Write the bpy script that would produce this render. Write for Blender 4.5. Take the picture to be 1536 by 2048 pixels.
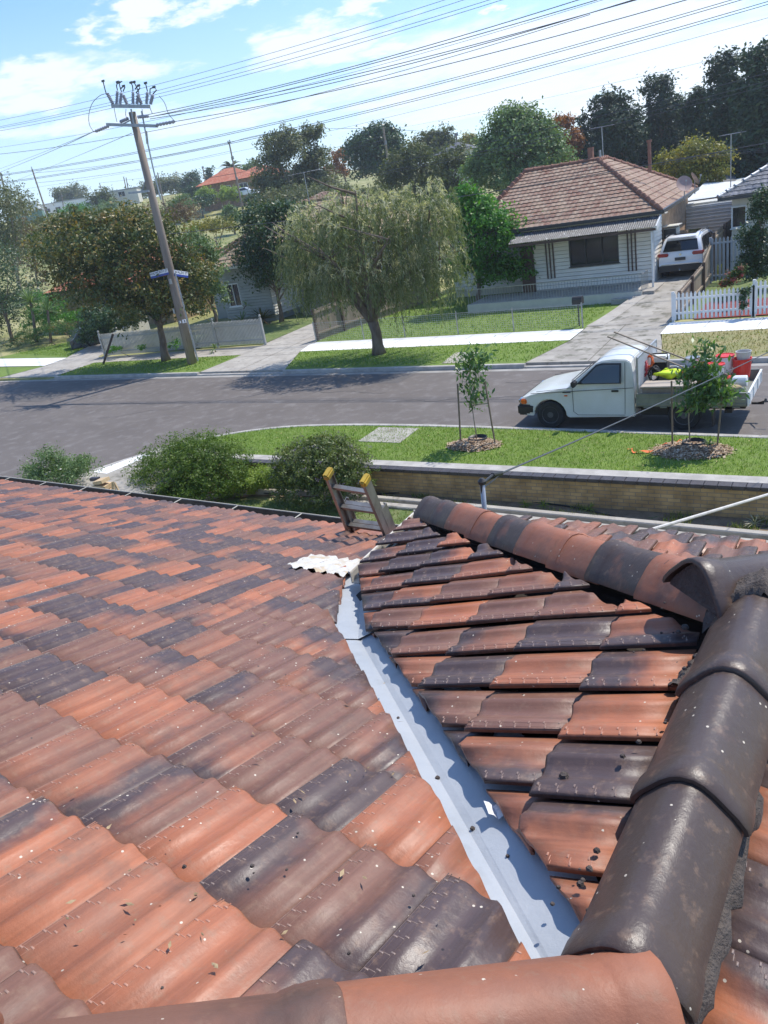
import bpy, bmesh, math, random
import numpy as np
from mathutils import Vector, Matrix
for o in list(bpy.data.objects): bpy.data.objects.remove(o)
SC = bpy.context.scene
COL = SC.collection
rng = np.random.default_rng(7); random.seed(7)
# ---------------------------------------------------------------- camera
F = 1537.0; CAM = np.array([0, 0, 5.8])
def nrm(v):
    v = np.array(v, float); return v / np.linalg.norm(v)
_dn = nrm([660, 3680, F]); _l = np.array([-2418., -209., F]); _l = nrm(_l - _dn * _l.dot(_dn))
_R = np.array([-_l, np.cross(-_dn, -_l), -_dn])          # camera (right, down, forward) -> world
cd = bpy.data.cameras.new('camera'); cam = bpy.data.objects.new('camera', cd); COL.objects.link(cam)
m3 = Matrix([[_R[i][0], -_R[i][1], -_R[i][2]] for i in range(3)])
cam.matrix_world = Matrix.Translation(CAM.tolist()) @ m3.to_4x4()
cd.sensor_width = 36; cd.lens = 36 * F / 2048; cd.clip_start = .05; cd.clip_end = 6000
SC.camera = cam
SC.render.resolution_x = 768; SC.render.resolution_y = 1024
def ray(px, py): return _R @ nrm([px - 768, py - 1024, F])
def atY(px, py, Y):
    r = ray(px, py); return CAM + Y / r[1] * r
def atZ(px, py, z=0.):
    r = ray(px, py); return CAM + (z - CAM[2]) / r[2] * r
# ---------------------------------------------------------------- light
SUN_EL = math.radians(57); sd = nrm([.47, .88, 0])
SUN = np.array([sd[0] * math.cos(SUN_EL), sd[1] * math.cos(SUN_EL), math.sin(SUN_EL)])
sl = bpy.data.lights.new('sun', 'SUN'); sl.energy = 3.9; sl.angle = math.radians(.5); sl.color = (1, .945, .86)
so = bpy.data.objects.new('sun', sl); COL.objects.link(so)
so.rotation_euler = Vector(SUN.tolist()).to_track_quat('Z', 'Y').to_euler()
W = bpy.data.worlds.new('World'); SC.world = W; W.use_nodes = True
nt = W.node_tree; nt.nodes.clear()
def N(nt, t, **k):
    n = nt.nodes.new(t)
    for a, b in k.items():
        if a.startswith('i_'): n.inputs[a[2:].replace('_', ' ')].default_value = b
        else: setattr(n, a, b)
    return n
sky = N(nt, 'ShaderNodeTexSky', sky_type='NISHITA', sun_disc=False, sun_elevation=SUN_EL,
        sun_rotation=math.atan2(SUN[0], SUN[1]), air_density=1.0, dust_density=.35, ozone_density=1.3, altitude=50)
tc = N(nt, 'ShaderNodeTexCoord'); L = nt.links.new
def mth(nt, op, a, b=None, c=None):
    n = N(nt, 'ShaderNodeMath', operation=op)
    for i, v in enumerate((a, b, c)):
        if v is None: continue
        if isinstance(v, (int, float)): n.inputs[i].default_value = v
        else: nt.links.new(v, n.inputs[i])
    return n.outputs[0]
# clouds live on a plane high above: direction / z gives their position, noise gives their shape
sep = N(nt, 'ShaderNodeSeparateXYZ'); L(tc.outputs['Generated'], sep.inputs[0])
zc = mth(nt, 'ADD', mth(nt, 'MAXIMUM', sep.outputs[2], 0.0), .13)
cx = mth(nt, 'DIVIDE', sep.outputs[0], zc); cy = mth(nt, 'DIVIDE', sep.outputs[1], zc)
cmb = N(nt, 'ShaderNodeCombineXYZ'); L(cx, cmb.inputs[0]); L(cy, cmb.inputs[1])
wv = N(nt, 'ShaderNodeTexNoise', i_Scale=3.2, i_Detail=6.0, i_Roughness=.62); L(cmb.outputs[0], wv.inputs['Vector'])
ws = N(nt, 'ShaderNodeSeparateColor'); L(wv.outputs['Color'], ws.inputs[0])
cx0, cy0 = cx, cy
cx = mth(nt, 'ADD', cx, mth(nt, 'MULTIPLY', mth(nt, 'SUBTRACT', ws.outputs[0], .5), .85)); cy = mth(nt, 'ADD', cy, mth(nt, 'MULTIPLY', mth(nt, 'SUBTRACT', ws.outputs[1], .5), .85))
nz = N(nt, 'ShaderNodeTexNoise', i_Scale=1.6, i_Detail=7.0, i_Roughness=.58, i_Distortion=.25); L(cmb.outputs[0], nz.inputs['Vector'])
nz2 = N(nt, 'ShaderNodeTexNoise', i_Scale=7.0, i_Detail=5.0, i_Roughness=.55); L(cmb.outputs[0], nz2.inputs['Vector'])
blobs = None
# (pixel x, pixel y, half width, half height (in cloud-plane units), weight)
CL = [(262, 18, 62, 30, 1.25), (75, 150, 95, 26, .8), (230, 145, 110, 24, .75), (400, 12, 60, 16, .8), (520, 8, 50, 14, .8), (695, 20, 60, 18, .9),
      (640, 95, 150, 34, 1.0), (560, 70, 60, 22, .7), (60, 200, 90, 30, .75), (190, 66, 45, 16, .7), (1100, 80, 300, 60, 1.1), (1400, 130, 260, 80, 1.15),
      (800, 150, 160, 36, .7), (940, 22, 28, 10, .9), (1320, 30, 160, 36, .95), (640, 200, 160, 26, .7), (820, 195, 150, 24, .7), (800, 110, 60, 24, .8),
      (1000, 200, 260, 50, .8), (1250, 210, 220, 60, .8), (450, 240, 240, 24, .6), (150, 250, 200, 24, .65)]
def cp(px, py):
    r = ray(px, py); z = max(r[2], 0) + .13; return np.array([r[0] / z, r[1] / z])
for px, py, w, h, wt in CL:
    c0 = cp(px, py); ax = cp(px + w, py - w * .18) - c0; ay = cp(px, py - h) - c0
    Mi = np.linalg.inv(np.array([ax, ay]).T)
    dx = mth(nt, 'SUBTRACT', cx, float(c0[0])); dy = mth(nt, 'SUBTRACT', cy, float(c0[1]))
    u = mth(nt, 'MULTIPLY_ADD', dx, float(Mi[0, 0]), mth(nt, 'MULTIPLY', dy, float(Mi[0, 1])))
    v = mth(nt, 'MULTIPLY_ADD', dx, float(Mi[1, 0]), mth(nt, 'MULTIPLY', dy, float(Mi[1, 1])))
    d2 = mth(nt, 'MULTIPLY_ADD', u, u, mth(nt, 'MULTIPLY', v, v))
    g = mth(nt, 'MULTIPLY', mth(nt, 'EXPONENT', mth(nt, 'MULTIPLY', d2, -.8)), wt)
    blobs = g if blobs is None else mth(nt, 'MAXIMUM', blobs, g)
dens = mth(nt, 'ADD', mth(nt, 'MULTIPLY', blobs, .62), mth(nt, 'ADD', mth(nt, 'MULTIPLY', nz.outputs[0], .55), mth(nt, 'MULTIPLY', nz2.outputs[0], .25)))
mr = N(nt, 'ShaderNodeMapRange', interpolation_type='SMOOTHSTEP'); L(dens, mr.inputs[0])
mr.inputs[1].default_value = .37; mr.inputs[2].default_value = .84; mr.inputs[3].default_value = 0; mr.inputs[4].default_value = .82
# thin veil towards the horizon
hz = N(nt, 'ShaderNodeMapRange', interpolation_type='SMOOTHSTEP'); L(sep.outputs[2], hz.inputs[0])
hz.inputs[1].default_value = .0; hz.inputs[2].default_value = .30; hz.inputs[3].default_value = .45; hz.inputs[4].default_value = .0
fac = mth(nt, 'MAXIMUM', mr.outputs[0], hz.outputs[0])
tint = N(nt, 'ShaderNodeMixRGB', blend_type='MULTIPLY'); tint.inputs[0].default_value = 1; L(sky.outputs[0], tint.inputs[1]); tint.inputs[2].default_value = (.66, .90, 1.15, 1)
mix = N(nt, 'ShaderNodeMixRGB'); L(fac, mix.inputs[0]); L(tint.outputs[0], mix.inputs[1]); mix.inputs[2].default_value = (5.7, 6.0, 6.6, 1)
bg = N(nt, 'ShaderNodeBackground'); L(mix.outputs[0], bg.inputs[0]); bg.inputs[1].default_value = .15
wo = N(nt, 'ShaderNodeOutputWorld'); L(bg.outputs[0], wo.inputs[0])
SC.view_settings.view_transform = 'Standard'; SC.view_settings.look = 'None'
SC.view_settings.exposure = .46; SC.view_settings.gamma = 1
SC.cycles.max_bounces = 6; SC.cycles.transparent_max_bounces = 8

# ---------------------------------------------------------------- helpers
def mat(name, col, col2=None, rough=.7, ns=4., det=6, bump=0., bs=None, metal=0., spec=.5, lo=.35, hi=.65, coat=0., trans=0., stretch=None, col3=None, n3=30., t3=(.62, .7)):
    m = bpy.data.materials.new(name); m.use_nodes = True; t = m.node_tree; b = t.nodes['Principled BSDF']
    b.inputs['Roughness'].default_value = rough; b.inputs['Metallic'].default_value = metal
    b.inputs['Specular IOR Level'].default_value = spec; b.inputs['Coat Weight'].default_value = coat
    b.inputs['Base Color'].default_value = (*col, 1)
    co = N(t, 'ShaderNodeTexCoord').outputs['Object']
    if stretch:
        mp = N(t, 'ShaderNodeMapping'); mp.inputs['Scale'].default_value = stretch; t.links.new(co, mp.inputs[0]); co = mp.outputs[0]
    out = None
    if col2:
        n = N(t, 'ShaderNodeTexNoise', i_Scale=ns, i_Detail=float(det), i_Roughness=.6); t.links.new(co, n.inputs['Vector'])
        r = N(t, 'ShaderNodeMapRange'); t.links.new(n.outputs[0], r.inputs[0]); r.inputs[1].default_value = lo; r.inputs[2].default_value = hi
        x = N(t, 'ShaderNodeMixRGB'); t.links.new(r.outputs[0], x.inputs[0]); x.inputs[1].default_value = (*col, 1); x.inputs[2].default_value = (*col2, 1)
        out = x.outputs[0]
        if col3:
            n = N(t, 'ShaderNodeTexNoise', i_Scale=n3, i_Detail=3.0, i_Roughness=.6); t.links.new(co, n.inputs['Vector'])
            r = N(t, 'ShaderNodeMapRange'); t.links.new(n.outputs[0], r.inputs[0]); r.inputs[1].default_value = t3[0]; r.inputs[2].default_value = t3[1]
            x = N(t, 'ShaderNodeMixRGB'); t.links.new(r.outputs[0], x.inputs[0]); t.links.new(out, x.inputs[1]); x.inputs[2].default_value = (*col3, 1)
            out = x.outputs[0]
        t.links.new(out, b.inputs['Base Color'])
    if bump:
        n = N(t, 'ShaderNodeTexNoise', i_Scale=float(bs or ns * 4), i_Detail=5.0, i_Roughness=.65); t.links.new(co, n.inputs['Vector'])
        bp = N(t, 'ShaderNodeBump'); bp.inputs['Strength'].default_value = bump; bp.inputs['Distance'].default_value = .02
        t.links.new(n.outputs[0], bp.inputs['Height']); t.links.new(bp.outputs[0], b.inputs['Normal'])
    return m
def leafmat(name, cols, trans=.3, rough=.5, spec=.3, ns=1.2):
    """leaf colour: a per-leaf random value picks between the colours, slow noise shifts whole clumps"""
    m = bpy.data.materials.new(name); m.use_nodes = True; t = m.node_tree; b = t.nodes['Principled BSDF']
    a = N(t, 'ShaderNodeAttribute', attribute_name='rnd'); n = N(t, 'ShaderNodeTexNoise', i_Scale=float(ns), i_Detail=3.0)
    t.links.new(N(t, 'ShaderNodeTexCoord').outputs['Object'], n.inputs['Vector'])
    f = mth(t, 'ADD', mth(t, 'MULTIPLY', a.outputs['Fac'], .62), mth(t, 'MULTIPLY', n.outputs[0], .42))
    r = N(t, 'ShaderNodeValToRGB'); t.links.new(f, r.inputs[0]); e = r.color_ramp.elements
    k = len(cols); e[0].position = .12; e[0].color = (*cols[0], 1); e[1].position = .92; e[1].color = (*cols[-1], 1)
    for i in range(1, k - 1):
        q = e.new(.12 + .8 * i / (k - 1)); q.color = (*cols[i], 1)
    t.links.new(r.outputs[0], b.inputs['Base Color']); b.inputs['Roughness'].default_value = rough; b.inputs['Specular IOR Level'].default_value = spec
    tr = N(t, 'ShaderNodeBsdfTranslucent'); g = N(t, 'ShaderNodeMixRGB', blend_type='MULTIPLY'); g.inputs[0].default_value = 1
    t.links.new(r.outputs[0], g.inputs[1]); g.inputs[2].default_value = (1.5, 1.6, .7, 1); t.links.new(g.outputs[0], tr.inputs[0])
    mx = N(t, 'ShaderNodeMixShader'); mx.inputs[0].default_value = trans; t.links.new(b.outputs[0], mx.inputs[1]); t.links.new(tr.outputs[0], mx.inputs[2])
    t.links.new(mx.outputs[0], t.nodes['Material Output'].inputs[0]); return m
def tag(o, label=None, cat=None, group=None, kind=None):
    if label: o['label'] = label
    if cat: o['category'] = cat
    if group: o['group'] = group
    if kind: o['kind'] = kind
    return o
def thing(name, label, cat, loc=(0, 0, 0), group=None):
    o = bpy.data.objects.new(name, None); COL.objects.link(o); o.location = [float(a) for a in loc]; o.empty_display_size = .2
    return tag(o, label, cat, group)
def wloc(o):
    p = np.zeros(3)
    while o is not None: p += np.array(o.location); o = o.parent
    return p
def link(name, verts, faces, m, parent=None, smooth=False, loc=None, attr=None):
    verts = np.asarray(verts, float)
    base = wloc(parent) if parent is not None else (np.array(loc, float) if loc is not None else np.zeros(3))
    me = bpy.data.meshes.new(name); me.from_pydata((verts - base).tolist() if len(verts) else [], [], faces if isinstance(faces, list) else faces.tolist())
    if smooth:
        me.polygons.foreach_set('use_smooth', np.ones(len(me.polygons), bool))
    if attr is not None:
        for k, v in attr.items():
            v = np.asarray(v, float)
            if v.ndim == 1:
                a = me.attributes.new(k, 'FLOAT', 'POINT'); a.data.foreach_set('value', v)
            else:
                a = me.attributes.new(k, 'FLOAT_COLOR', 'POINT'); a.data.foreach_set('color', np.c_[v, np.ones(len(v))].ravel())
    me.materials.append(m); me.update()
    o = bpy.data.objects.new(name, me); COL.objects.link(o)
    if parent is not None: o.parent = parent
    elif loc is not None: o.location = [float(a) for a in loc]
    return o
class MB:
    def __init__(s): s.v = []; s.f = []
    def add(s, vs, fs):
        n = len(s.v); s.v += [tuple(float(c) for c in p) for p in vs]; s.f += [[n + i for i in q] for q in fs]; return s
    def box(s, c, d, rz=0, rx=0, ry=0, M=None):
        R = (Matrix.Rotation(rz, 3, 'Z') @ Matrix.Rotation(ry, 3, 'Y') @ Matrix.Rotation(rx, 3, 'X')) if M is None else M
        vs = []
        for x in (-1, 1):
            for y in (-1, 1):
                for z in (-1, 1): vs.append(Vector(c) + R @ Vector((x * d[0] / 2, y * d[1] / 2, z * d[2] / 2)))
        return s.add(vs, [[0, 1, 3, 2], [4, 6, 7, 5], [0, 4, 5, 1], [2, 3, 7, 6], [0, 2, 6, 4], [1, 5, 7, 3]])
    def bar(s, a, b, w, h, up=(0, 0, 1)):
        a = Vector([float(q) for q in a]); b = Vector([float(q) for q in b]); d = b - a; x = d.normalized(); y = Vector(up).cross(x)
        if y.length < 1e-4: y = Vector((1, 0, 0)).cross(x)
        y.normalize(); z = x.cross(y); R = Matrix((x, y, z)).transposed()
        return s.box((a + b) / 2, (d.length, w, h), M=R)
    def tube(s, pts, r, n=8, cap=True):
        pts = [Vector([float(q) for q in p]) for p in pts]; k = len(pts); rs = r if isinstance(r, (list, tuple)) else [r] * k
        vs = []; fs = []; pv = None
        for i, p in enumerate(pts):
            d = (pts[min(i + 1, k - 1)] - pts[max(i - 1, 0)])
            d = d.normalized() if d.length > 1e-9 else Vector((0, 0, 1))
            if pv is None:
                a = Vector((0, 0, 1)) if abs(d.z) < .9 else Vector((1, 0, 0)); u = d.cross(a).normalized()
            else: u = (pv - d * pv.dot(d)).normalized()
            pv = u; w = d.cross(u)
            for j in range(n):
                t = 2 * math.pi * j / n; vs.append(p + (u * math.cos(t) + w * math.sin(t)) * rs[i])
        for i in range(k - 1):
            for j in range(n): fs.append([i * n + j, i * n + (j + 1) % n, (i + 1) * n + (j + 1) % n, (i + 1) * n + j])
        if cap: fs += [list(range(n))[::-1], [(k - 1) * n + j for j in range(n)]]
        return s.add(vs, fs)
    def lathe(s, c, prof, n=16, axis='z'):
        vs = []; fs = []; k = len(prof)
        for r, z in prof:
            for j in range(n):
                t = 2 * math.pi * j / n; q = (r * math.cos(t), r * math.sin(t), z)
                if axis == 'y': q = (q[0], q[2], q[1])
                if axis == 'x': q = (q[2], q[0], q[1])
                vs.append((c[0] + q[0], c[1] + q[1], c[2] + q[2]))
        for i in range(k - 1):
            for j in range(n): fs.append([i * n + j, i * n + (j + 1) % n, (i + 1) * n + (j + 1) % n, (i + 1) * n + j])
        fs += [list(range(n))[::-1], [(k - 1) * n + j for j in range(n)]]
        return s.add(vs, fs)
    def prism(s, poly, z0, z1):
        n = len(poly); vs = [(p[0], p[1], z0) for p in poly] + [(p[0], p[1], z1) for p in poly]
        return s.add(vs, [list(range(n))[::-1], list(range(n, 2 * n))] + [[i, (i + 1) % n, n + (i + 1) % n, n + i] for i in range(n)])
    def slab(s, p, q, r, t, th):  # quad p,q,r,t extruded down along its normal
        P = [Vector([float(c) for c in a]) for a in (p, q, r, t)]; nn = (P[1] - P[0]).cross(P[2] - P[0]).normalized()
        if nn.z < 0: nn = -nn
        B = [a - nn * th for a in P]
        return s.add(P + B, [[0, 1, 2, 3], [7, 6, 5, 4], [0, 4, 5, 1], [1, 5, 6, 2], [2, 6, 7, 3], [3, 7, 4, 0]])
    def quad(s, *p): return s.add(p, [list(range(len(p)))])
    def build(s, name, m, parent=None, smooth=False, loc=None): return link(name, s.v, s.f, m, parent, smooth, loc)
def bevel(o, w=.01, seg=2, ang=35):
    bm = bmesh.new(); bm.from_mesh(o.data); bmesh.ops.remove_doubles(bm, verts=bm.verts, dist=1e-5); bmesh.ops.recalc_face_normals(bm, faces=bm.faces)
    es = [e for e in bm.edges if len(e.link_faces) == 2 and e.calc_face_angle(0) > math.radians(ang)]
    bmesh.ops.bevel(bm, geom=es, offset=w, segments=seg, affect='EDGES', clamp_overlap=True); bm.to_mesh(o.data); bm.free(); return o
def sheet(name, poly, z, m, kind='structure', thick=0):
    """flat polygon, optionally with a side skirt"""
    b = MB(); n = len(poly); p = [(float(a[0]), float(a[1])) for a in poly]
    area = sum(p[i][0] * p[(i + 1) % n][1] - p[(i + 1) % n][0] * p[i][1] for i in range(n))
    if area < 0: p = p[::-1]
    if thick: b.prism(p, z - thick, z)
    else: b.add([(a, c, z) for a, c in p], [list(range(n))])
    return tag(b.build(name, m), kind=kind)
M = {}
M['asphalt'] = mat('asphalt', (.118, .100, .088), (.142, .122, .108), .85, ns=.6, bump=.35, bs=90, col3=(.20, .18, .166), n3=2.4, t3=(.52, .8))
M['concrete'] = mat('concrete', (.33, .30, .26), (.43, .40, .35), .85, ns=1.6, bump=.25, bs=40, col3=(.20, .18, .15), n3=3.5, t3=(.56, .75))
M['old_concrete'] = mat('old_concrete', (.27, .245, .21), (.40, .37, .32), .9, ns=1.1, bump=.3, bs=30, col3=(.13, .125, .09), n3=2.3, t3=(.52, .68))
M['new_concrete'] = mat('new_concrete', (.74, .73, .70), (.82, .81, .79), .75, ns=3)
M['kerb'] = mat('kerb_concrete', (.32, .30, .27), (.46, .43, .39), .85, ns=3, bump=.2, bs=50)
M['grass'] = mat('grass_ground', (.115, .18, .022), (.16, .235, .035), .9, ns=2.2, bump=.6, bs=60, col3=(.15, .19, .05), n3=6, t3=(.5, .75))
M['grass_dull'] = mat('grass_dull', (.09, .14, .03), (.14, .18, .05), .9, ns=2.5, bump=.6, bs=60, col3=(.19, .2, .08), n3=5, t3=(.5, .7))
M['dry_grass'] = mat('dry_grass', (.30, .25, .12), (.20, .21, .075), .95, ns=1.5, bump=.6, bs=40, col3=(.38, .32, .19), n3=4)
M['hill_grass'] = mat('hill_grass', (.27, .25, .09), (.17, .19, .055), .95, ns=.09, bump=.2, bs=2, col3=(.36, .33, .15), n3=.4, t3=(.48, .62))
M['soil'] = mat('soil', (.17, .115, .07), (.26, .19, .12), .95, ns=5, bump=.9, bs=40, col3=(.09, .12, .03), n3=7)
M['terracotta'] = None
M['white_paint'] = mat('white_paint', (.74, .75, .74), (.66, .67, .66), .45, ns=2)
M['cream'] = mat('cream_paint', (.62, .60, .52), (.55, .53, .46), .5, ns=3)
M['dark_metal'] = mat('dark_metal', (.03, .032, .035), (.05, .05, .05), .45, ns=8)
M['gal'] = mat('galvanised', (.42, .43, .44), (.30, .31, .32), .4, ns=9, metal=.6)
M['glass'] = mat('window_glass', (.02, .025, .03), (.035, .04, .045), .06, ns=1, spec=.8)
M['timber'] = mat('weathered_timber', (.20, .155, .115), (.32, .26, .2), .85, ns=2.5, bump=.5, bs=30, stretch=(1, 1, .15))
M['black'] = mat('black_plastic', (.015, .015, .017), (.025, .025, .025), .5, ns=10)
M['rubber'] = mat('tyre_rubber', (.018, .018, .018), (.03, .029, .028), .8, ns=12)
M['bark'] = mat('bark', (.12, .085, .06), (.22, .17, .13), .95, ns=6, bump=.8, bs=25, stretch=(1, 1, .3))
M['bark_pale'] = mat('pale_bark', (.34, .30, .25), (.20, .16, .12), .9, ns=4, bump=.5, bs=20, stretch=(1, 1, .3))
M['wire'] = mat('wire', (.07, .075, .085), None, .5)
# ================================================================ OUR ROOF
PX, PY, PZ, PM, TM, PW, TW, LW, WL, W1, EXPO = [0.3046, -0.7512, 1.2793, -0.0471, 0.3572, 0.0418, 0.3528, 1.3452, 2.1397, 4.238, 0.332]
J = CAM - np.array([PX, PY, PZ])                     # top of the valley, where the roofs meet
def v3(a, z=0): return np.array([a[0], a[1], z])
ex = np.array([math.cos(PM), math.sin(PM)]); ey = np.array([-math.sin(PM), math.cos(PM)])
wx = np.array([math.cos(PW), math.sin(PW)]); wy = np.array([-math.sin(PW), math.cos(PW)])
def on_m(a, b): return J + v3(a * ex + b * ey, -b * TM)
def on_w(a, b): return J + v3(-a * wx + b * wy, -a * TW)          # a metres out from the ridge, left face
def on_r(a, b): return J + v3(a * wx + b * wy, -a * TW)           # right face
N_M = nrm([ey[0] * TM, ey[1] * TM, 1]); N_W = nrm([-wx[0] * TW, -wx[1] * TW, 1]); N_R = nrm([wx[0] * TW, wx[1] * TW, 1]); N_F = nrm([wy[0] * TW, wy[1] * TW, 1])
def hit(px, py, nn, up=0.):
    d = ray(px, py); return CAM + d * (nn @ (J + nn * up - CAM)) / (nn @ d)
house = thing('tiled_roof_house', 'near house roof of mottled orange and charcoal clay tiles seen from on top', 'house', (J[0] - 1, J[1] - 1, -.5))
# --- tile material
def tilemat(nm='terracotta', DARK=(.082, .054, .050), bmp=.24, dust=.53):
    m = bpy.data.materials.new(nm); m.use_nodes = True; t = m.node_tree; b = t.nodes['Principled BSDF']; K = t.links.new
    at = N(t, 'ShaderNodeAttribute', attribute_name='tile'); s = N(t, 'ShaderNodeSeparateColor'); K(at.outputs['Color'], s.inputs[0])
    co = N(t, 'ShaderNodeTexCoord').outputs['Object']
    def noise(sc, d=4., r=.6): n = N(t, 'ShaderNodeTexNoise', i_Scale=float(sc), i_Detail=float(d), i_Roughness=float(r)); K(co, n.inputs['Vector']); return n.outputs[0]
    def ramp(f, a, b_, c0, c1): 
        q = N(t, 'ShaderNodeMapRange'); K(f, q.inputs[0]); q.inputs[1].default_value = a; q.inputs[2].default_value = b_; x = N(t, 'ShaderNodeMixRGB'); K(q.outputs[0], x.inputs[0])
        for i, c in ((1, c0), (2, c1)):
            if isinstance(c, tuple): x.inputs[i].default_value = (*c, 1)
            else: K(c, x.inputs[i])
        return x.outputs[0], q.outputs[0]
    co0 = co
    if nm == 'terracotta':
        ta = N(t, 'ShaderNodeAttribute', attribute_name='tuv'); mp = N(t, 'ShaderNodeMapping'); mp.inputs['Scale'].default_value = (.2125, .33, 0); K(ta.outputs['Vector'], mp.inputs[0]); co = mp.outputs[0]
    f1 = mth(t, 'ADD', s.outputs[0], mth(t, 'MULTIPLY', mth(t, 'SUBTRACT', noise(5.5, 5), .5), .9))
    base, _ = ramp(f1, .12, .72, (.365, .128, .062), (.18, .086, .058))
    f2 = mth(t, 'ADD', s.outputs[1], mth(t, 'MULTIPLY', mth(t, 'SUBTRACT', noise(7, 3), .5), .7))
    c, dk = ramp(f2, .42, .68, base, DARK)
    f3 = noise(26, 6, .7); c, _ = ramp(f3, dust, dust + .35, c, (.27, .17, .11))                 # dusty bloom
    co = co0; f5 = noise(3.1, 6, .7); c, _ = ramp(f5, .58, .85, c, (.10, .07, .055))
    if nm == 'terracotta':
        ta = N(t, 'ShaderNodeAttribute', attribute_name='tuv'); mp = N(t, 'ShaderNodeMapping'); mp.inputs['Scale'].default_value = (9, 1.1, 0); K(ta.outputs['Vector'], mp.inputs[0]); sn = N(t, 'ShaderNodeTexNoise', i_Scale=1.0, i_Detail=5.0, i_Roughness=.7); K(mp.outputs[0], sn.inputs['Vector'])
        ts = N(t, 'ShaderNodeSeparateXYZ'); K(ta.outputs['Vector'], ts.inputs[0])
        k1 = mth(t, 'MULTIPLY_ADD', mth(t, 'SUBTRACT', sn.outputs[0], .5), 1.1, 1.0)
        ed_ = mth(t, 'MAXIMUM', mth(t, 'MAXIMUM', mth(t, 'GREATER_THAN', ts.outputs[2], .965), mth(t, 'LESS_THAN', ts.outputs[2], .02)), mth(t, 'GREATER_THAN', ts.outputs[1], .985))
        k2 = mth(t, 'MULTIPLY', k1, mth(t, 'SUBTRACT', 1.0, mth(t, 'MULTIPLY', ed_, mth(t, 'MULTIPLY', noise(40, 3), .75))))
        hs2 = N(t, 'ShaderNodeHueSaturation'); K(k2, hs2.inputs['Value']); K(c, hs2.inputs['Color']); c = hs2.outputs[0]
    vo = N(t, 'ShaderNodeTexVoronoi', i_Scale=33., i_Randomness=1.0); K(co, vo.inputs['Vector'])
    sp = mth(t, 'MULTIPLY', mth(t, 'LESS_THAN', vo.outputs['Distance'], .10), mth(t, 'GREATER_THAN', noise(9, 3), .53))
    x = N(t, 'ShaderNodeMixRGB'); K(sp, x.inputs[0]); K(c, x.inputs[1]); x.inputs[2].default_value = (.55, .48, .38, 1)
    vo2 = N(t, 'ShaderNodeTexVoronoi', i_Scale=14., i_Randomness=1.0); K(co, vo2.inputs['Vector'])
    sp2 = mth(t, 'MULTIPLY', mth(t, 'LESS_THAN', vo2.outputs['Distance'], .05), mth(t, 'GREATER_THAN', noise(4, 2), .55))
    y = N(t, 'ShaderNodeMixRGB'); K(sp2, y.inputs[0]); K(x.outputs[0], y.inputs[1]); y.inputs[2].default_value = (.03, .022, .02, 1)
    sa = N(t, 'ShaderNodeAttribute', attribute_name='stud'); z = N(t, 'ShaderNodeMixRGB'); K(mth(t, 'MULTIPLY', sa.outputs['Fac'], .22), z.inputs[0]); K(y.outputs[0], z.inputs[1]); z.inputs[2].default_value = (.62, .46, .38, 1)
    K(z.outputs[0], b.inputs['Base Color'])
    rg = N(t, 'ShaderNodeMapRange'); K(mth(t, 'ADD', mth(t, 'MULTIPLY', dk, -.25), mth(t, 'ADD', noise(12, 4), s.outputs[2])), rg.inputs[0])
    rg.inputs[1].default_value = .2; rg.inputs[2].default_value = 1.3; rg.inputs[3].default_value = .33; rg.inputs[4].default_value = .66
    K(rg.outputs[0], b.inputs['Roughness']); b.inputs['Specular IOR Level'].default_value = .42
    bp = N(t, 'ShaderNodeBump'); bp.inputs['Strength'].default_value = bmp; bp.inputs['Distance'].default_value = .005
    K(mth(t, 'ADD', noise(60, 5, .7), mth(t, 'MULTIPLY', noise(14, 2), 1.5)), bp.inputs['Height']); K(bp.outputs[0], b.inputs['Normal'])
    return m
M['tile'] = tilemat(); M['cap'] = tilemat('worn_cap', (.070, .047, .038), .30, .56)
M['mortar'] = mat('bedding_mortar', (.075, .058, .05), (.13, .105, .09), .95, ns=9, bump=1., bs=60)
M['flash'] = mat('painted_flashing', (.345, .37, .40), (.40, .42, .445), .42, ns=3.5, bump=.25, bs=9, spec=.5, col3=(.27, .28, .29), n3=5, t3=(.6, .8))
M['lead'] = mat('white_painted_lead', (.50, .47, .41), (.60, .59, .57), .6, ns=6, bump=.6, bs=40, col3=(.48, .38, .25), n3=9, t3=(.5, .65))
M['gutter'] = mat('brown_gutter', (.09, .075, .06), (.16, .14, .11), .5, ns=5)
M['gutter_lip'] = mat('gutter_lip', (.42, .38, .30), (.50, .46, .37), .45, ns=5)
M['cream_gutter'] = mat('cream_gutter', (.60, .56, .49), (.50, .46, .40), .45, ns=7)
M['sark'] = mat('dark_sarking', (.03, .022, .018), (.045, .035, .03), .95, ns=9)
M['brick'] = None
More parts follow.
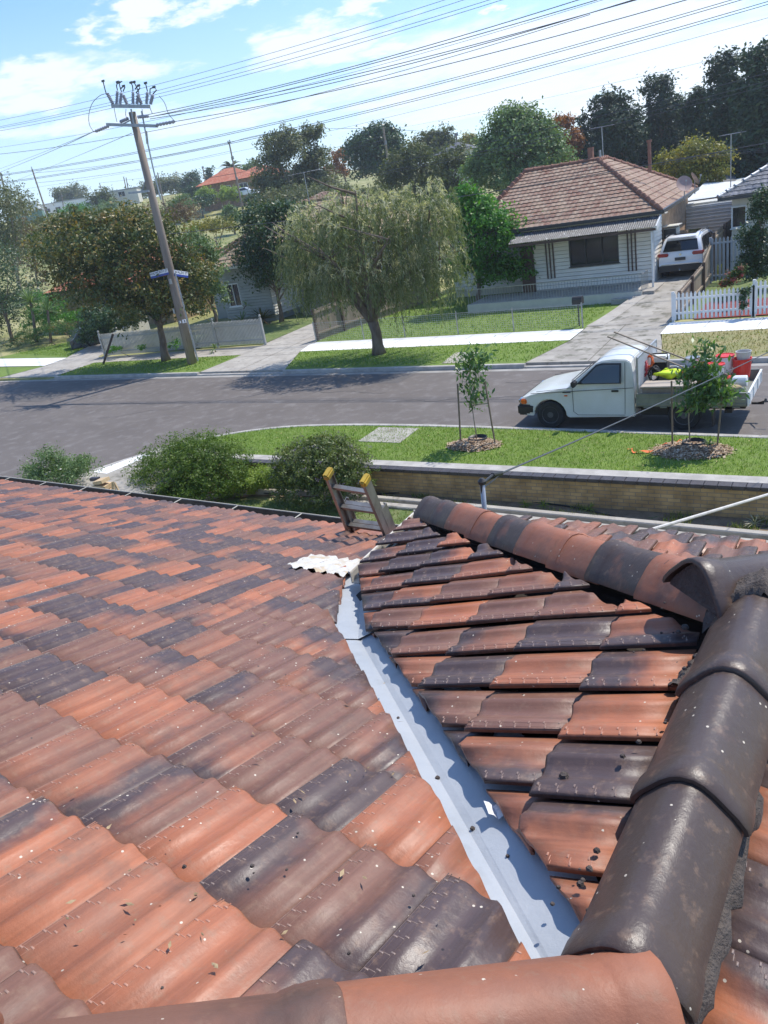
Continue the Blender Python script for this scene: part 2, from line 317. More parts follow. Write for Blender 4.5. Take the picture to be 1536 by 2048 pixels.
def brickmat(name, c1, c2, mortar, sx=1., rough=.85, bw=.23, bh=.076, axis='x'):
    m = bpy.data.materials.new(name); m.use_nodes = True; t = m.node_tree; b = t.nodes['Principled BSDF']; K = t.links.new
    s = N(t, 'ShaderNodeSeparateXYZ'); K(N(t, 'ShaderNodeTexCoord').outputs['Object'], s.inputs[0])
    c = N(t, 'ShaderNodeCombineXYZ'); K(mth(t, 'ADD', s.outputs[0], s.outputs[1]), c.inputs[0]); K(s.outputs[2], c.inputs[1])
    br = N(t, 'ShaderNodeTexBrick'); K(c.outputs[0], br.inputs['Vector']); br.inputs['Scale'].default_value = 1
    br.inputs['Brick Width'].default_value = bw; br.inputs['Row Height'].default_value = bh; br.inputs['Mortar Size'].default_value = .007; br.inputs['Bias'].default_value = .1
    br.inputs['Color1'].default_value = (*c1, 1); br.inputs['Color2'].default_value = (*c2, 1); br.inputs['Mortar'].default_value = (*mortar, 1)
    n = N(t, 'ShaderNodeTexNoise', i_Scale=3.0, i_Detail=6.0); K(N(t, 'ShaderNodeTexCoord').outputs['Object'], n.inputs['Vector'])
    x = N(t, 'ShaderNodeMixRGB', blend_type='MULTIPLY'); x.inputs[0].default_value = .8; K(br.outputs[0], x.inputs[1])
    r = N(t, 'ShaderNodeValToRGB'); K(n.outputs[0], r.inputs[0]); r.color_ramp.elements[0].position = .35; r.color_ramp.elements[0].color = (.5, .5, .5, 1); r.color_ramp.elements[1].position = .65; r.color_ramp.elements[1].color = (1, 1, 1, 1)
    K(r.outputs[0], x.inputs[2]); K(x.outputs[0], b.inputs['Base Color']); b.inputs['Roughness'].default_value = rough
    bp = N(t, 'ShaderNodeBump'); bp.inputs['Strength'].default_value = .5; bp.inputs['Distance'].default_value = .01; K(mth(t, 'SUBTRACT', 1.0, br.outputs['Fac']), bp.inputs['Height']); K(bp.outputs[0], b.inputs['Normal'])
    return m
M['brick'] = brickmat('brown_brick', (.62, .43, .20), (.47, .31, .14), (.30, .25, .18))
M['yellow_brick'] = brickmat('yellow_brick', (.46, .33, .16), (.36, .24, .11), (.35, .31, .25))
M['orange_brick'] = brickmat('orange_brick', (.46, .26, .13), (.34, .17, .09), (.35, .31, .25))

TWD = .2125; NU = 15
def prof(u):     # height of the tile's upper side across its width (0 = lap strip side)
    h = .0
    a = .016 if u < .20 else .016 * (.5 + .5 * math.cos(math.pi * min((u - .20) / .22, 1)))
    c = .016 * math.exp(-((u - .68) / .105) ** 2)
    return a * (1 if u > .02 else .75) + c - .004 * max(0, (u - .9) / .1)
US = [0, .03, .08, .14, .2, .26, .32, .38, .44, .5, .56, .62, .68, .74, .8, .88, 1.0]
def tile_local(detail=True):
    """verts in (across, down, up); closed solid"""
    Lt = EXPO + .05; vs = []; fs = []
    VS = [(-.05, 0), (EXPO * .5, 0), (EXPO - .03, 0), (EXPO - .008, -.002), (EXPO, -.008)]; n = len(US)
    for k, (v, dz) in enumerate(VS):
        for u in US: vs.append((u * TWD, v, prof(u) + dz))
    m = len(vs)
    for k, (v, dz) in enumerate(VS):
        for u in US: vs.append((u * TWD, v, prof(u) - .010 + (.001 if k == 4 else 0)))
    r = len(VS)
    for k in range(r - 1):
        for j in range(n - 1):
            a = k * n + j; fs.append([a, a + n, a + n + 1, a + 1]); fs.append([m + a, m + a + 1, m + a + n + 1, m + a + n])
    for j in range(n - 1): fs.append([(r - 1) * n + j, m + (r - 1) * n + j, m + (r - 1) * n + j + 1, (r - 1) * n + j + 1]); fs.append([j, j + 1, m + j + 1, m + j])
    for k in range(r - 1):
        a = k * n; fs.append([a, m + a, m + a + n, a + n]); a += n - 1; fs.append([a, a + n, m + a + n, m + a])
    base = (vs, fs); vs2 = []; fs2 = []
    def bx(u0, u1, v0, v1, h):
        z0 = prof(.1) - .001; q = len(vs2); e = .0012
        vs2.extend([(u0, v0, z0), (u1, v0, z0), (u1, v1, z0), (u0, v1, z0), (u0 + e, v0 + e, z0 + h), (u1 - e, v0 + e, z0 + h), (u1 - e, v1 - e, z0 + h), (u0 + e, v1 - e, z0 + h)])
        fs2.extend([[q + 4, q + 7, q + 6, q + 5], [q, q + 4, q + 5, q + 1], [q + 1, q + 5, q + 6, q + 2], [q + 2, q + 6, q + 7, q + 3], [q + 3, q + 7, q + 4, q]])
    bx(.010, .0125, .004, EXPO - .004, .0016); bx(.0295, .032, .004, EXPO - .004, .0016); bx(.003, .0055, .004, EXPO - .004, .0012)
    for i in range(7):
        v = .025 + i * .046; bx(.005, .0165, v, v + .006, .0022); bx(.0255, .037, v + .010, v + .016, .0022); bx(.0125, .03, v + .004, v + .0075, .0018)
    return base, (vs2, fs2)
TB, TD = tile_local(); TBV = np.array(TB[0]); TDV = np.array(TD[0])
def clip_solid(V, Fc, planes):
    bm = bmesh.new(); bv = [bm.verts.new(p) for p in V]
    for f in Fc:
        try: bm.faces.new([bv[i] for i in f])
        except ValueError: pass
    for (p, nn) in planes:
        g = bm.verts[:] + bm.edges[:] + bm.faces[:]
        if not bm.verts: break
        r = bmesh.ops.bisect_plane(bm, geom=g, plane_co=p, plane_no=nn, clear_outer=True, dist=1e-5)
        ce = [e for e in r['geom_cut'] if isinstance(e, bmesh.types.BMEdge) and e.is_valid and e.is_boundary]
        if len(ce) > 2:
            try: bmesh.ops.contextual_create(bm, geom=ce)
            except Exception: pass
    bm.verts.index_update(); V2 = [tuple(v.co) for v in bm.verts]; F2 = [[v.index for v in f.verts] for f in bm.faces]; bm.free(); return V2, F2
TINTS = []
def tile_field(name, org, eu, ev, en, i0, i1, j0, j1, planes_of, parent, stag=.5, dark=.3, detail_dist=7., label=None, flip=1):
    """org: point on the plane; eu across, ev down the slope, en normal. planes_of(centre) -> [(point, outward normal)]"""
    AV = []; AF = []; AC = []; AS = []; AT = []; nv = 0
    B = np.array([eu, ev, en])
    dark_n = np.random.default_rng(len(name) + 11)
    for j in range(j0, j1):
        off = stag * (j % 2) if stag == .5 else (stag * j) % 1
        for i in range(i0, i1):
            a = (i + off) * TWD; d = j * EXPO
            c = org + eu * (a + TWD / 2) + ev * (d + EXPO / 2)
            pl = planes_of(c)
            if pl is None: continue
            cs = [org + eu * (a + s) + ev * (d + t) for s in (0, TWD) for t in (-.06, EXPO)]
            need = []; skip = False
            for p, nn in pl:
                dd = [(q - p) @ nn for q in cs]
                if min(dd) > -.01: skip = True; break
                if max(dd) > -.001: need.append((p, nn))
            if skip: continue
            jt = dark_n.normal(0, 1, 6)
            tilt = .040 + .004 * jt[0]; lift = .0015 * jt[1]; sk = .004 * jt[2]
            dist = np.linalg.norm(c - CAM)
            def xf(V):
                V = V.copy(); z = V[:, 2] + tilt * (V[:, 1] / EXPO) - .030 + lift + .0025 * jt[3] * (V[:, 0] / TWD - .5)
                return org + np.outer(V[:, 0] * .982 + a + sk * V[:, 1], eu) + np.outer(V[:, 1] + d + .003 * jt[4], ev) + np.outer(z, en)
            V = xf(TBV); Fc = TB[1]
            if need:
                V, Fc = clip_solid(V, Fc, need)
                if not Fc: continue
                V = np.array(V)
            parts = [(V, Fc)]
            if dist < detail_dist:
                D = xf(TDV)
                if need:
                    bad = np.zeros(len(D), bool)
                    for p, nn in need: bad |= ((D - p) @ nn) > -.003
                    Fd = [f for f in TD[1] if not any(bad[q] for q in f)]
                else: Fd = TD[1]
                if Fd: parts.append((D, Fd))
            r = dark_n.random(3); kind = r[0]
            if kind < dark: dk = .75 + .35 * r[1]
            elif kind < dark + .36: dk = None
            else: dk = .0 + .1 * r[1]
            g = dark_n.random() ; end = dark_n.random() < .5
            base_r = .12 + .88 * dark_n.random() ** 1.0
            for pi_, (V, Fc) in enumerate(parts):
                loc = (V - org) @ B.T; vv = (loc[:, 1] - d) / EXPO; uu = (loc[:, 0] - a) / TWD
                if dk is None: t = (uu if r[1] < .6 else vv); t = t if end else 1 - t; dkv = .15 + .65 * np.clip(t, 0, 1)
                else: dkv = np.full(len(V), dk)
                AC.append(np.c_[np.clip(base_r + .3 * (uu - .5) * (1 if g > .5 else -1), 0, 1), dkv, np.full(len(V), .5 * r[2])])
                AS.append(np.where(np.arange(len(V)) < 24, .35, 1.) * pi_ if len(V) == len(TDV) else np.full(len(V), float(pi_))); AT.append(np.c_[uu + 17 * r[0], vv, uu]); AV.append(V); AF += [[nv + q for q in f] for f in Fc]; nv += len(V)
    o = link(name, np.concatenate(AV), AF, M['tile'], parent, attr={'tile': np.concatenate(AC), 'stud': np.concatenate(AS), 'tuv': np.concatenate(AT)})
    nr = np.zeros(len(o.data.polygons) * 3, np.float32); o.data.polygons.foreach_get('normal', nr); nr = nr.reshape(-1, 3); o.data.polygons.foreach_set('use_smooth', np.abs(nr @ en) > .72)
    if label: o['label'] = label
    return o
def P3(v2): return np.array([v2[0], v2[1], 0.])
def halfplane(p, q, inside):     # vertical plane through p,q ; outward = away from inside
    d = np.array(q) - np.array(p); nn = nrm([d[1], -d[0], 0])
    if (np.array(inside) - np.array(p)) @ nn > 0: nn = -nn
    return (np.array(p, float), nn)
# cut lines along the valley, read on each roof plane
VM = [hit(1062, 1925, N_M), hit(905, 1672, N_M), hit(775, 1400, N_M), hit(668, 1243, N_M), hit(690, 1150, N_M)]
VWp = [hit(1162, 1830, N_W), hit(1010, 1586, N_W), hit(840, 1356, N_W), hit(728, 1236, N_W), hit(716, 1130, N_W)]
inM = on_m(-3, 1.); inW = on_w(.5, 1.2)
eave_w0 = on_w(WL, 1.75); eave_w1 = on_w(WL, LW + WL)
def planes_main(c):
    b = (c - J)[:2] @ ey
    pl = [halfplane(on_m(-.05, .03), on_m(-2, -1.92), on_m(-3, 0)), halfplane(on_m(-8, W1 + .06), on_m(0, W1 + .06), inM)]
    if b < ((VM[3] - J)[:2] @ ey): pl.append(halfplane(VM[0], VM[3], inM))
    elif b < ((VM[4] - J)[:2] @ ey) + .1: pl.append(halfplane(VM[3], VM[4], inM))
    else: pl.append(halfplane(on_m(-2.05, 2), on_m(-2.05, 5), inM))
    return pl
nM = N_M; evM = nrm(on_m(0, 1) - on_m(0, 0)); euM = v3(ex)
# rows counted so that the last butt ends at the gutter
nrow = 17; k_end = (W1 + .03) * math.hypot(1, TM); org_m = J + evM * (k_end - 20 * EXPO) + euM * .02
tile_field('roof_tiles', org_m, euM, evM, nM, -66, 2, 0, 20, planes_main, house, .5, .20, label='large tiled slope running down to the brown gutter')
evW = nrm(on_w(1, 0) - on_w(0, 0)); euW = v3(wy)      # across goes up the picture (towards the street)
hipA = on_w(0, LW); corner = on_w(WL, LW + WL)
def planes_wing(c):
    b = (c - J)[:2] @ wy; a = -(c - J)[:2] @ wx
    off = .085 * v3(wx)                                    # ragged open strip under the hip caps
    jg = .03 * math.sin(b * 37) + .02 * math.sin(a * 23)
    pl = [halfplane(on_w(.06, 0), on_w(-.0, 3), on_w(1, 1)), halfplane(on_w(.11 + jg, LW - .06), on_w(WL + .11 + jg, LW + WL - .06), inW), halfplane(on_w(WL + .07, 0), on_w(WL + .07, 5), inW)]
    lim = (VWp[3] - J)[:2] @ wy
    if b < lim: pl.append(halfplane(VWp[0], VWp[3], inW))
    else: pl.append(halfplane(VWp[3], VWp[4] , on_w(.5, 2)))
    return pl
k_w = (WL + .05) * math.hypot(1, TW)
tile_field('roof_tiles', J + evW * (k_w - 8 * EXPO) + euW * .06, euW, evW, N_W, -3, 19, 0, 8, planes_wing, house, .33, .22, label='triangular tiled slope of the projecting wing beside the pale valley')
# right slope
evR = nrm(on_r(1, 0) - on_r(0, 0)); euR = -v3(wy)
def planes_right(c):
    return [halfplane(on_r(.09, 0), on_r(.17, 2), on_r(1, 0)), halfplane(on_r(.06, LW), on_r(2.06, LW + 2), on_r(2, 0))] if (c - J)[:2] @ wy > -.1 else [halfplane(on_r(-2, -2.12), on_r(0, -.12), on_r(2, -1))]
tile_field('roof_tiles', J - evR * .9 + euR * -3.8 , euR, evR, N_R, 0, 30, 0, 12, planes_right, house, .5, .3, label='tiled slope falling away to the right of the dark ridge')
# front slope (towards the street); its eave runs slightly askew, as measured
zE = J[2] - WL * TW; fe0 = on_w(WL + .06, LW + WL - .02); fe9 = atZ(1536, 1138, zE); fe0 = fe0 + v3(wy) * -.05; zE -= .035; fe9[2] = zE; fe0[2] = zE
evF = nrm(v3(wy, -TW)); euF = v3(-wx) * -1
orgF = J + v3(LW * wy)
def planes_front(c):
    return [halfplane(on_w(-.02, LW + .14), on_w(WL, LW + WL + .16), on_w(0, LW + 2)), halfplane(on_r(-.02, LW + .12), on_r(WL, LW + WL + .14), on_r(0, LW + 2)),
            halfplane(fe0, np.array([fe9[0], fe9[1], fe0[2]]), on_w(0, LW))]
tile_field('roof_tiles', orgF + evF * (k_w - 8 * EXPO), -v3(wx), evF, N_F, -14, 15, 0, 8, planes_front, house, .5, .3, label='narrow view of the tiled slope towards the street')
# dark boards under the tiles so that no daylight shows through the gaps
def deck(name, pts, nn, th=.02, off=-.10):
    b = MB(); P = [np.array(p) + nn * off for p in pts]; Q = [p - nn * th for p in P]; n = len(P)
    b.add(P + Q, [list(range(n)), list(range(2 * n - 1, n - 1, -1))] + [[i, (i + 1) % n, n + (i + 1) % n, n + i] for i in range(n)])
    return b.build(name, M['sark'], house)
deck('roof_boards', [on_m(-2, -2), J, on_m(-1.75, 1.75), on_m(-2.1, 2.1), on_m(-2.0, W1), on_m(-13.5, W1), on_m(-13.5, -2)], N_M)
deck('roof_boards', [J, on_w(0, LW), on_w(WL, LW + WL), on_w(WL, WL + .1)], N_W)
deck('roof_boards', [on_r(-2, -2), J, on_r(0, LW), on_r(2.6, LW + 2.6), on_r(2.6, -2)], N_R)
deck('roof_boards', [on_w(0, LW), on_r(WL, LW + WL), on_w(WL, LW + WL)], N_F)
# --- valley flashing
def flashing():
    drop = -.050
    C = [J + nrm([-1, 1, 0]) * -.05, None]
    # centre line: the crease, on both planes
    vdir = np.cross(N_M, N_W); vdir = vdir / -vdir[2]
    cen = [J + vdir * t + np.array([0, 0, drop]) for t in (.0, .2, .4, .575)]
    # the lower length bends straight down the slope
    e1 = (hit(716, 1250, N_M) ); e2 = hit(722, 1135, N_M)
    cen2 = [cen[-1], cen[-1] + (e2 - e1) * .5, cen[-1] + (e2 - e1) * 1.02]
    bb = MB(); wl = .27; segs = 40
    def strip(cs, dl, dr, up_l, up_r, tail=0):
        vs = []; fs = []
        for q_, c in enumerate(cs):
            row = []; wl = .12 if q_ == 0 else .27
            for s in (1., .96, .5, .08): row.append(c + dl * wl * s + up_l * 0)
            row.append(c - np.array([0, 0, .002]))
            for s in (.08, .5, .96, 1.): row.append(c + dr * wl * s)
            vs += row
        k = 9
        for i in range(len(cs) - 1):
            for j in range(k - 1): fs.append([i * k + j, i * k + j + 1, (i + 1) * k + j + 1, (i + 1) * k + j])
        bb.add(vs, fs)
    dv = nrm(vdir); dl = nrm(np.cross(N_M, dv)); dr = nrm(np.cross(dv, N_W))
    if dl @ v3(-ex) < 0: dl = -dl
    if dr @ v3(wx) < 0: dr = -dr
    strip(cen, dl, dr, 0, 0)
    o = bb.build('valley_flashing', M['flash'], house); o['label'] = 'pale blue-grey metal valley tray between the two tiled slopes'
    d2 = nrm(e2 - e1); dl2 = nrm(np.cross(N_M, d2)); dl2 = dl2 if dl2 @ v3(-ex) > 0 else -dl2
    b2 = MB(); rows = []
    up = np.array([0, 0, .006])
    for c in [cen[-1] - d2 * .05, cen[-1] + (e2 - e1) * .5, cen[-1] + (e2 - e1) * 1.0]:
        rows += [c + dl2 * .17 + up, c + dl2 * .03 + up, c + up, c + up - dl2 * .10 + np.array([0, 0, .055]), c + up - dl2 * .22 + np.array([0, 0, .1])]
    b2.add(rows, [[i * 5 + j, i * 5 + j + 1, (i + 1) * 5 + j + 1, (i + 1) * 5 + j] for i in range(2) for j in range(4)])
    q = b2.build('valley_outlet', M['flash'], house); q['label'] = 'bent lower end of the valley tray'
    return cen, e1, e2
FC = flashing()
# white painted lead dressed over the tile rolls at the bottom of the valley
pl = MB(); A_, B_, C_, D_ = hit(574, 1133, N_M, .008), hit(622, 1110, N_M, .008), hit(729, 1124, N_M, .008), hit(688, 1154, N_M, .008)
nu, nv_ = 60, 9; vs = []
for j in range(nv_):
    for i in range(nu):
        s, t = i / (nu - 1), j / (nv_ - 1); p = (A_ * (1 - s) + D_ * s) * (1 - t) + (B_ * (1 - s) + C_ * s) * t
        loc = (p - org_m) @ euM; uu = ((loc - (.5 * TWD)) / TWD) % 1
        vs.append(p + N_M * (prof(uu) * 1.0 - .002 + .004 * random.random()) + evM * .012 * math.sin(s * 31) * (1 if j in (0, nv_ - 1) else 0))
pl.add(vs, [[j * nu + i, j * nu + i + 1, (j + 1) * nu + i + 1, (j + 1) * nu + i] for j in range(nv_ - 1) for i in range(nu - 1)])
q = pl.build('lead_apron', M['lead'], house, smooth=True); q['label'] = 'crumpled white painted lead dressed over the tiles'
# --- torn sticker left on the flashing: a thing of its own
st = MB(); nn = N_W; c0 = hit(1003, 1622, N_W, -.035); a_ = nrm(hit(1030, 1605, N_W) - hit(975, 1632, N_W)); b_ = nrm(np.cross(nn, a_))
cols = 7; vs = []
for j in range(6):
    for i in range(cols):
        s = (i / (cols - 1) - .5) * .085; t = (j / 5 - .5) * .05; curl = max(0, -s - .015) ** 1.3 * 2.4 + max(0, t - .008) ** 1.2 * .8
        vs.append(c0 + a_ * s * (1 - .3 * (s < -.02)) + b_ * (t + .006 * math.sin(i * 2.1)) + nn * (curl + .003))
st.add(vs, [[j * cols + i, j * cols + i + 1, (j + 1) * cols + i + 1, (j + 1) * cols + i] for j in range(5) for i in range(cols - 1)])
M['sticker'] = mat('sticker', (.72, .72, .72), (.60, .60, .60), .5, ns=30)
tag(st.build('torn_sticker', M['sticker'], None, loc=c0), 'torn white sticker curling off the blue-grey valley tray', 'sticker')
# --- ridge and hip caps
CAPP = [(-.165, -.055), (-.16, -.035), (-.135, 0.0), (-.075, .062), (-.045, .085), (-.018, .096), (.018, .096), (.045, .085), (.075, .062), (.135, 0), (.16, -.035), (.165, -.055)]
def ridge_cap(p, d, ln, seed, darkness, base=.5, lift=0., sc=1., label=None, rough=.2, thick=.014, collar='start', side=None):
    """p: top line start, d: direction; collar at the start end. The cap is a hollow shell."""
    r = np.random.default_rng(seed); d = nrm(d); z = nrm(np.array([0, 0, 1.]) - d * d[2]); s = nrm(np.cross(d, z)); 
    st_ = [(0, .009), (.004, .014), (.038, .014), (.050, .011), (.062, .0105), (.085, .003), (.09, 0), (ln * .5, 0), (ln - .03, -.001), (ln, -.003)]
    if collar == 'none': st_ = [(0, -.002), (ln * .5, 0), (ln, 0)]
    vs = []; fs = []; k = len(CAPP); TI = []
    for x, h in st_:
        for (a, b) in CAPP:
            n2 = nrm([a * 1.1, .09]); 
            vs.append(p + d * x + s * (a + n2[0] * h) * sc + z * (b + n2[1] * h + lift) * sc)
    m = len(vs)
    for x, h in st_:
        for (a, b) in CAPP:
            n2 = nrm([a * 1.1, .09]); vs.append(p + d * x + s * (a + n2[0] * (min(h, .012) - thick)) * sc + z * (b + n2[1] * (min(h, .012) - thick) + lift) * sc)
    for i in range(len(st_) - 1):
        for j in range(k - 1):
            a = i * k + j; fs.append([a, a + 1, a + k + 1, a + k]); fs.append([m + a, m + a + k, m + a + k + 1, m + a + 1])
    for j in range(k - 1):
        fs.append([j, m + j, m + j + 1, j + 1]); a = (len(st_) - 1) * k + j; fs.append([a, a + 1, m + a + 1, m + a])
    for i in range(len(st_) - 1):
        a = i * k; fs.append([a, a + k, m + a + k, m + a]); a += k - 1; fs.append([a, m + a, m + a + k, a + k])
    vs = np.array(vs); n = len(vs); xx = ((vs - p) @ d) / ln
    if callable(darkness): dk = darkness(xx, (vs - p) @ s)
    else: dk = np.full(n, darkness)
    o = link('ridge_cap', vs, fs, M['cap'], house, smooth=True, attr={'tile': np.c_[np.full(n, base), dk, np.full(n, rough)]})
    bm = bmesh.new(); bm.from_mesh(o.data); bmesh.ops.recalc_face_normals(bm, faces=bm.faces); bm.to_mesh(o.data); bm.free()
    md = o.modifiers.new('edge', 'EDGE_SPLIT'); md.split_angle = math.radians(50)
    if label: o['label'] = label
    return o
Z = np.array([0, 0, 1.]); rd = v3(wy)
# wing ridge: three dark caps from the junction to the apex
RJ = J + v3(wx) * .015; RA = hipA + v3(wx) * .12; rdd = nrm(RA - RJ)
ridge_cap(RJ + rdd * -.12 + Z * .048, rdd, .26, 0, .85, .8, rough=.15, sc=.62, label='charcoal ridge cap disappearing under the orange hip cap')
ridge_cap(RJ + rdd * .08 + Z * .05, rdd, .46, 1, .82, .8, rough=.12, sc=.64, label='charcoal ridge cap nearest the junction')
ridge_cap(RJ + rdd * .49 + Z * .052, rdd, .44, 2, .80, .9, rough=.1, sc=.67, label='charcoal ridge cap with worn brown patches')
ridge_cap(RJ + rdd * .88 + Z * .05, rdd, .40, 3, .82, .8, rough=.1, sc=.71, label='short charcoal ridge cap below the apex')
# left hip from the apex down to the corner
hA2 = hipA + v3(wx) * .05 + v3(wy) * .03
hd = nrm(corner - hA2); hlen = np.linalg.norm(corner - hA2); hp = nrm([hd[0], hd[1], 0]); nc = 9; step = (hlen - .13) / nc
DK = {0: .42, 1: .74, 2: .30, 3: .12, 4: .74, 5: .40, 6: .10, 7: .72, 8: .80}
for i in range(nc):
    s0 = hA2 + hd * (i * step); end = s0 + hd * (step + .03)
    ridge_cap(end + Z * (.022 - .004 * i / 8 + .006 * math.sin(i * 2.3)), -hd + Z * .01 + v3(wx) * .012 * math.sin(i * 4.1), step + .07, 20 + i, DK[i], .35, rough=.35 + .1 * (i % 3), sc=.74, label=['brown and charcoal', 'charcoal', 'orange', 'orange', 'charcoal', 'mottled brown', 'bright orange', 'dark', 'charcoal'][i] + ' hip cap, number %d down from the apex' % (i + 1))
# right hip from the apex
hr = nrm(on_r(2, LW + 2) - on_r(0, LW))
ridge_cap(hA2 + Z * .050 - hr * .17 + v3(wy) * .04, hr + Z * .06, .66, 40, .84, .6, rough=.1, label='large glossy charcoal cap over the apex', sc=.77)
ridge_cap(hipA + hr * .44 + Z * .06, hr, .5, 41, .7, .6, rough=.3, sc=.9)
ridge_cap(hipA + hr * .90 + Z * .05, hr, .5, 42, .3, .4, rough=.3, sc=.9)
# main hip that climbs past the camera to the left
hm = nrm(on_m(-1, -1) - J)
ridge_cap(J - hm * .10 + Z * .052, hm, .56, 50, lambda x, s_: .22 + .22 * x, .45, rough=.5, sc=.84, label='big orange hip cap lapping over the dark ridge')
ridge_cap(J + hm * .40 + Z * .042, hm, .55, 51, lambda x, s_: .55 - .4 * x, .8, rough=.5, sc=.84, label='brown hip cap at the bottom edge')
ridge_cap(J + hm * .90 + Z * .042, hm, .55, 52, .15, .5, rough=.5, sc=.9)
ridge_cap(J + hm * 1.4 + Z * .042, hm, .55, 53, .6, .5, rough=.5, sc=.9)
# --- mortar
def plug(p, d, sc, lift=0.):
    d = nrm(d); z = nrm(np.array([0, 0, 1.]) - d * d[2]); s = nrm(np.cross(d, z)); B = MB(); q = [p + d * .02 + s * a * sc * .96 + z * (b * .97 + lift) * sc for a, b in CAPP]; r = [v + d * .05 for v in q]; n = len(q)
    B.add(q + r, [list(range(n)), list(range(2 * n - 1, n - 1, -1))] + [[i, (i + 1) % n, n + (i + 1) % n, n + i] for i in range(n)]); return B.build('mortar_plug', M['mortar'], house)
plug(hA2 + Z * .044 - hr * .17 + v3(wy) * .04, hr + Z * .06, .77)
def mortar(name, pts, w0, w1, h, nn, label=None, seed=1, n=60):
    """ragged strip along a polyline; offsets w0..w1 sideways"""
    r = np.random.default_rng(seed); P = [np.array(p) for p in pts]; ln = [0]
    for a, b in zip(P, P[1:]): ln.append(ln[-1] + np.linalg.norm(b - a))
    vs = []; fs = []; k = 6
    rw = np.convolve(r.normal(0, 1, n + 8), np.ones(3) / 3, 'same')
    for i in range(n):
        t = ln[-1] * i / (n - 1); j = max(q for q in range(len(P)) if ln[q] <= t + 1e-9); j = min(j, len(P) - 2)
        f = (t - ln[j]) / (ln[j + 1] - ln[j]); c = P[j] * (1 - f) + P[j + 1] * f; d = nrm(P[j + 1] - P[j]); s = nrm(np.cross(d, nn))
        e = w1 + .018 * rw[i] + .01 * r.random()
        for q in range(k):
            u = q / (k - 1); hh = h * math.sin(math.pi * (.25 + .75 * u)) * (1 + .25 * r.normal()); vs.append(c + s * (w0 + (e - w0) * u) + nn * (hh if q < k - 1 else -.03))
    for i in range(n - 1):
        for q in range(k - 1): a = i * k + q; fs.append([a, a + 1, a + k + 1, a + k])
    o = link(name, vs, fs, M['mortar'], house, smooth=True)
    if label: o['label'] = label
mortar('mortar_bedding', [RJ - rd * .3, RA], .055, .105, .016, N_R, 'dark ragged mortar on the right of the ridge', 3)
mortar('mortar_bedding', [RA - rd * .02, RJ + rd * .95], .06, .095, .012, N_W, 'thin broken mortar on the left of the ridge', 4)
# collar of mortar under the apex cap
mb = MB(); vs = []; r_ = np.random.default_rng(5)
for j in range(7):
    for i in range(26):
        a = -1 + 2 * i / 25; x = a * .15; hgt = .105 * (1 - abs(a) ** 1.7) - .04 * abs(a); q = RA - rd * (.02 + .022 * j) + rd * .05
        edge = 0.0 if 0 < j < 6 else -.03
        vs.append(q + v3(wx) * x + Z * (hgt + .045 + edge + .006 * r_.normal()))
mb.add(vs, [[j * 26 + i, j * 26 + i + 1, (j + 1) * 26 + i + 1, (j + 1) * 26 + i] for j in range(6) for i in range(25)])
mb.build('mortar_bedding', M['mortar'], house, smooth=True)['label'] = 'lump of dark mortar where the ridge meets the apex cap'
# loose mortar crumbs lying about
cr = MB()
for k in range(34):
    px, py = random.choice([(1340, 1300), (1330, 1400), (1300, 1450), (1280, 1500), (1190, 1740), (1150, 1790), (1330, 1240), (1210, 1720)]); px += random.gauss(0, 40); py += random.gauss(0, 50)
    if px > 1370: continue
    p = hit(px, py, N_W, .012); s = random.uniform(.003, .009); cr.lathe(p, [(s * .3, -s * .5), (s, 0), (s * .6, s * .7)], 6)
for k in range(16):
    p = hit(random.uniform(150, 1000), random.uniform(1200, 2000), N_M, .016); s = random.uniform(.002, .006); cr.lathe(p, [(s * .3, -s * .5), (s, 0), (s * .6, s * .7)], 6)
for px, py, s in ((1128, 1552, .013), (875, 1556, .008), (945, 1657, .007), (1015, 1712, .005), (1105, 1808, .005), (980, 1615, .004), (1370, 1255, .012), (1418, 1172, .012), (1140, 1950, .009)):
    p = hit(px, py, N_W, .015 if px > 1100 else -.045); cr.lathe(p, [(s * .5, -s * .4), (s, 0), (s * .7, s * .6)], 7)
tag(cr.build('mortar_crumbs', M['mortar']), 'dark crumbs of dry mortar scattered over the roof tiles', 'debris', kind='stuff')
tw = MB(); rt = np.random.default_rng(77)
for k in range(90):
    px, py = rt.uniform(0, 1000), rt.uniform(1020, 1980); p = hit(px, py, N_M, .012)
    if ((p - J)[:2] @ ex) > -abs((p - J)[:2] @ ey) - .1: continue
    a = rt.random() * 6.28; l = rt.uniform(.004, .014); d = euM * math.cos(a) + evM * math.sin(a); s_ = np.cross(N_M, d) * l * rt.uniform(.15, .4); tw.add([p - d * l, p + s_ + N_M * .003, p + d * l + N_M * .004, p - s_], [[0, 1, 2, 3]])
tag(tw.build('dry_leaf_bits', mat('dry_leaf_bits', (.40, .30, .17), (.22, .14, .07), .9, ns=40)), 'tiny dry leaf and twig bits lying on the large tiled slope', 'leaf litter', kind='stuff')
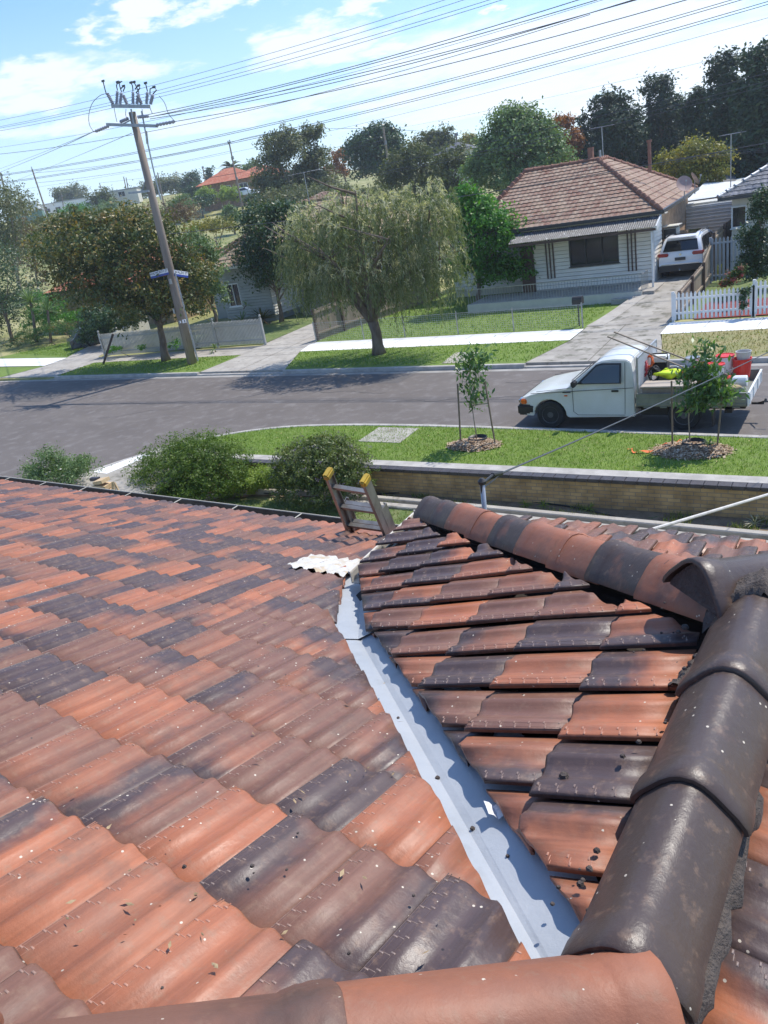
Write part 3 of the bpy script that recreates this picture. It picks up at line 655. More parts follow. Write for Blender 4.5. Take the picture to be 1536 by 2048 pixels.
# --- gutters, fascia, walls
def gutter(a, b, out, m, lip, name='gutter', w=.11, h=.085, zo=0.):
    a = np.array(a) + Z * zo; b = np.array(b) + Z * zo; o = nrm(out); g = MB(); T = .006
    pr = [(0, 0), (0, -h), (w, -h), (w, -.0)]
    for (x0, z0), (x1, z1) in zip(pr, pr[1:]):
        d = nrm([x1 - x0, z1 - z0]); nn2 = (-d[1] * T, d[0] * T)
        P = [a + o * x0 + Z * z0, a + o * x1 + Z * z1, b + o * x1 + Z * z1, b + o * x0 + Z * z0]
        Q = [p + o * nn2[0] + Z * nn2[1] for p in P]; g.add(P + Q, [[0, 1, 2, 3], [7, 6, 5, 4], [0, 4, 5, 1], [1, 5, 6, 2], [2, 6, 7, 3], [3, 7, 4, 0]])
    q = g.build(name, m, house); l = MB(); l.tube([a + o * (w + .004) + Z * .004, b + o * (w + .004) + Z * .004], .0085, 8)
    ll = np.linalg.norm(b - a); 
    for s in np.arange(.3, ll, .9): c = a + (b - a) * s / ll; l.bar(c + Z * .004, c + o * w + Z * .006, .018, .003)
    l.build('gutter_lip', lip, q, smooth=False); return q
g = gutter(on_m(-14, W1 + .03), on_m(-1.9, W1 + .03), v3(ey), M['gutter'], M['gutter_lip'], zo=.004, w=.12); g['label'] = 'brown metal gutter along the bottom of the large slope'
g = gutter(on_w(WL + .03, 2.60), on_w(WL + .03, LW + WL + .1), v3(-wx), M['cream_gutter'], M['cream_gutter'], w=.06, h=.07, zo=-.03); g['label'] = 'short cream gutter at the side of the wing'
fe1 = fe0 + (fe9 - fe0) * 1.5
g = gutter(fe0, fe1, np.cross([0, 0, 1.], nrm(fe1 - fe0)), M['cream_gutter'], M['cream_gutter'], w=.09, h=.08, zo=.05); g['label'] = 'cream gutter along the street side of the wing'
wb = MB(); 
def wbox(poly, z0, z1): wb.prism(poly, z0, z1)
hm_ = lambda a, b: (on_m(a, b)[0], on_m(a, b)[1])
zf = on_m(0, W1)[2] - .18
wbox([hm_(-13, W1 - .5), hm_(-2.3, W1 - .5), hm_(-2.3, .6), hm_(-13, .6)], -.6, zf)
hw_ = lambda a, b: (on_w(a, b)[0], on_w(a, b)[1])
wb.build('house_wall', M['brick'], house)
wb = MB(); wbox([hw_(WL - .4, 0), hw_(WL - .4, LW + WL - .45), hw_(-2.4, LW + WL - .45), hw_(-2.4, 0)], -.6, on_w(WL, 0)[2] - .14); wb.build('house_wall', M['brick'], house)['label'] = 'brick wall of the projecting wing'
fb = MB(); fb.bar(on_m(-14, W1 + .015) - Z * .14, on_m(-1.9, W1 + .015) - Z * .14, .025, .17); fb.build('fascia_board', M['cream'], house)
fb = MB(); fb.bar(on_w(WL, 2.6) - Z * .12, on_w(WL, LW + WL) - Z * .12, .02, .15); fb.bar(fe0 - Z * .12, fe1 - Z * .12, .02, .15); fb.build('fascia_board', M['cream'], house)
# ================================================================ GROUND
NK = [(30, 14.2), (6, 15.6), (-1.86, 16.08), (-4.73, 16.24), (-7.55, 16.40), (-10.28, 16.5), (-12.33, 16.47), (-13.98, 16.3), (-15.19, 15.92), (-16.24, 15.3), (-16.95, 14.6), (-17.5, 13.8), (-18.0, 12.8), (-18.35, 11.5), (-18.6, 9.5), (-18.8, 4), (-18.9, -20)]
def smooth(p, k=3):
    p = [np.array(a, float) for a in p]
    for _ in range(k):
        q = [p[0]]
        for a, b in zip(p, p[1:]): q += [a * .75 + b * .25, a * .25 + b * .75]
        p = q + [p[-1]]
    return p
NK = smooth(NK, 2)
def step(t): t = min(max(t, 0), 1); return t * t * (3 - 2 * t)
def hgt(x, y):
    r = math.hypot(x, y); h = .085
    if y < 13.5: h = -.52 + .60 * step((-14.6 - x) / 1.8)
    if y < 16.1 and (x < -17.2 or (y > 13.5 and x < -13.22)): h = -.06
    if 16.0 < y < 22.9: h = -.06
    if r > 52 and y > 0:
        t = r - 52; az = math.atan2(-x, y); k = .25 + .75 * step((az - .25) / .45)
        h += k * (.098 * (t - 18 * (1 - math.exp(-t / 18))) if t < 150 else .098 * (150 - 18) + 3.5 * (1 - math.exp(-(t - 150) / 60)) - 9 * step((t - 260) / 500))
    return h
def hz_(x, y): return hgt(x, y)
def grid_ground():
    xs = sorted(set([-460, -380, -320] + list(np.arange(-280, -60, 8)) + list(np.arange(-60, 20, 2.5)) + [-17.2, -17.18, -13.25, -13.2] + list(np.arange(-17, -14, .3)) + list(np.arange(20, 120, 8)) + [150, 220]))
    ys = sorted(set([-80, -60, -20, 0, 4, 8, 11, 12.3, 13.49, 13.51, 14.5, 15.99, 16.01, 18, 20, 22.88, 22.92] + list(np.arange(25, 60, 2.5)) + list(np.arange(60, 300, 8)) + [350, 420]))
    V = [(x, y, hgt(x, y)) for y in ys for x in xs]; n = len(xs)
    Fc = [[j * n + i, j * n + i + 1, (j + 1) * n + i + 1, (j + 1) * n + i] for j in range(len(ys) - 1) for i in range(n - 1)]
    return V, Fc
V, Fc = grid_ground(); tag(link('ground', V, Fc, M['hill_grass']), kind='structure')
FKy = lambda x: 22.35 + (-9.6 - x) * .022 if x > -40 else 23.0
# road: one sheet wide enough to run under both kerbs, the side street joins it
tag(sheet('road', [(60, 10), (60, 23.2)] + [(x, FKy(x) + .35) for x in (20, -9, -20, -30, -40)] + [(-120, 24.5), (-120, 12), (-60, 11), (-40, 8), (-36, -30), (-18.4, -30), (-18.2, 8)] + [(p[0], p[1] - .25) for p in NK[::-1] if p[1] > 8.5 and p[0] < 20], 0.0, M['asphalt']), kind='structure')
def strip(name, pts, w0, w1, z0, z1, m, kind='structure', joints=0):
    """ribbon along pts from offset w0 to w1 (left of travel is +) as a solid from z0 to z1"""
    b = MB(); P = [np.array(p, float) for p in pts]; n = len(P); A = []; Bq = []
    for i in range(n):
        d = P[min(i + 1, n - 1)] - P[max(i - 1, 0)]; d = d / np.hypot(*d); s = np.array([-d[1], d[0]]); A.append(P[i] + s * w0); Bq.append(P[i] + s * w1)
    vs = []
    for a, c in zip(A, Bq): vs += [(a[0], a[1], z0), (a[0], a[1], z1 - .02), (a[0] * .9 + c[0] * .1, a[1] * .9 + c[1] * .1, z1), (c[0] * .9 + a[0] * .1, c[1] * .9 + a[1] * .1, z1), (c[0], c[1], z1 - .02), (c[0], c[1], z0)]
    b.add(vs, [[i * 6 + j, i * 6 + j + 1, (i + 1) * 6 + j + 1, (i + 1) * 6 + j] for i in range(n - 1) for j in range(5)] + [[0, 5, 4, 3, 2, 1], [(n - 1) * 6 + j for j in range(6)]])
    return tag(b.build(name, m), kind=kind)
M['channel'] = mat('gutter_channel', (.36, .34, .31), (.26, .24, .21), .85, ns=2, bump=.2, bs=30)
# near kerb: travel is to the left; verge side is left-hand side when looking back... sign found from the geometry
strip('kerb', NK, 0, .16, -.05, .135, M['kerb'])
strip('kerb_channel', NK, -.30, -.002, -.05, .006, M['channel'])
fk = [(60, 22.35)] + [(x, FKy(x)) for x in (20, 0, -5.3)]; 
def fline(x0, x1, n=12): return [(x, FKy(x)) for x in np.linspace(x0, x1, n)]
strip('kerb', fline(40, -5.35), 0, -.16, -.05, .135, M['kerb'])
strip('kerb', fline(-9.55, -19.55), 0, -.16, -.05, .135, M['kerb'])
strip('kerb', fline(-24.3, -34.4), 0, -.16, -.05, .135, M['kerb'])
strip('kerb', fline(-39.3, -90), 0, -.16, -.05, .135, M['kerb'])
for a, c in ((-5.35, -9.55), (-19.55, -24.3), (-34.4, -39.3)): strip('kerb_crossing', fline(a, c), 0, -.16, -.05, .05, M['kerb'])
strip('kerb_channel', fline(40, -90, 60), .32, .002, -.05, .005, M['channel'])
ZV = .120
def S(name, poly, z, m, **k): return sheet(name, poly, z, M[m], **k)
# near verge, its slab and the concrete behind it
nkv = [(p[0] + 0, p[1]) for p in NK]
nv_in = [p + np.array([0, -.15]) if p[0] > -14 else p + np.array([.14, -.08]) for p in NK if p[1] > 14.2 and p[0] < 24]
S('verge_grass', [tuple(p) for p in nv_in] + [(-16.55, 14.3), (-14.3, 13.93), (24, 13.9)], ZV, 'grass', thick=.1)
S('side_path', [tuple(p + np.array([.15, -.05])) for p in NK if p[1] < 14.6 and p[1] > 8.5 and p[0] < 0] + [(-15.1, 8.5), (-14.55, 13.6), (-14.45, 13.92), (-16.6, 14.33)], ZV + .006, 'old_concrete', thick=.1)
S('white_path_strip', [(-17.95, 12.15), (-17.55, 13.55), (-17.12, 13.52), (-17.3, 12.1)], ZV + .012, 'new_concrete')
S('pit_cover', [(-11.12, 15.1), (-11.16, 16.2), (-9.93, 16.17), (-9.86, 15.07)], ZV + .012, 'concrete', thick=.06)
# our garden
S('lawn', [(-14.4, 9.0), (-14.2, 11.9), (-12.9, 12.5), (-10.2, 12.85), (-8, 12.75), (24, 11.6), (24, 6), (-14, 6)], -.50, 'grass_dull')
S('garden_bed', [(-16.3, 11.4), (-15.8, 13.0), (-15.0, 13.48), (24, 13.45), (24, 12.2), (-8, 13.0), (-10.2, 13.05), (-12.9, 12.7), (-14.4, 12.0), (-15, 11)], -.494, 'soil')
strip('garden_edging', smooth([(-14.6, 11.9), (-13.4, 12.75), (-12.0, 13.0), (-10.1, 13.0), (-8, 12.96), (-6.48, 12.91), (-1.45, 12.70), (10, 12.2)]), -.02, .13, -.52, -.40, M['concrete'])
strip('garden_channel', smooth([(-11.0, 12.9), (-10.1, 12.92), (-8, 12.9), (-6.48, 12.83), (-1.45, 12.6), (10, 12.1)]), -.22, -.025, -.52, -.44, M['concrete'])
# far side, right to left
S('verge_grass', [(40, 22.4), (40, 25.9), (-6.2, 25.72), (-5.3, 22.45)], ZV, 'dry_grass', thick=.1)
S('footpath', [(40, 25.91), (40, 27.5), (-6.3, 27.42), (-6.21, 25.73)], ZV + .004, 'new_concrete')
S('driveway', [(-5.4, 22.45), (-6.15, 25.7), (-6.35, 27.6), (-9.2, 27.6), (-9.1, 25.5), (-9.6, 22.6)], ZV, 'old_concrete', thick=.1)
def dz(y): return .12 + .38 * step((y - 27.6) / 7.5)
def ramp_strip(name, xl, xr, m, z=0, y0=27.6, y1=46):
    ys = np.linspace(y0, y1, 24); V = []; f = (lambda q, y: np.interp(y, [27.6, 33.5, 46], q))
    for y in ys: V += [(f(xl, y), y, -.05), (f(xl, y), y, dz(y) + z), (f(xr, y), y, dz(y) + z), (f(xr, y), y, -.05)]
    return tag(link(name, V, [[i * 4 + j, i * 4 + j + 1, i * 4 + j + 5, i * 4 + j + 4] for i in range(23) for j in range(3)] + [[0, 1, 2, 3]], M[m]), kind='structure')
ramp_strip('driveway', [-9.2, -8.40, -8.38], [-6.35, -6.38, -6.5], 'old_concrete'); ramp_strip('driveway_edge_strip', [-9.26, -8.46, -8.42], [-8.62, -7.95, -7.95], 'concrete', .012, y1=34.2)
S('verge_grass', [(-9.62, 22.55), (-9.16, 25.48), (-21.15, 25.8), (-19.6, 22.75)], ZV, 'grass', thick=.1)
S('pit_cover', [(-12.75, 22.85), (-12.95, 24.35), (-12.0, 24.25), (-11.75, 22.8)], ZV + .012, 'concrete')
S('footpath', [(-9.15, 25.50), (-9.2, 27.2), (-21.5, 27.55), (-21.62, 27.1), (-21.18, 25.82)], ZV + .004, 'new_concrete')
S('front_lawn', [(-9.22, 27.22), (-8.45, 33.6), (-8.45, 36), (-22.4, 39), (-21.6, 27.6)], ZV + .002, 'grass')
S('driveway', [(-19.6, 22.78), (-21.2, 25.8), (-21.65, 27.6), (-22.6, 38), (-26, 38), (-24.9, 28.1), (-24.4, 25.3), (-24.3, 22.85)], ZV, 'concrete', thick=.1)
S('verge_grass', [(-24.35, 22.85), (-24.45, 25.7), (-34.7, 25.6), (-34.45, 23.05)], ZV, 'grass', thick=.1)
S('footpath', [(-24.47, 25.72), (-24.6, 27.5), (-35.2, 26.9), (-36.5, 27.0), (-34.72, 25.62)], ZV + .004, 'concrete')
S('front_lawn', [(-24.95, 27.9), (-25.9, 38), (-33, 38), (-33.5, 27.6)], ZV + .002, 'grass_dull')
S('driveway', [(-34.5, 23.05), (-34.75, 25.65), (-36.4, 27.3), (-39.5, 34), (-43, 34), (-40.0, 28.5), (-38.6, 25.5), (-39.4, 23.15)], ZV, 'concrete', thick=.1)
S('verge_grass', [(-39.5, 23.2), (-38.7, 25.4), (-70, 27), (-75, 24)], ZV, 'grass', thick=.1)
S('footpath', [(-38.72, 25.45), (-39.1, 27.2), (-60, 29.4), (-60, 27)], ZV + .006, 'new_concrete')
S('front_lawn', [(-39.2, 27.25), (-41.6, 30.9), (-46, 34.5), (-60, 34), (-60, 29.5)], ZV + .002, 'grass')
S('garden_bed', [(-6.5, 28), (-6.6, 36), (10, 36), (10, 27.8)], ZV - .004, 'grass_dull')
M['red_mulch'] = mat('red_mulch', (.26, .045, .03), (.17, .03, .025), .95, ns=14, bump=.9, bs=60)
S('garden_bed', [(-5.6, 27.8), (-5.7, 30.6), (-2, 30.9), (8, 31), (8, 27.9)], ZV + .003, 'red_mulch')
# joints in the old driveways and footpaths: real grooves drawn as thin dark seams
M['joint'] = mat('joint', (.07, .06, .045), (.12, .11, .07), .95, ns=9)
jb = MB()
def seam(a, b_, z, w=.025):
    d = np.array(b_) - np.array(a); d = d / np.hypot(*d); s = np.array([-d[1], d[0]]) * w / 2; jb.quad((*(np.array(a) - s), z), (*(np.array(b_) - s), z), (*(np.array(b_) + s), z), (*(np.array(a) + s), z))
for y in (25.55, 27.5): seam((-9.1, y), (-6.3, y + .05), ZV + .004)
seam((-7.55, 22.5), (-7.8, 27.5), ZV + .0045)
for y in (25.3, 27.4, 29.6, 32): seam((-24.5, y), (-21.3, y + .1), ZV + .004)
seam((-22.1, 22.8), (-23.3, 33), ZV + .0045)
for x in np.arange(-20, -10, 1.6): seam((x, 25.6), (x, 27.3), ZV + .008, .012)
for x in np.arange(-5, 4, 1.6): seam((x, 25.9), (x + .02, 27.4), ZV + .008, .012)
seam((-17.6, 12.6), (-14.6, 12.9), ZV + .01); seam((-18.2, 11.2), (-14.9, 11.1), ZV + .01)
tag(jb.build('path_joints', M['joint']), kind='structure')
# worn patches and hairline seams on the road
# repairs, tar lines and drips on the road
M['tar'] = mat('tar_seal', (.060, .055, .052), (.085, .078, .072), .7, ns=6, bump=.2, bs=60); M['patch'] = mat('road_patch', (.098, .088, .082), (.118, .106, .098), .88, ns=3, bump=.4, bs=120)
rb = MB(); rr2 = np.random.default_rng(9)
for x0, y0, L9, a9 in ((-30, 18.5, 9, .05), (-20, 20.4, 7, -.08), (-12, 18.9, 5, .1), (-40, 17, 9, -.05), (-24, 16.8, 6, .5), (-9.5, 20.8, 4, -.02)):
    n9 = 40; P9 = [(x0 + L9 * i / n9 * math.cos(a9) , y0 + L9 * i / n9 * math.sin(a9) + .10 * math.sin(i * .5 + x0) + .04 * rr2.normal()) for i in range(n9)]
    for p, q in zip(P9, P9[1:]): rb.quad((p[0], p[1] - .012, .0045), (q[0], q[1] - .012, .0045), (q[0], q[1] + .012, .0045), (p[0], p[1] + .012, .0045))
tag(rb.build('road_cracks', M['tar']), kind='structure')
S('road_patch', [(-33, 19.2), (-30.2, 19.1), (-30.0, 20.6), (-32.8, 20.8)], .004, 'patch'); S('road_patch', [(-15.2, 21.0), (-13.4, 20.95), (-13.3, 22.0), (-15.1, 22.05)], .004, 'patch')
# ---------------- grass blades (uncountable)
def blades(name, polys, dens, z, h, cols, seed, parent_kind='stuff', w=.012):
    r = np.random.default_rng(seed); VS = []; 
    for poly in polys:
        p = np.array(poly, float); lo = p.min(0); hi = p.max(0); n = int(dens * np.prod(hi - lo)); q = lo + r.random((n, 2)) * (hi - lo)
        ins = np.zeros(n, bool); k = len(p)
        for i in range(k):
            a, b_ = p[i], p[(i + 1) % k]; c = ((a[1] > q[:, 1]) != (b_[1] > q[:, 1])) & (q[:, 0] < (b_[0] - a[0]) * (q[:, 1] - a[1]) / (b_[1] - a[1] + 1e-12) + a[0]); ins ^= c
        VS.append(q[ins])
    q = np.concatenate(VS); n = len(q); th = r.random(n) * math.pi * 2; H = h * (.5 + r.random(n)); ww = w * (.6 + .8 * r.random(n)); ln = r.normal(0, .45, (n, 2)) * H[:, None]
    d = np.c_[np.cos(th), np.sin(th)]; a = np.c_[q - d * ww[:, None] / 2, np.full(n, z)]; b_ = np.c_[q + d * ww[:, None] / 2, np.full(n, z)]; c = np.c_[q + ln, z + H]
    V = np.stack([a, b_, c], 1).reshape(-1, 3); Fc = np.arange(n * 3).reshape(-1, 3)
    return tag(link(name, V, Fc, cols, attr={'rnd': np.repeat(r.random(n), 3)}), 'short blades of grass growing over the ' + parent_kind, 'grass', kind='stuff')
M['blade'] = leafmat('grass_blade', [(.085, .155, .02), (.13, .235, .028), (.19, .29, .045), (.30, .31, .10)], .35, .6, .2, .9)
M['blade_dull'] = leafmat('grass_blade_dull', [(.07, .12, .02), (.12, .18, .03), (.2, .22, .06), (.26, .24, .10)], .3, .6, .2, 1.1)
M['blade_dry'] = leafmat('grass_blade_dry', [(.12, .15, .04), (.28, .24, .1), (.38, .32, .17)], .3, .7, .2, .8)
vn = [tuple(p) for p in nv_in if p[0] < 2] + [(-16.55, 14.3), (-14.3, 13.95), (1, 13.92)]
blades('grass', [vn], 900, ZV, .045, M['blade'], 1, 'near verge between the kerb and the brick wall', w=.012)
blades('grass', [[(-14.2, 11.0), (-12.9, 12.5), (-10.2, 12.8), (-8, 12.7), (1, 12.55), (1, 10), (-14, 9.5)]], 450, -.50, .05, M['blade_dull'], 2, 'garden lawn below the brick wall', w=.013)
blades('grass', [[(-9.62, 22.75), (-9.2, 25.45), (-21.1, 25.75), (-19.7, 22.95)], [(-9.3, 27.3), (-9.35, 33.6), (-22.0, 36), (-21.6, 27.7)], [(-24.5, 23.05), (-24.5, 25.6), (-34.6, 25.5), (-34.4, 23.2)], [(-39.3, 27.4), (-41.6, 30.9), (-46, 33.5), (-50, 30)]], 130, ZV, .06, M['blade'], 3, 'lawns and verges across the street', w=.03)
blades('grass', [[(1, 22.6), (1, 25.8), (-6.1, 25.65), (-5.4, 22.65)]], 150, ZV, .06, M['blade_dry'], 4, 'dry verge behind the parked truck', w=.025)
r_ = np.random.default_rng(5); w_ = []
blades('grass', [[(x - .2, y - .12), (x + .2, y - .12), (x + .2, y + .12), (x - .2, y + .12)] for x, y in [(-15 + 15 * r_.random(), 12.95 + .45 * r_.random()) for _ in range(26)]], 500, -.49, .10, M['blade_dull'], 6, 'bare soil at the foot of the brick wall', w=.015)
# fallen leaves on the near verge
fl = MB()
for k in range(260):
    x = -14 + 14 * random.random(); y = 14 + 2.1 * random.random(); t = random.random() * 6.28; s = random.uniform(.02, .045)
    fl.quad((x, y, ZV + .035), (x + s * math.cos(t), y + s * math.sin(t), ZV + .045), (x + s * 1.3 * math.cos(t + .5), y + s * 1.3 * math.sin(t + .5), ZV + .035), (x + s * .5 * math.cos(t + 1.1), y + s * .5 * math.sin(t + 1.1), ZV + .05))
M['dead_leaf'] = mat('dead_leaf', (.42, .36, .16), (.3, .22, .09), .8, ns=3)
tag(fl.build('fallen_leaves', M['dead_leaf']), 'dry fallen leaves scattered over the near verge', 'leaves', kind='stuff')
# ---------------- retaining wall
rw = thing('retaining_wall', 'low brown brick retaining wall with a dark brick edge and concrete top', 'garden wall', (-6, 13.5, -.5))
MB().box((4.65, 13.53, -.22), (38.1, .14, .56)).build('wall_face', M['brick'], rw)
b = MB(); 
x = -14.4
while x < 12:
    b.box((x + .112, 13.515, .088), (.222, .21, .072)); x += .232
M['header'] = mat('dark_glazed_brick', (.045, .040, .045), (.075, .066, .07), .5, ns=7, bump=.2)
bevel(b.build('coping_bricks', M['header'], rw), .006, 1)
MB().box((4.65, 13.76, .085), (38.1, .30, .085)).build('coping_slab', M['kerb'], rw)
lb = MB().box((0, 0, 0), (.22, .10, .075), rz=.2, rx=.1); o = bevel(lb.build('loose_brick', M['yellow_brick']), .006); o.location = atZ(814, 982, -.45); tag(o, 'loose yellow brick lying on the soil below the brick wall', 'brick')
h = MB(); hp_ = smooth([np.array(atZ(x, y, -.47)) for x, y in ((735, 990), (800, 984), (900, 990), (1040, 1001), (1140, 1012), (1200, 1026), (1262, 1040), (1310, 1046))], 3)
h.tube(hp_, .014, 6); o = h.build('garden_hose', M['black'], smooth=True); tag(o, 'thin black irrigation hose snaking along the soil bed by the wall', 'hose')
MB().tube([hp_[-1], hp_[-1] + nrm(hp_[-1] - hp_[-4]) * .12], .022, 8).build('hose_connector', M['white_paint'], None)
tag(bpy.data.objects["hose_connector"], 'small pale connector on the end of the black hose', 'hose fitting')
h = MB(); h.tube(smooth([np.array(atZ(x, y, -.47)) for x, y in ((1370, 1052), (1440, 1057), (1536, 1052), (1600, 1050))], 2), .012, 6); tag(h.build('garden_hose', M['black']), 'second black hose on the soil nearer the right edge', 'hose')
h = MB(); h.tube(smooth([np.array(atZ(x, y, -.46)) for x, y in ((400, 992), (450, 980), (520, 985), (560, 990))], 2), .016, 6); tag(h.build('garden_hose', M['black']), 'black hose curving between the two round shrubs', 'hose')
# ================================================================ HOUSES, FENCES, VEHICLES
def flat_tiles(name, cols, w=.30, rows=.34):
    m = bpy.data.materials.new(name); m.use_nodes = True; t = m.node_tree; b = t.nodes['Principled BSDF']; K = t.links.new
    co = N(t, 'ShaderNodeTexCoord').outputs['Object']
    n = N(t, 'ShaderNodeTexNoise', i_Scale=1.3, i_Detail=6.0, i_Roughness=.65); K(co, n.inputs['Vector'])
    a = N(t, 'ShaderNodeAttribute', attribute_name='rnd')
    f = mth(t, 'ADD', mth(t, 'MULTIPLY', a.outputs['Fac'], .35), mth(t, 'MULTIPLY', n.outputs[0], .9))
    r = N(t, 'ShaderNodeValToRGB'); K(f, r.inputs[0]); e = r.color_ramp.elements; e[0].position = .38; e[0].color = (*cols[0], 1); e[1].position = .85; e[1].color = (*cols[2], 1); q = e.new(.6); q.color = (*cols[1], 1)
    n2 = N(t, 'ShaderNodeTexNoise', i_Scale=14.0, i_Detail=4.0); K(co, n2.inputs['Vector']); rr = N(t, 'ShaderNodeMapRange'); K(n2.outputs[0], rr.inputs[0]); rr.inputs[1].default_value = .55; rr.inputs[2].default_value = .7
    x = N(t, 'ShaderNodeMixRGB'); K(rr.outputs[0], x.inputs[0]); K(r.outputs[0], x.inputs[1]); x.inputs[2].default_value = (*cols[3], 1)
    K(x.outputs[0], b.inputs['Base Color']); b.inputs['Roughness'].default_value = .8; return m
def tiled_plane(parent, name, m, eave_a, eave_b, top_a, top_b, tw=.25, ex_=.33, amp=.02, label=None):
    """roof slope as real overlapping rows of rolled tiles between an eave and a ridge (trapezium or triangle)"""
    A, B, C, D = [np.array(q, float) for q in (eave_a, eave_b, top_b, top_a)]   # D above A, C above B
    u = nrm(B - A); nn = nrm(np.cross(B - A, D - A)); nn = nn if nn[2] > 0 else -nn; dn = nrm(np.cross(nn, u)); dn = dn if dn[2] < 0 else -dn
    H = abs((D - A) @ dn); rows = max(1, int(round(H / ex_))); e = H / rows; VS = []; FS = []; RD = []; n0 = 0
    def ulim(s):                                   # u-range at height s above the eave
        f = min(s / H, 1.0); a = A * (1 - f) + D * f; b = B * (1 - f) + C * f; return (a - A) @ u, (b - A) @ u
    r = np.random.default_rng(int(abs(A[0] * 10)) + rows)
    for j in range(rows):
        s0, s1 = j * e, (j + 1) * e; a0, b0 = ulim(s0); a1, b1 = ulim(s1 + .02)
        n = max(2, int((b0 - a0) / (tw / 6)) + 1); us = np.linspace(a0, b0, n); ut = np.clip(us, min(a1, b1), max(a1, b1))
        ph = lambda q: amp * np.abs(np.sin(np.pi * q / tw)) ** 1.3 * (1)
        lo = A + np.outer(us, u) - dn * s0 + np.outer(ph(us) + .045, nn); lo2 = A + np.outer(us, u) - dn * s0 + np.outer(ph(us) + .015, nn) ; hi = A + np.outer(ut, u) - dn * (s1 + .0) + np.outer(ph(ut) * .9 + .012, nn)
        VS += [lo2, lo, hi]; rr = r.random(int((b0 - a0) / tw) + 40); RD += [rr[((us - a0) / tw).astype(int)]] * 3
        FS += [[n0 + i, n0 + i + 1, n0 + n + i + 1, n0 + n + i] for i in range(n - 1)] + [[n0 + n + i, n0 + n + i + 1, n0 + 2 * n + i + 1, n0 + 2 * n + i] for i in range(n - 1)]; n0 += 3 * n
    o = link(name, np.concatenate(VS), FS, m, parent, attr={'rnd': np.concatenate(RD)})
    if label: o['label'] = label
    return o
def caps(parent, m, a, b, r=.09, ln=.42, name='ridge_capping'):
    a = np.array(a, float); b = np.array(b, float); n = max(1, int(round(np.linalg.norm(b - a) / ln))); g = MB(); d = (b - a) / n
    for i in range(n):
        p = a + d * i; q = a + d * (i + 1.05); g.tube([p + Z * .035, p + d * .12 + Z * .035, p + d * .13 + Z * .03, q + Z * .02], [r * 1.15, r * 1.15, r, r * .95], 10)
    return g.build(name, m, parent, smooth=True)
def weatherboards(parent, x0, y0, x1, y1, z0, z1, m, name='weatherboard_wall', bd=.16, holes=()):
    """lapped boards on a wall line; outward side is to the right of travel"""
    d = np.array([x1 - x0, y1 - y0]); Ln = np.hypot(*d); d = d / Ln; o = np.array([d[1], -d[0]]); g = MB(); z = z0
    while z < z1 - .02:
        h = min(bd, z1 - z)
        segs = [(0, Ln)]
        for (a, b, c, e) in holes:
            if z + h > c and z < e: segs = [s for q in segs for s in ((q[0], min(q[1], a)), (max(q[0], b), q[1])) if s[1] - s[0] > .01]
        for s0, s1 in segs:
            p = [np.array([x0, y0]) + d * s0, np.array([x0, y0]) + d * s1]
            lo = [(*(q + o * .045), z) for q in p]; up = [(*(q + o * .02), z + h - .02) for q in p]; bk = [(*(q - o * .09), z) for q in p]; bu = [(*(q - o * .09), z + h - .02) for q in p]
            g.add(lo + up + bk + bu, [[0, 1, 3, 2], [0, 4, 5, 1], [4, 6, 7, 5], [2, 3, 7, 6], [0, 2, 6, 4], [1, 5, 7, 3]])
        z += bd
    return g.build(name, m, parent)
def window(parent, cx, cy, cz, w, h, ang=0, mull=1, frame=None, curtain=True, name='window', out=.04, label=None):
    """frame + pane in a wall whose outward normal points along ang (radians, 0 = towards -y)"""
    c, s = math.cos(ang), math.sin(ang)
    def T(x, y, z): return (cx + x * c - y * s, cy + x * s + y * c, cz + z)
    g = MB(); t = .06; R = Matrix.Rotation(ang, 3, 'Z')
    def bx(b, x, y, z, dx, dy, dz): b.box(T(x, y, z), (dx, dy, dz), M=R)
    for sx in (-1, 1): bx(g, sx * (w / 2 - t / 2), -out / 2, 0, t, out + .06, h)
    for sz in (-1, 1): bx(g, 0, -out / 2, sz * (h / 2 - t / 2), w - 2 * t, out + .055, t)
    for i in range(mull): bx(g, -w / 2 + w * (i + 1) / (mull + 1), -out / 2, 0, .045, out + .05, h - 2 * t)
    bx(g, 0, -out / 2 - .03, -h / 2 - .02, w + .1, out + .08, .04)
    f = g.build(name, frame or M['dark_metal'], parent)
    p = MB(); bx(p, 0, .0, 0, w - 2 * t, .012, h - 2 * t); p.build('pane', M['glass'], f)
    if curtain:
        for sd_ in (-1, 1):
            q = MB()
            for i in range(9): bx(q, sd_ * (w / 2 - t - (i + .5) * w * .036), .05 + .012 * (i % 2), 0, w * .037, .012, h - 2 * t)
            q.build('curtain', M['curtain'], f)
    if label: f['label'] = label
    return f
M['glass2'] = M['glass']; M['curtain'] = mat('curtain', (.20, .21, .21), (.28, .29, .29), .9, ns=5)
g_ = bpy.data.materials['window_glass']; pb = g_.node_tree.nodes['Principled BSDF']; pb.inputs['Alpha'].default_value = .72
M['wb_white'] = mat('weatherboard_white', (.83, .79, .70), (.75, .72, .64), .55, ns=1.2)
M['wb_grey'] = mat('weatherboard_grey', (.34, .36, .34), (.28, .30, .28), .6, ns=1.2)
M['roof_brown'] = flat_tiles('brown_roof_tiles', [(.19, .08, .05), (.25, .15, .10), (.33, .23, .16), (.36, .31, .25)])
M['roof_tan'] = flat_tiles('tan_roof_tiles', [(.30, .19, .11), (.38, .27, .17), (.42, .31, .2), (.2, .13, .09)])
M['roof_orange'] = flat_tiles('orange_roof_tiles', [(.46, .13, .06), (.52, .17, .09), (.56, .24, .14), (.36, .15, .1)])
M['roof_dark'] = flat_tiles('dark_roof_tiles', [(.10, .105, .12), (.14, .145, .16), (.2, .2, .22), (.28, .28, .3)])
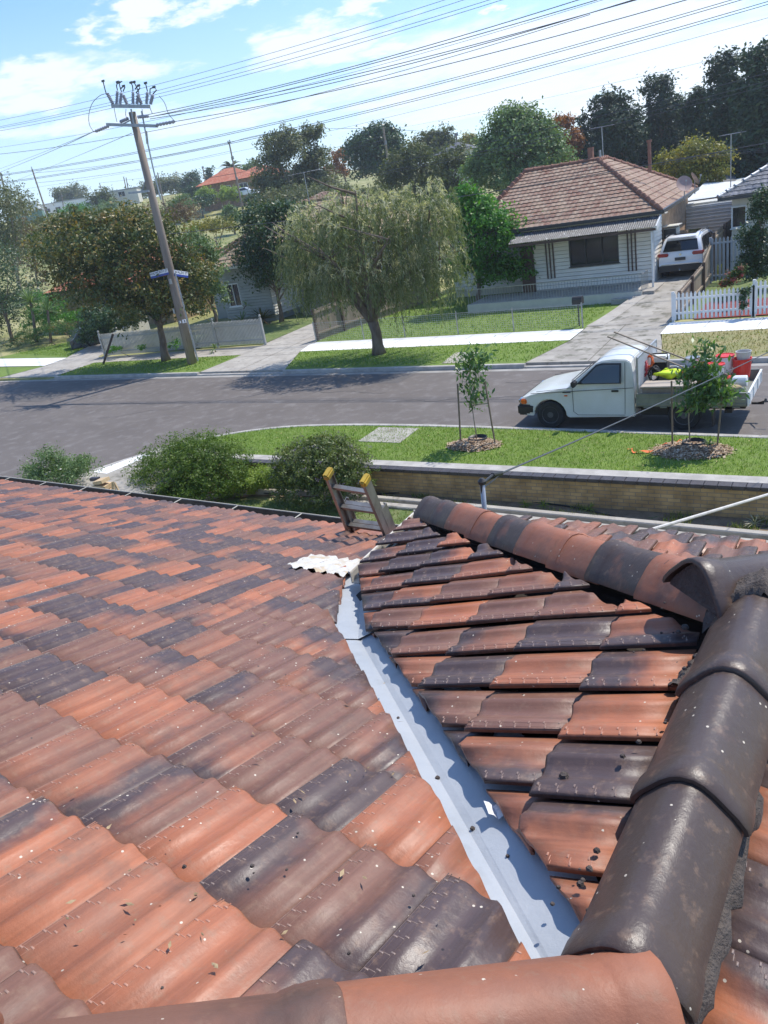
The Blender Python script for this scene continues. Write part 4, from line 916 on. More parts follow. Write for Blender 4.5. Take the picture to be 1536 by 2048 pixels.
M['cap_tan'] = mat('tan_caps', (.40, .28, .17), (.30, .19, .11), .8, ns=3); M['cap_brown'] = mat('brown_caps', (.30, .15, .10), (.22, .10, .07), .8, ns=3)
M['iron_dark'] = mat('old_dark_iron', (.055, .056, .06), (.09, .09, .095), .6, ns=5, col3=(.34, .34, .33), n3=14, t3=(.60, .66), stretch=(1, .35, 1))
M['brown_paint'] = mat('brown_paint', (.06, .035, .025), (.09, .05, .04), .5, ns=4)
M['pale_brick'] = brickmat('pale_orange_brick', (.62, .40, .22), (.50, .30, .15), (.5, .45, .38))
# ---------- white weatherboard house
HX0, HX1, HY = -14.3, -8.42, 34.2
hs = thing('weatherboard_house', 'white weatherboard house with brown tiled hip roof and dark iron verandah', 'house', (-12, 38, .12))
B = MB(); B.prism([(HX0 - 4.8, HY + 2.6), (HX0, HY + 2.6), (HX0, HY + .1), (HX1 - .1, HY + .1), (HX1 - .95, 45), (HX0 - 4.8, 45)], .1, 3.1); B.build('inner_wall', M['cream'], hs)
WX = -10.93; WZ = 2.08
weatherboards(hs, HX0, HY, HX1, HY, .55, 3.2, M['wb_white'], holes=[(WX - 1.08 - HX0, WX + 1.08 - HX0, WZ - .67, WZ + .67)])
B = MB(); B.box(((HX0 + HX1) / 2, HY + .02, .33), (HX1 - HX0, .12, .46)); B.build('plinth', M['concrete'], hs)
weatherboards(hs, HX1, HY, HX1, HY + 1.3, .3, 3.05, M['wb_white']).__setitem__('label', 'sunlit weatherboard return at the corner')
B = MB(); B.box((HX1 - .03, HY - .0, 1.7), (.12, .14, 2.8)); B.build('corner_post', M['white_paint'], hs)
B = MB(); B.bar((HX1 - .08, HY + 1.3, 1.65), (HX1 - .92, 45, 1.65), .12, 3.2); B.build('side_wall', M['pale_brick'], hs)['label'] = 'orange and cream brick side wall'
weatherboards(hs, HX0 - 4.75, HY + 2.5, HX0 + .05, HY + 2.5, .5, 3.05, M['wb_white'])['label'] = 'recessed wall behind the leafy tree'
window(hs, WX, HY + .06, WZ, 2.16, 1.34, mull=2, label='wide dark framed front window')
for gx in (-12.88, -9.30):
    B = MB(); 
    for k in (-.16, 0, .16): B.box((gx + k, HY - .06, 1.95), (.05, .05, 1.9))
    B.build('dark_batten_trim', M['brown_paint'], hs)
B = MB(); B.box((-13.95, HY - .07, 1.55), (.62, .06, 2.2)); B.build('front_door', M['brown_paint'], hs)
# main roof
ez = 3.27; RW = M['roof_brown']; r0 = (-15.5, 38.7, 5.5); r1 = (-11.95, 38.7, 5.45)
E0 = (-16.6, 33.55, ez + .02); E1 = (-7.95, 33.55, ez); E2 = (-8.9, 45.2, ez); E3 = (-17.6, 45.2, ez)
tiled_plane(hs, 'roof', RW, E0, E1, r0, r1, label='front slope of brown tiles'); tiled_plane(hs, 'roof', RW, E1, E2, r1, (-12.15, 40.8, 5.45), label='sunlit right slope of brown tiles')
tiled_plane(hs, 'roof', RW, E3, E0, (-15.5, 40.8, 5.5), r0); tiled_plane(hs, 'roof', RW, E2, E3, (-12.15, 40.8, 5.45), (-15.5, 40.8, 5.5))
for a, b in ((r0, r1), (r1, E1), (r0, E0), (r1, (-12.15, 40.8, 5.45)), ((-12.15, 40.8, 5.45), E2), ((-15.5, 40.8, 5.5), r0)): caps(hs, M['cap_brown'], np.array(a) + Z * .03, np.array(b) + Z * .05, .10)
tiled_plane(hs, 'roof', RW, (-20.4, 36.0, ez), (-15.4, 36.0, ez), (-19, 39, 4.6), (-15.4, 39, 4.6), label='lower roof over the left part')
tiled_plane(hs, 'roof', RW, (-20.4, 45, ez), (-20.4, 36.0, ez), (-19, 42, 4.6), (-19, 39, 4.6))
B = MB(); B.box((-12.25, 33.47, ez - .01), (8.75, .12, .13)); B.bar((-7.87, 33.45, ez - .01), (-8.82, 45.2, ez - .01), .12, .13); B.build('gutter', M['dark_metal'], hs)
B = MB(); B.box((-12.15, 33.85, ez - .1), (8.7, .5, .03)); B.bar((-8.2, 33.9, ez - .1), (-9.1, 45.0, ez - .1), .5, .03); B.build('eave_lining', M['cream'], hs)
# verandah roof of corrugated iron
g = MB(); A = np.array([-14.2, 33.5, 2.98]); Bq = np.array([-7.95, 33.5, 2.98]); n = 280; pts = []
for i in range(n + 1):
    x = A[0] + (Bq[0] - A[0]) * i / n; w = .014 * math.sin(i * math.pi / 2.0)
    pts += [(x, 33.5, 3.14 + w), (x, 32.75, 2.80 + w)]
g.add(pts, [[2 * i, 2 * i + 1, 2 * i + 3, 2 * i + 2] for i in range(n)]); g.build('verandah_roof', M['iron_dark'], hs)['label'] = 'dark corrugated verandah roof speckled with lichen'
B = MB(); B.bar((-7.93, 33.5, 3.08), (-7.93, 32.7, 2.74), .05, .2); B.build('barge_board', M['white_paint'], hs)
B = MB(); B.bar((-14.2, 32.8, 2.70), (-7.96, 32.8, 2.70), .06, .10); B.build('verandah_beam', M['brown_paint'], hs)
B = MB(); B.box((-8.15, 32.85, 1.5), (.07, .07, 2.2)); B.build('verandah_post', M['white_paint'], hs)
B = MB(); B.box((-12.0, 33.1, .30), (8.2, 2.3, .36)); B.build('verandah_floor', M['concrete'], hs)
B = MB(); B.box((-9.0, 31.75, .22), (1.0, .4, .2)); B.build('front_step', M['concrete'], hs)
B = MB()
for i in range(62):
    x = -16.0 + i * .125; B.box((x, 31.93, .82), (.014, .014, .66))
B.box((-12.2, 31.93, 1.15), (7.7, .03, .03)); B.box((-12.2, 31.93, .52), (7.7, .025, .02))
for i in range(8): B.box((-8.35, 31.93 + i * .13, .82), (.014, .014, .66))
B.box((-8.35, 32.4, 1.15), (.03, .95, .03)); B.build('balustrade', M['gal'], hs)
B = MB(); B.box((-12.2, 31.93, .30), (7.7, .16, .40)); B.build('balustrade_wall', M['cream'], hs)
B = MB(); B.tube([(-9.57, 38.6, 4.6), (-9.57, 38.6, 5.85)], .075, 10); B.tube([(-9.57, 38.6, 5.85), (-9.57, 38.6, 5.95)], .11, 10); B.build('flue_pipe', M['cap_brown'], hs)['label'] = 'tall rusty red flue pipe'
B = MB(); B.box((-12.3, 38.9, 5.8), (.22, .22, .35)); B.tube([(-12.3, 38.9, 5.95), (-12.3, 38.9, 6.08)], .14, 10); B.build('chimney', M['cap_brown'], hs)['label'] = 'short squat flue on the ridge'
B = MB(); B.tube([(-11.9, 39, 5.6), (-11.9, 39, 5.9)], .06, 8); B.build('vent_pipe', M['gal'], hs)
def aerial(x, y, z0, z1, w=1.0, ang=0., label='', n=7, yag=True):
    t = thing('tv_aerial', label, 'aerial', (x, y, z0)); B = MB(); B.tube([(x, y, z0), (x, y, z1)], .02, 6); B.build('mast', M['gal'], t)
    c, s = math.cos(ang), math.sin(ang); B = MB(); B.tube([(x - w / 2 * c, y - w / 2 * s, z1), (x + w / 2 * c, y + w / 2 * s, z1)], .014, 6)
    for i in range(n):
        q = -w / 2 + w * i / (n - 1); l = .18 + .22 * i / n; B.tube([(x + q * c + l * s, y + q * s - l * c, z1), (x + q * c - l * s, y + q * s + l * c, z1)], .008, 5)
    B.build('antenna_array', M['gal'], t); return t
aerial(-11.7, 38.8, 5.6, 6.85, 1.1, .3, 'thin television aerial on the ridge of the white weatherboard house')
def dish(x, y, z, r, ang, label, m, tilt=.5):
    t = thing('satellite_dish', label, 'satellite dish', (x, y, z - r - .3)); B = MB(); k = 20; pr = [(r * i / 6, .18 * r * (i / 6) ** 2) for i in range(7)]
    Rm = Matrix.Rotation(ang, 3, 'Z') @ Matrix.Rotation(math.pi / 2 - tilt, 3, 'X'); vs = []; fs = []
    for off in (0, -.012):
        for rr, h in pr:
            for j in range(k): vs.append(Vector((x, y, z)) + Rm @ Vector((rr * math.cos(2 * math.pi * j / k), rr * 1.05 * math.sin(2 * math.pi * j / k), h + off)))
    for o in (0, 7 * k):
        for i in range(6):
            for j in range(k): fs.append([o + i * k + j, o + i * k + (j + 1) % k, o + (i + 1) * k + (j + 1) % k, o + (i + 1) * k + j])
    B.add(vs, fs); B.build('reflector', m, t, smooth=True)
    B = MB(); B.tube([(x, y + .04, z - .02), (x, y + .05, z - r - .35)], .025, 7); B.build('mast', M['gal'], t)
    a = Vector((x, y, z)) + Rm @ Vector((0, -r * .9, .1)); b = Vector((x, y, z)) + Rm @ Vector((0, -.1 * r, r * 1.0)); B = MB(); B.tube([a, b], .012, 5); B.box(b, (.06, .06, .08)); B.build('feed_arm', M['gal'], t)
M['dish_red'] = mat('faded_dish', (.40, .27, .24), (.34, .23, .20), .6, ns=3)
q = atY(1368, 368, 38.5); dish(q[0], q[1], q[2], .34, .5, 'larger faded pink satellite dish on the corner of the brown tiled roof', M['dish_red'])
q = atY(1389, 358, 40); dish(q[0], q[1], q[2], .30, 2.1, 'smaller pale grey satellite dish behind the pink one', M['gal'])
t = thing('air_conditioner', 'boxy window air conditioner sticking out of the brick side wall', 'air conditioner', (-8.2, 36.3, 1.9))
B = MB(); B.box((-8.15, 36.2, 2.15), (.55, .65, .42)); bevel(B.build('casing', M['cream'], t), .02)
B = MB(); 
for i in range(4): B.box((-8.15, 35.868, 1.99 + i * .105), (.5, .02, .03))
for i in range(3): B.box((-8.33 + i * .18, 35.862, 2.15), (.02, .02, .38))
B.box((-8.15, 35.874, 2.15), (.5, .01, .38)); B.build('grille', M['dark_metal'], t)
B = MB(); B.box((-8.12, 36.2, 2.45), (.66, .8, .03)); B.build('awning', M['cream'], t)
# ---------- roller door garage and shed roof
gr = thing('garage', 'garage with a white ribbed roller door at the end of the driveway', 'garage', (-8.4, 44.2, .12))
B = MB(); B.prism([(-10.1, 44.3), (-6.3, 44.3), (-6.3, 50), (-10.1, 50)], .1, 2.62); B.build('wall', M['cream'], gr)
g = MB(); n = 34; pts = []
for i in range(n * 4 + 1):
    z = .2 + 2.32 * i / (n * 4); pts += [(-9.75, 44.18 + .025 * math.sin(i * math.pi / 2), z), (-6.75, 44.18 + .025 * math.sin(i * math.pi / 2), z)]
g.add(pts, [[2 * i, 2 * i + 1, 2 * i + 3, 2 * i + 2] for i in range(n * 4)])
for i in range(14): g.box((-8.25, 44.14, .28 + i * .165), (3.0, .03, .07))
g.build('roller_door', M['white_paint'], gr)
sh = thing('carport_shed', 'low shed with a pale sloping metal roof and dark fascia behind the garage door', 'shed', (-8, 47, .12))
p = [atY(1372, 402, 46), atY(1470, 388, 46), atY(1480, 362, 54), atY(1408, 366, 54)]
B = MB(); B.slab(*p, .06); B.build('roof', M['white_paint'], sh)
B = MB(); B.bar(p[0] - Z * .16 - np.array([.0, .06, 0]), p[1] - Z * .16 - np.array([0, .06, 0]), .05, .30); B.build('fascia', M['dark_metal'], sh)
B = MB(); B.slab(atY(1408, 364, 54.1), atY(1482, 372, 54.1), atY(1470, 352, 62), atY(1432, 350, 62), .06); B.build('rear_roof', M['iron_dark'], sh)
B = MB(); B.prism([(-9.6, 46.4), (-6.7, 46.4), (-7.4, 60), (-10.8, 60)], .1, 2.7); B.build('wall', M['cream'], sh)
# ---------- right-hand neighbour
rh = thing('rendered_house', 'pale rendered house with a dark tiled roof at the right edge', 'house', (-3, 42, .12))
B = MB(); B.prism([(-6.05, 38), (6, 38), (6, 46), (-6.05, 46)], .1, 3.15); B.build('wall', M['cream'], rh)
ra = (-6.5, 37.4, 3.2)
tiled_plane(rh, 'roof', M['roof_dark'], ra, (7, 37.4, 3.2), (-2.6, 41.6, 5.2), (3, 41.6, 5.2)); tiled_plane(rh, 'roof', M['roof_dark'], (-6.5, 46, 3.2), ra, (-2.6, 42, 5.2), (-2.6, 41.6, 5.2))
caps(rh, M['gal'], ra, (-2.6, 41.6, 5.25), .09)
B = MB(); B.box((.2, 37.33, 3.14), (13.4, .12, .13)); B.build('gutter', M['dark_metal'], rh)
window(rh, -5.75, 37.98, 2.3, .62, .9, mull=0, curtain=False, frame=M['white_paint']); window(rh, -3.2, 37.98, 1.9, 1.6, 1.2, mull=1)
aerial(-6.2, 38.6, 3.2, 5.6, .9, .8, 'tall television aerial beside the dark tiled roof', 5)
# ---------- fences, right
def picket(name, label, pts, h, m, pw=.075, gap=.05, zb=.14, tips=True, posts=True, group=None, step_post=2.4, tall=None, thick=.022, solid=False, rise=None):
    t = thing(name, label, 'fence', (*pts[0], zb), group)
    for si, (a, b) in enumerate(zip(pts, pts[1:])):
        a = np.array(a, float); b = np.array(b, float); L_ = np.hypot(*(b - a)); d = (b - a) / L_; o = np.array([d[1], -d[0]]); g = MB(); n = max(1, int(L_ / (pw + gap)))
        for i in range(n):
            s = (i + .5) * L_ / n; c = a + d * s; hh = h + (rise(s, L_) if rise else 0); w = (pw if not solid else L_ / n * .93) / 2
            q = [c - d * w + o * .03, c + d * w + o * .03, c + d * w + o * (.03 + thick), c - d * w + o * (.03 + thick)]; jt = random.gauss(0, .004)
            vs = [(*k, zb + .05) for k in q] + [(*k, zb + hh - (.06 if tips else 0) + jt) for k in q]; fs = [[3, 2, 1, 0], [0, 1, 5, 4], [1, 2, 6, 5], [2, 3, 7, 6], [3, 0, 4, 7]]
            if tips: vs += [(*(c + o * .03), zb + hh + .01 + jt), (*(c + o * (.03 + thick)), zb + hh + .01 + jt)]; fs += [[4, 5, 8], [6, 7, 9], [5, 6, 9, 8], [7, 4, 8, 9]]
            else: fs += [[4, 5, 6, 7]]
            g.add(vs, fs)
        g.build('pickets', m, t); g = MB()
        for zz in (.25, h - .22): g.bar((*a, zb + zz), (*b, zb + zz), .045, .07)
        g.build('rail', m, t)
        if posts:
            k = max(1, int(round(L_ / step_post)))
            for i in range(k + (1 if si == len(pts) - 2 else 0)):
                c = a + (b - a) * i / k; B = MB(); B.box((*c, zb + h / 2), (.09, .09, h + .06)); 
                if posts == 'ball': B.lathe((*c, zb + h + .03), [(.03, 0), (.045, .02), (.03, .045), (.05, .07), (.06, .11), (.045, .15), (.01, .17)], 10)
                B.build('post', m, t)
    return t
picket('white_picket_fence', 'white pointed picket fence in front of the red mulch garden', [(-6.2, 27.55), (-3.75, 27.68)], .95, M['white_paint'])
picket('white_picket_fence', 'taller stretch of white picket fence rising to the right edge', [(-3.72, 27.68), (6, 28.1)], 1.12, M['white_paint'])
M['grey_paint'] = mat('grey_blue_paint', (.34, .37, .42), (.28, .31, .36), .6, ns=3)
picket('picket_gate', 'grey-blue picket gate between the timber fence and the pale house', [(-6.35, 34.9), (-4.6, 34.9)], 1.75, M['grey_paint'], pw=.08, gap=.06)
def paling(name, label, pts, h, side=1, hs_=None):
    t = thing(name, label, 'fence', (*pts[0][:2], .12)); k = len(pts) - 1; tot = 0
    for j in range(k):
        a = np.array(pts[j], float); b = np.array(pts[j + 1], float); ha, hb = (h, h) if hs_ is None else (hs_[j], hs_[j + 1]); L_ = np.hypot(*(b - a)); d = (b - a) / L_; o = np.array([d[1], -d[0]]) * side; g = MB(); n = int(L_ / .1)
        for i in range(n):
            c = a + d * (i + .5) * L_ / n; hh = ha + (hb - ha) * i / n + random.gauss(0, .012); w = L_ / n * .48; q = [c - d * w, c + d * w, c + d * w + o * .016, c - d * w + o * .016]
            g.add([(*x, .12) for x in q] + [(*x, .12 + hh) for x in q], [[0, 1, 5, 4], [1, 2, 6, 5], [2, 3, 7, 6], [3, 0, 4, 7], [4, 5, 6, 7]])
        g.build('palings', M['timber'], t); g = MB()
        for f in (.22, .9): g.bar((*(a - o * .03), .12 + ha * f), (*(b - o * .03), .12 + hb * f), .045, .075)
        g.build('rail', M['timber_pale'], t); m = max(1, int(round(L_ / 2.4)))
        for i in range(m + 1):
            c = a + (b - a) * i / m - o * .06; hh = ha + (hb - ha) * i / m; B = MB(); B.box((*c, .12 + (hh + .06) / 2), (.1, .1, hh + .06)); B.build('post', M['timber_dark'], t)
    return t
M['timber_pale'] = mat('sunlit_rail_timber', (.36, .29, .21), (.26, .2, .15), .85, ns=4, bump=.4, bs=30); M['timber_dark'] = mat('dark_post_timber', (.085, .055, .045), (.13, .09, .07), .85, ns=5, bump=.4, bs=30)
paling('timber_fence', 'weathered timber paling fence stepping up between the driveway and the red mulch garden', [(-6.15, 28.0), (-6.3, 32.95), (-6.36, 35.4), (-6.5, 43.5)], 1.3, -1, [.88, 1.05, 1.85, 1.95])
paling('timber_fence', 'grey timber paling fence beside the left driveway, behind the weeping tree', [(-21.75, 27.9), (-21.2, 31.5), (-20.4, 37)], 1.5, -1, [1.35, 1.5, 1.6])
B = MB(); B.lathe((0, 0, 0), [(.16, 0), (.17, .02), (.215, .42), (.225, .44), (.225, .46), (.20, .46), (.16, .06)], 18); o = B.build('yellow_bucket', mat('yellow_plastic', (.50, .42, .02), (.42, .36, .02), .45, ns=3), smooth=True); o.location = atZ(1433, 552, .14); tag(o, 'yellow plastic bucket standing by the picket gate', 'bucket')
# mesh fence
mf = thing('wire_mesh_fence', 'low galvanised wire mesh fence on posts along the white footpath', 'fence', (-15, 27.6, .12))
fx = [(-21.6, 27.62), (-19.0, 27.60), (-16.9, 27.55), (-14.4, 27.5), (-12.0, 27.45), (-9.3, 27.38)]
for i, (a, b) in enumerate(zip(fx, fx[1:])):
    a = np.array(a); b = np.array(b); g = MB(); L_ = np.hypot(*(b - a)); n = int(L_ / .10)
    for k in range(n + 1):
        c = a + (b - a) * k / n; g.bar((*c, .16), (*c, .94), .006, .006)
    for z in np.arange(.16, .96, .08): g.bar((*a, z), (*b, z), .006, .006)
    g.bar((*a, .95), (*b, .95), .016, .016); g.build('mesh_panel', M['gal'], mf)
for c in fx: B = MB(); B.tube([(*c, .1), (*c, 1.02)], .028, 8); B.build('post', M['gal'], mf)
# mailbox
mbx = thing('letterbox', 'small black letterbox on a thin post behind the mesh fence', 'letterbox', (-9.5, 27.75, .12))
B = MB(); B.tube([(-9.55, 27.75, .12), (-9.55, 27.75, .92)], .03, 8); B.build('post', M['dark_metal'], mbx)
B = MB(); B.box((-9.55, 27.75, 1.0), (.36, .26, .16)); B.add([(x, 27.75 + .13 * math.cos(a), 1.08 + .12 * math.sin(a)) for x in (-9.73, -9.37) for a in np.linspace(0, math.pi, 9)], [[i, i + 1, 10 + i, 9 + i] for i in range(8)] + [list(range(9)), list(range(9, 18))]); B.build('box', M['black'], mbx)
# ---------- left neighbour: grey weatherboard house behind the picket fence
lh = thing('grey_weatherboard_house', 'grey weatherboard house with tan tiled roof partly hidden behind the leafy trees', 'house', (-29, 38, .12))
B = MB(); B.prism([(-32.6, 34.1), (-29.2, 34.1), (-29.2, 36.6), (-24.6, 36.6), (-24.6, 46), (-36, 46), (-36, 36.6), (-32.6, 36.6)], .1, 3.2); B.build('inner_wall', M['wb_grey'], lh)
weatherboards(lh, -32.7, 34, -29.1, 34, .45, 3.3, M['wb_grey'], holes=[(.35, 1.35, 1.1, 2.4)]); window(lh, -31.85, 34.06, 1.75, 1.0, 1.3, mull=1, frame=M['white_paint'], curtain=False)
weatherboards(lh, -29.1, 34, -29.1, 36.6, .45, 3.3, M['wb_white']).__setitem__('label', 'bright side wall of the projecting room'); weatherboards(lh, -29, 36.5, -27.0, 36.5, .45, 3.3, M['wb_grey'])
B = MB(); B.box((-25.8, 36.5, 1.7), (2.4, .14, 3.1)); B.build('brick_wall', M['orange_brick'], lh)
B = MB(); B.box((-27.3, 35.9, .32), (1.6, 1.0, .42)); B.box((-27.2, 35.2, .22), (1.4, .4, .22)); B.build('front_steps', M['concrete'], lh)
RT = M['roof_tan']
tiled_plane(lh, 'roof', RT, (-33.3, 33.4, 3.35), (-28.5, 33.4, 3.35), (-30.9, 35.6, 4.75), (-30.9, 35.6, 4.75)); tiled_plane(lh, 'roof', RT, (-28.5, 33.4, 3.35), (-28.5, 38, 3.35), (-30.9, 35.6, 4.75), (-30.9, 39, 4.75)); tiled_plane(lh, 'roof', RT, (-33.3, 38, 3.35), (-33.3, 33.4, 3.35), (-30.9, 39, 4.75), (-30.9, 35.6, 4.75))
caps(lh, M['cap_tan'], (-30.9, 35.6, 4.8), (-28.5, 33.4, 3.42)); caps(lh, M['cap_tan'], (-30.9, 35.6, 4.8), (-33.3, 33.4, 3.42)); caps(lh, M['cap_tan'], (-30.9, 35.6, 4.8), (-30.9, 39, 4.8))
tiled_plane(lh, 'roof', RT, (-36.5, 36.1, 3.35), (-24.0, 36.1, 3.35), (-31.5, 41, 5.9), (-28.2, 41, 5.9)); tiled_plane(lh, 'roof', RT, (-24.0, 36.1, 3.35), (-24.0, 46.4, 3.35), (-28.2, 41, 5.9), (-28.2, 41.6, 5.9)); tiled_plane(lh, 'roof', RT, (-36.5, 46, 3.35), (-36.5, 36.1, 3.35), (-31.5, 41.6, 5.9), (-31.5, 41, 5.9))
caps(lh, M['cap_tan'], (-28.2, 41, 5.95), (-24, 36.1, 3.42)); caps(lh, M['cap_tan'], (-31.5, 41, 5.95), (-28.2, 41, 5.95)); caps(lh, M['cap_tan'], (-31.5, 41, 5.95), (-36.5, 36.1, 3.42))
B = MB(); B.box((-30.9, 33.33, 3.3), (4.9, .1, .12)); B.box((-28.43, 34.9, 3.3), (.1, 3.1, .12)); B.build('gutter', M['cream'], lh)
aerial(-30.2, 40.6, 5.6, 7.6, 2.0, .1, 'wide television aerial standing in front of the tall gum tree', 8)
M['fence_grey'] = mat('shaded_fence_paint', (.42, .42, .40), (.35, .35, .33), .6, ns=2)  # fence paint darkened to grey: the shade of the trees is in the colour
picket('grey_picket_fence', 'pale picket fence with ball topped posts in front of the grey weatherboard house', [(-24.6, 27.62), (-27.7, 27.65), (-31.0, 27.2), (-35.3, 26.85)], 1.2, M['fence_grey'], pw=.06, gap=.03, posts='ball', step_post=2.9)
picket('picket_fence_return', 'side run of the pale picket fence going back beside the left driveway', [(-35.35, 26.9), (-37.9, 32.5)], 1.0, M['cream'], pw=.06, gap=.03, posts='ball')
# ---------- yellow brick house far left
yh = thing('yellow_brick_house', 'low yellow brick house with an orange tiled roof behind the flower garden', 'house', (-49, 38, .3))
B = MB(); B.prism([(-51.5, 36.6), (-40, 36.6), (-40, 46), (-51.5, 46)], .1, 3.0); B.build('wall', M['yellow_brick'], yh)
window(yh, -46.6, 36.55, 1.75, 2.8, 1.4, mull=2)
RO = M['roof_orange']; tiled_plane(yh, 'roof', RO, (-52.2, 36.0, 3.0), (-39.4, 36.0, 3.0), (-47.2, 40.8, 5.0), (-44, 40.8, 5.0)); tiled_plane(yh, 'roof', RO, (-39.4, 36.0, 3.0), (-39.4, 46.5, 3.0), (-44, 40.8, 5.0), (-44, 41.5, 5.0)); tiled_plane(yh, 'roof', RO, (-52.2, 46, 3.0), (-52.2, 36.0, 3.0), (-47.2, 41.5, 5.0), (-47.2, 40.8, 5.0))
B = MB(); B.box((-45.8, 35.9, 2.95), (12.9, .1, .12)); B.build('gutter', M['brown_paint'], yh)
# ---------- houses on the hill
def far_house(name, label, px, py, w, d, h, Y, wall, roof, rz=0., ph=2.0, wins=True, cat='house', zoff=0.):
    p = atY(px, py, Y); x, y = p[0], p[1]; zb = p[2] + zoff; t = thing(name, label, cat, (x, y, zb)); c, s = math.cos(rz), math.sin(rz); T = lambda a, b, z: np.array([x + a * c - b * s, y + a * s + b * c, zb + z])
    B = MB(); B.prism([tuple(T(a, b, 0)[:2]) for a, b in ((-w / 2, -d / 2), (w / 2, -d / 2), (w / 2, d / 2), (-w / 2, d / 2))], zb - 3, zb + h); B.build('wall', wall, t)
    e = .6; a, b, cc, dd = T(-w / 2 - e, -d / 2 - e, h), T(w / 2 + e, -d / 2 - e, h), T(w / 2 + e, d / 2 + e, h), T(-w / 2 - e, d / 2 + e, h); k = max(w / 2 - d / 2, .1); r0, r1 = T(-k, 0, h + ph), T(k, 0, h + ph)
    if roof is not None:
        tiled_plane(t, 'roof', roof, a, b, r0, r1, tw=.3, ex_=.4); tiled_plane(t, 'roof', roof, b, cc, r1, r1, tw=.3, ex_=.4); tiled_plane(t, 'roof', roof, dd, a, r0, r0, tw=.3, ex_=.4); tiled_plane(t, 'roof', roof, cc, dd, r1, r0, tw=.3, ex_=.4)
    else: B = MB(); B.prism([tuple(T(a_, b_, 0)[:2]) for a_, b_ in ((-w / 2 - .1, -d / 2 - .1), (w / 2 + .1, -d / 2 - .1), (w / 2 + .1, d / 2 + .1), (-w / 2 - .1, d / 2 + .1))], zb + h, zb + h + .25); B.build('roof', M['gal'], t)
    if wins:
        for q in np.arange(-w / 2 + 1.6, w / 2 - 1, 3.0): pz = T(q, -d / 2 - .02, h * .55); window(t, pz[0], pz[1], pz[2], 1.5, 1.1, rz, 1, M['white_paint'], False)
    return t
far_house('brick_house', 'red brick house with an orange tiled roof on the hill by the street pole', 470, 395, 9.5, 8, 2.6, 112, M['orange_brick'], M['roof_orange'], .5, 2.2)
far_house('brick_house', 'second orange roofed house just behind the tall gum trees', 528, 385, 10, 8, 2.6, 122, M['orange_brick'], M['roof_orange'], .5, 2.0)
far_house('solar_house', 'pale house with grey roof panels between the far trees', 918, 320, 4.2, 4, 1.0, 100, M['cream'], M['roof_dark'], .2, 1.1)
far_house('hidden_house', 'pink roofed house glimpsed above the weeping tree', 655, 430, 7, 7, 1.7, 62, M['cream'], M['roof_brown'], .1, 1.3, False, zoff=-1.)
far_house('white_warehouse', 'long white industrial building far off on the left', 150, 428, 17, 10, 3.6, 165, M['white_paint'], None, .85, wins=True, cat='warehouse')
far_house('white_warehouse', 'tall pale block at the far left behind the power poles', 62, 445, 7, 8, 5.0, 150, M['white_paint'], None, .85, wins=True, cat='warehouse')
far_house('green_shed', 'green metal shed below the pale block on the far left', 58, 447, 7, 5, 2.2, 110, mat('green_metal', (.12, .22, .17), (.1, .19, .15), .5, ns=2), None, .85, wins=False, cat='shed')
far_house('flat_roof_house', 'low flat roofed building beyond the flowering tree', 245, 398, 8, 6, 1.6, 130, M['cream'], None, .7, cat='building')
# ================================================================ VEHICLES
M['car_white'] = mat('car_white', (.78, .79, .80), None, .22, spec=.5, coat=.6)
M['ute_white'] = mat('old_white_paint', (.70, .71, .68), (.62, .63, .57), .3, ns=1.5, coat=.3)
M['tray_alu'] = mat('tray_metal', (.24, .255, .225), (.17, .18, .16), .5, ns=3, metal=.3)
M['lens_orange'] = mat('orange_lens', (.75, .16, .02), None, .2); M['lens_red'] = mat('red_lens', (.32, .02, .02), None, .15, coat=.5)
M['car_glass'] = mat('car_glass', (.012, .014, .016), None, .04, spec=.9)
M['chrome'] = mat('chrome', (.6, .6, .6), None, .15, metal=1.)
M['rim'] = mat('steel_rim', (.07, .07, .07), (.10, .10, .10), .5, ns=8)
M['alloy'] = mat('alloy_rim', (.42, .42, .43), None, .3, metal=.8)
def body_mesh(sil, belt, W2, tum=.16, nose=None, crown=.03, stations=(-1, -.97, -.88, -.6, -.25, .25, .6, .88, .97, 1)):
    """closed skin from a side silhouette [(x, z)] carried across the width with tumblehome and crown; returns verts (x, y, z)"""
    n = len(sil); vs = []; fs = []; k = len(stations)
    for s in stations:
        for (x, z) in sil:
            w = W2
            if z > belt: w = W2 - tum * ((z - belt) / .6) ** .8
            if nose: w *= nose(x)
            e = abs(s); drop = crown * e ** 3 * (1 if z > .75 else 0) + (.02 if e > .96 and z > .75 else 0)
            edge = .012 if e > .99 else 0
            vs.append((x, s * (w - 0), z - drop))
    for i in range(k - 1):
        for j in range(n): fs.append([i * n + j, i * n + (j + 1) % n, (i + 1) * n + (j + 1) % n, (i + 1) * n + j])
    fs.append(list(range(n))[::-1]); fs.append([(k - 1) * n + j for j in range(n)])
    return vs, fs
def arch(cx, r, z0, x_from, x_to, n=12):
    a0 = math.asin(min(1, (z0 - r0w) / r)) if False else 0
    return [(cx + r * math.cos(t), .33 + r * math.sin(t)) for t in np.linspace(math.pi, 0, n)] if x_from < x_to else [(cx + r * math.cos(t), .33 + r * math.sin(t)) for t in np.linspace(0, math.pi, n)]
def place(vs, T): return [T(*v) for v in vs]
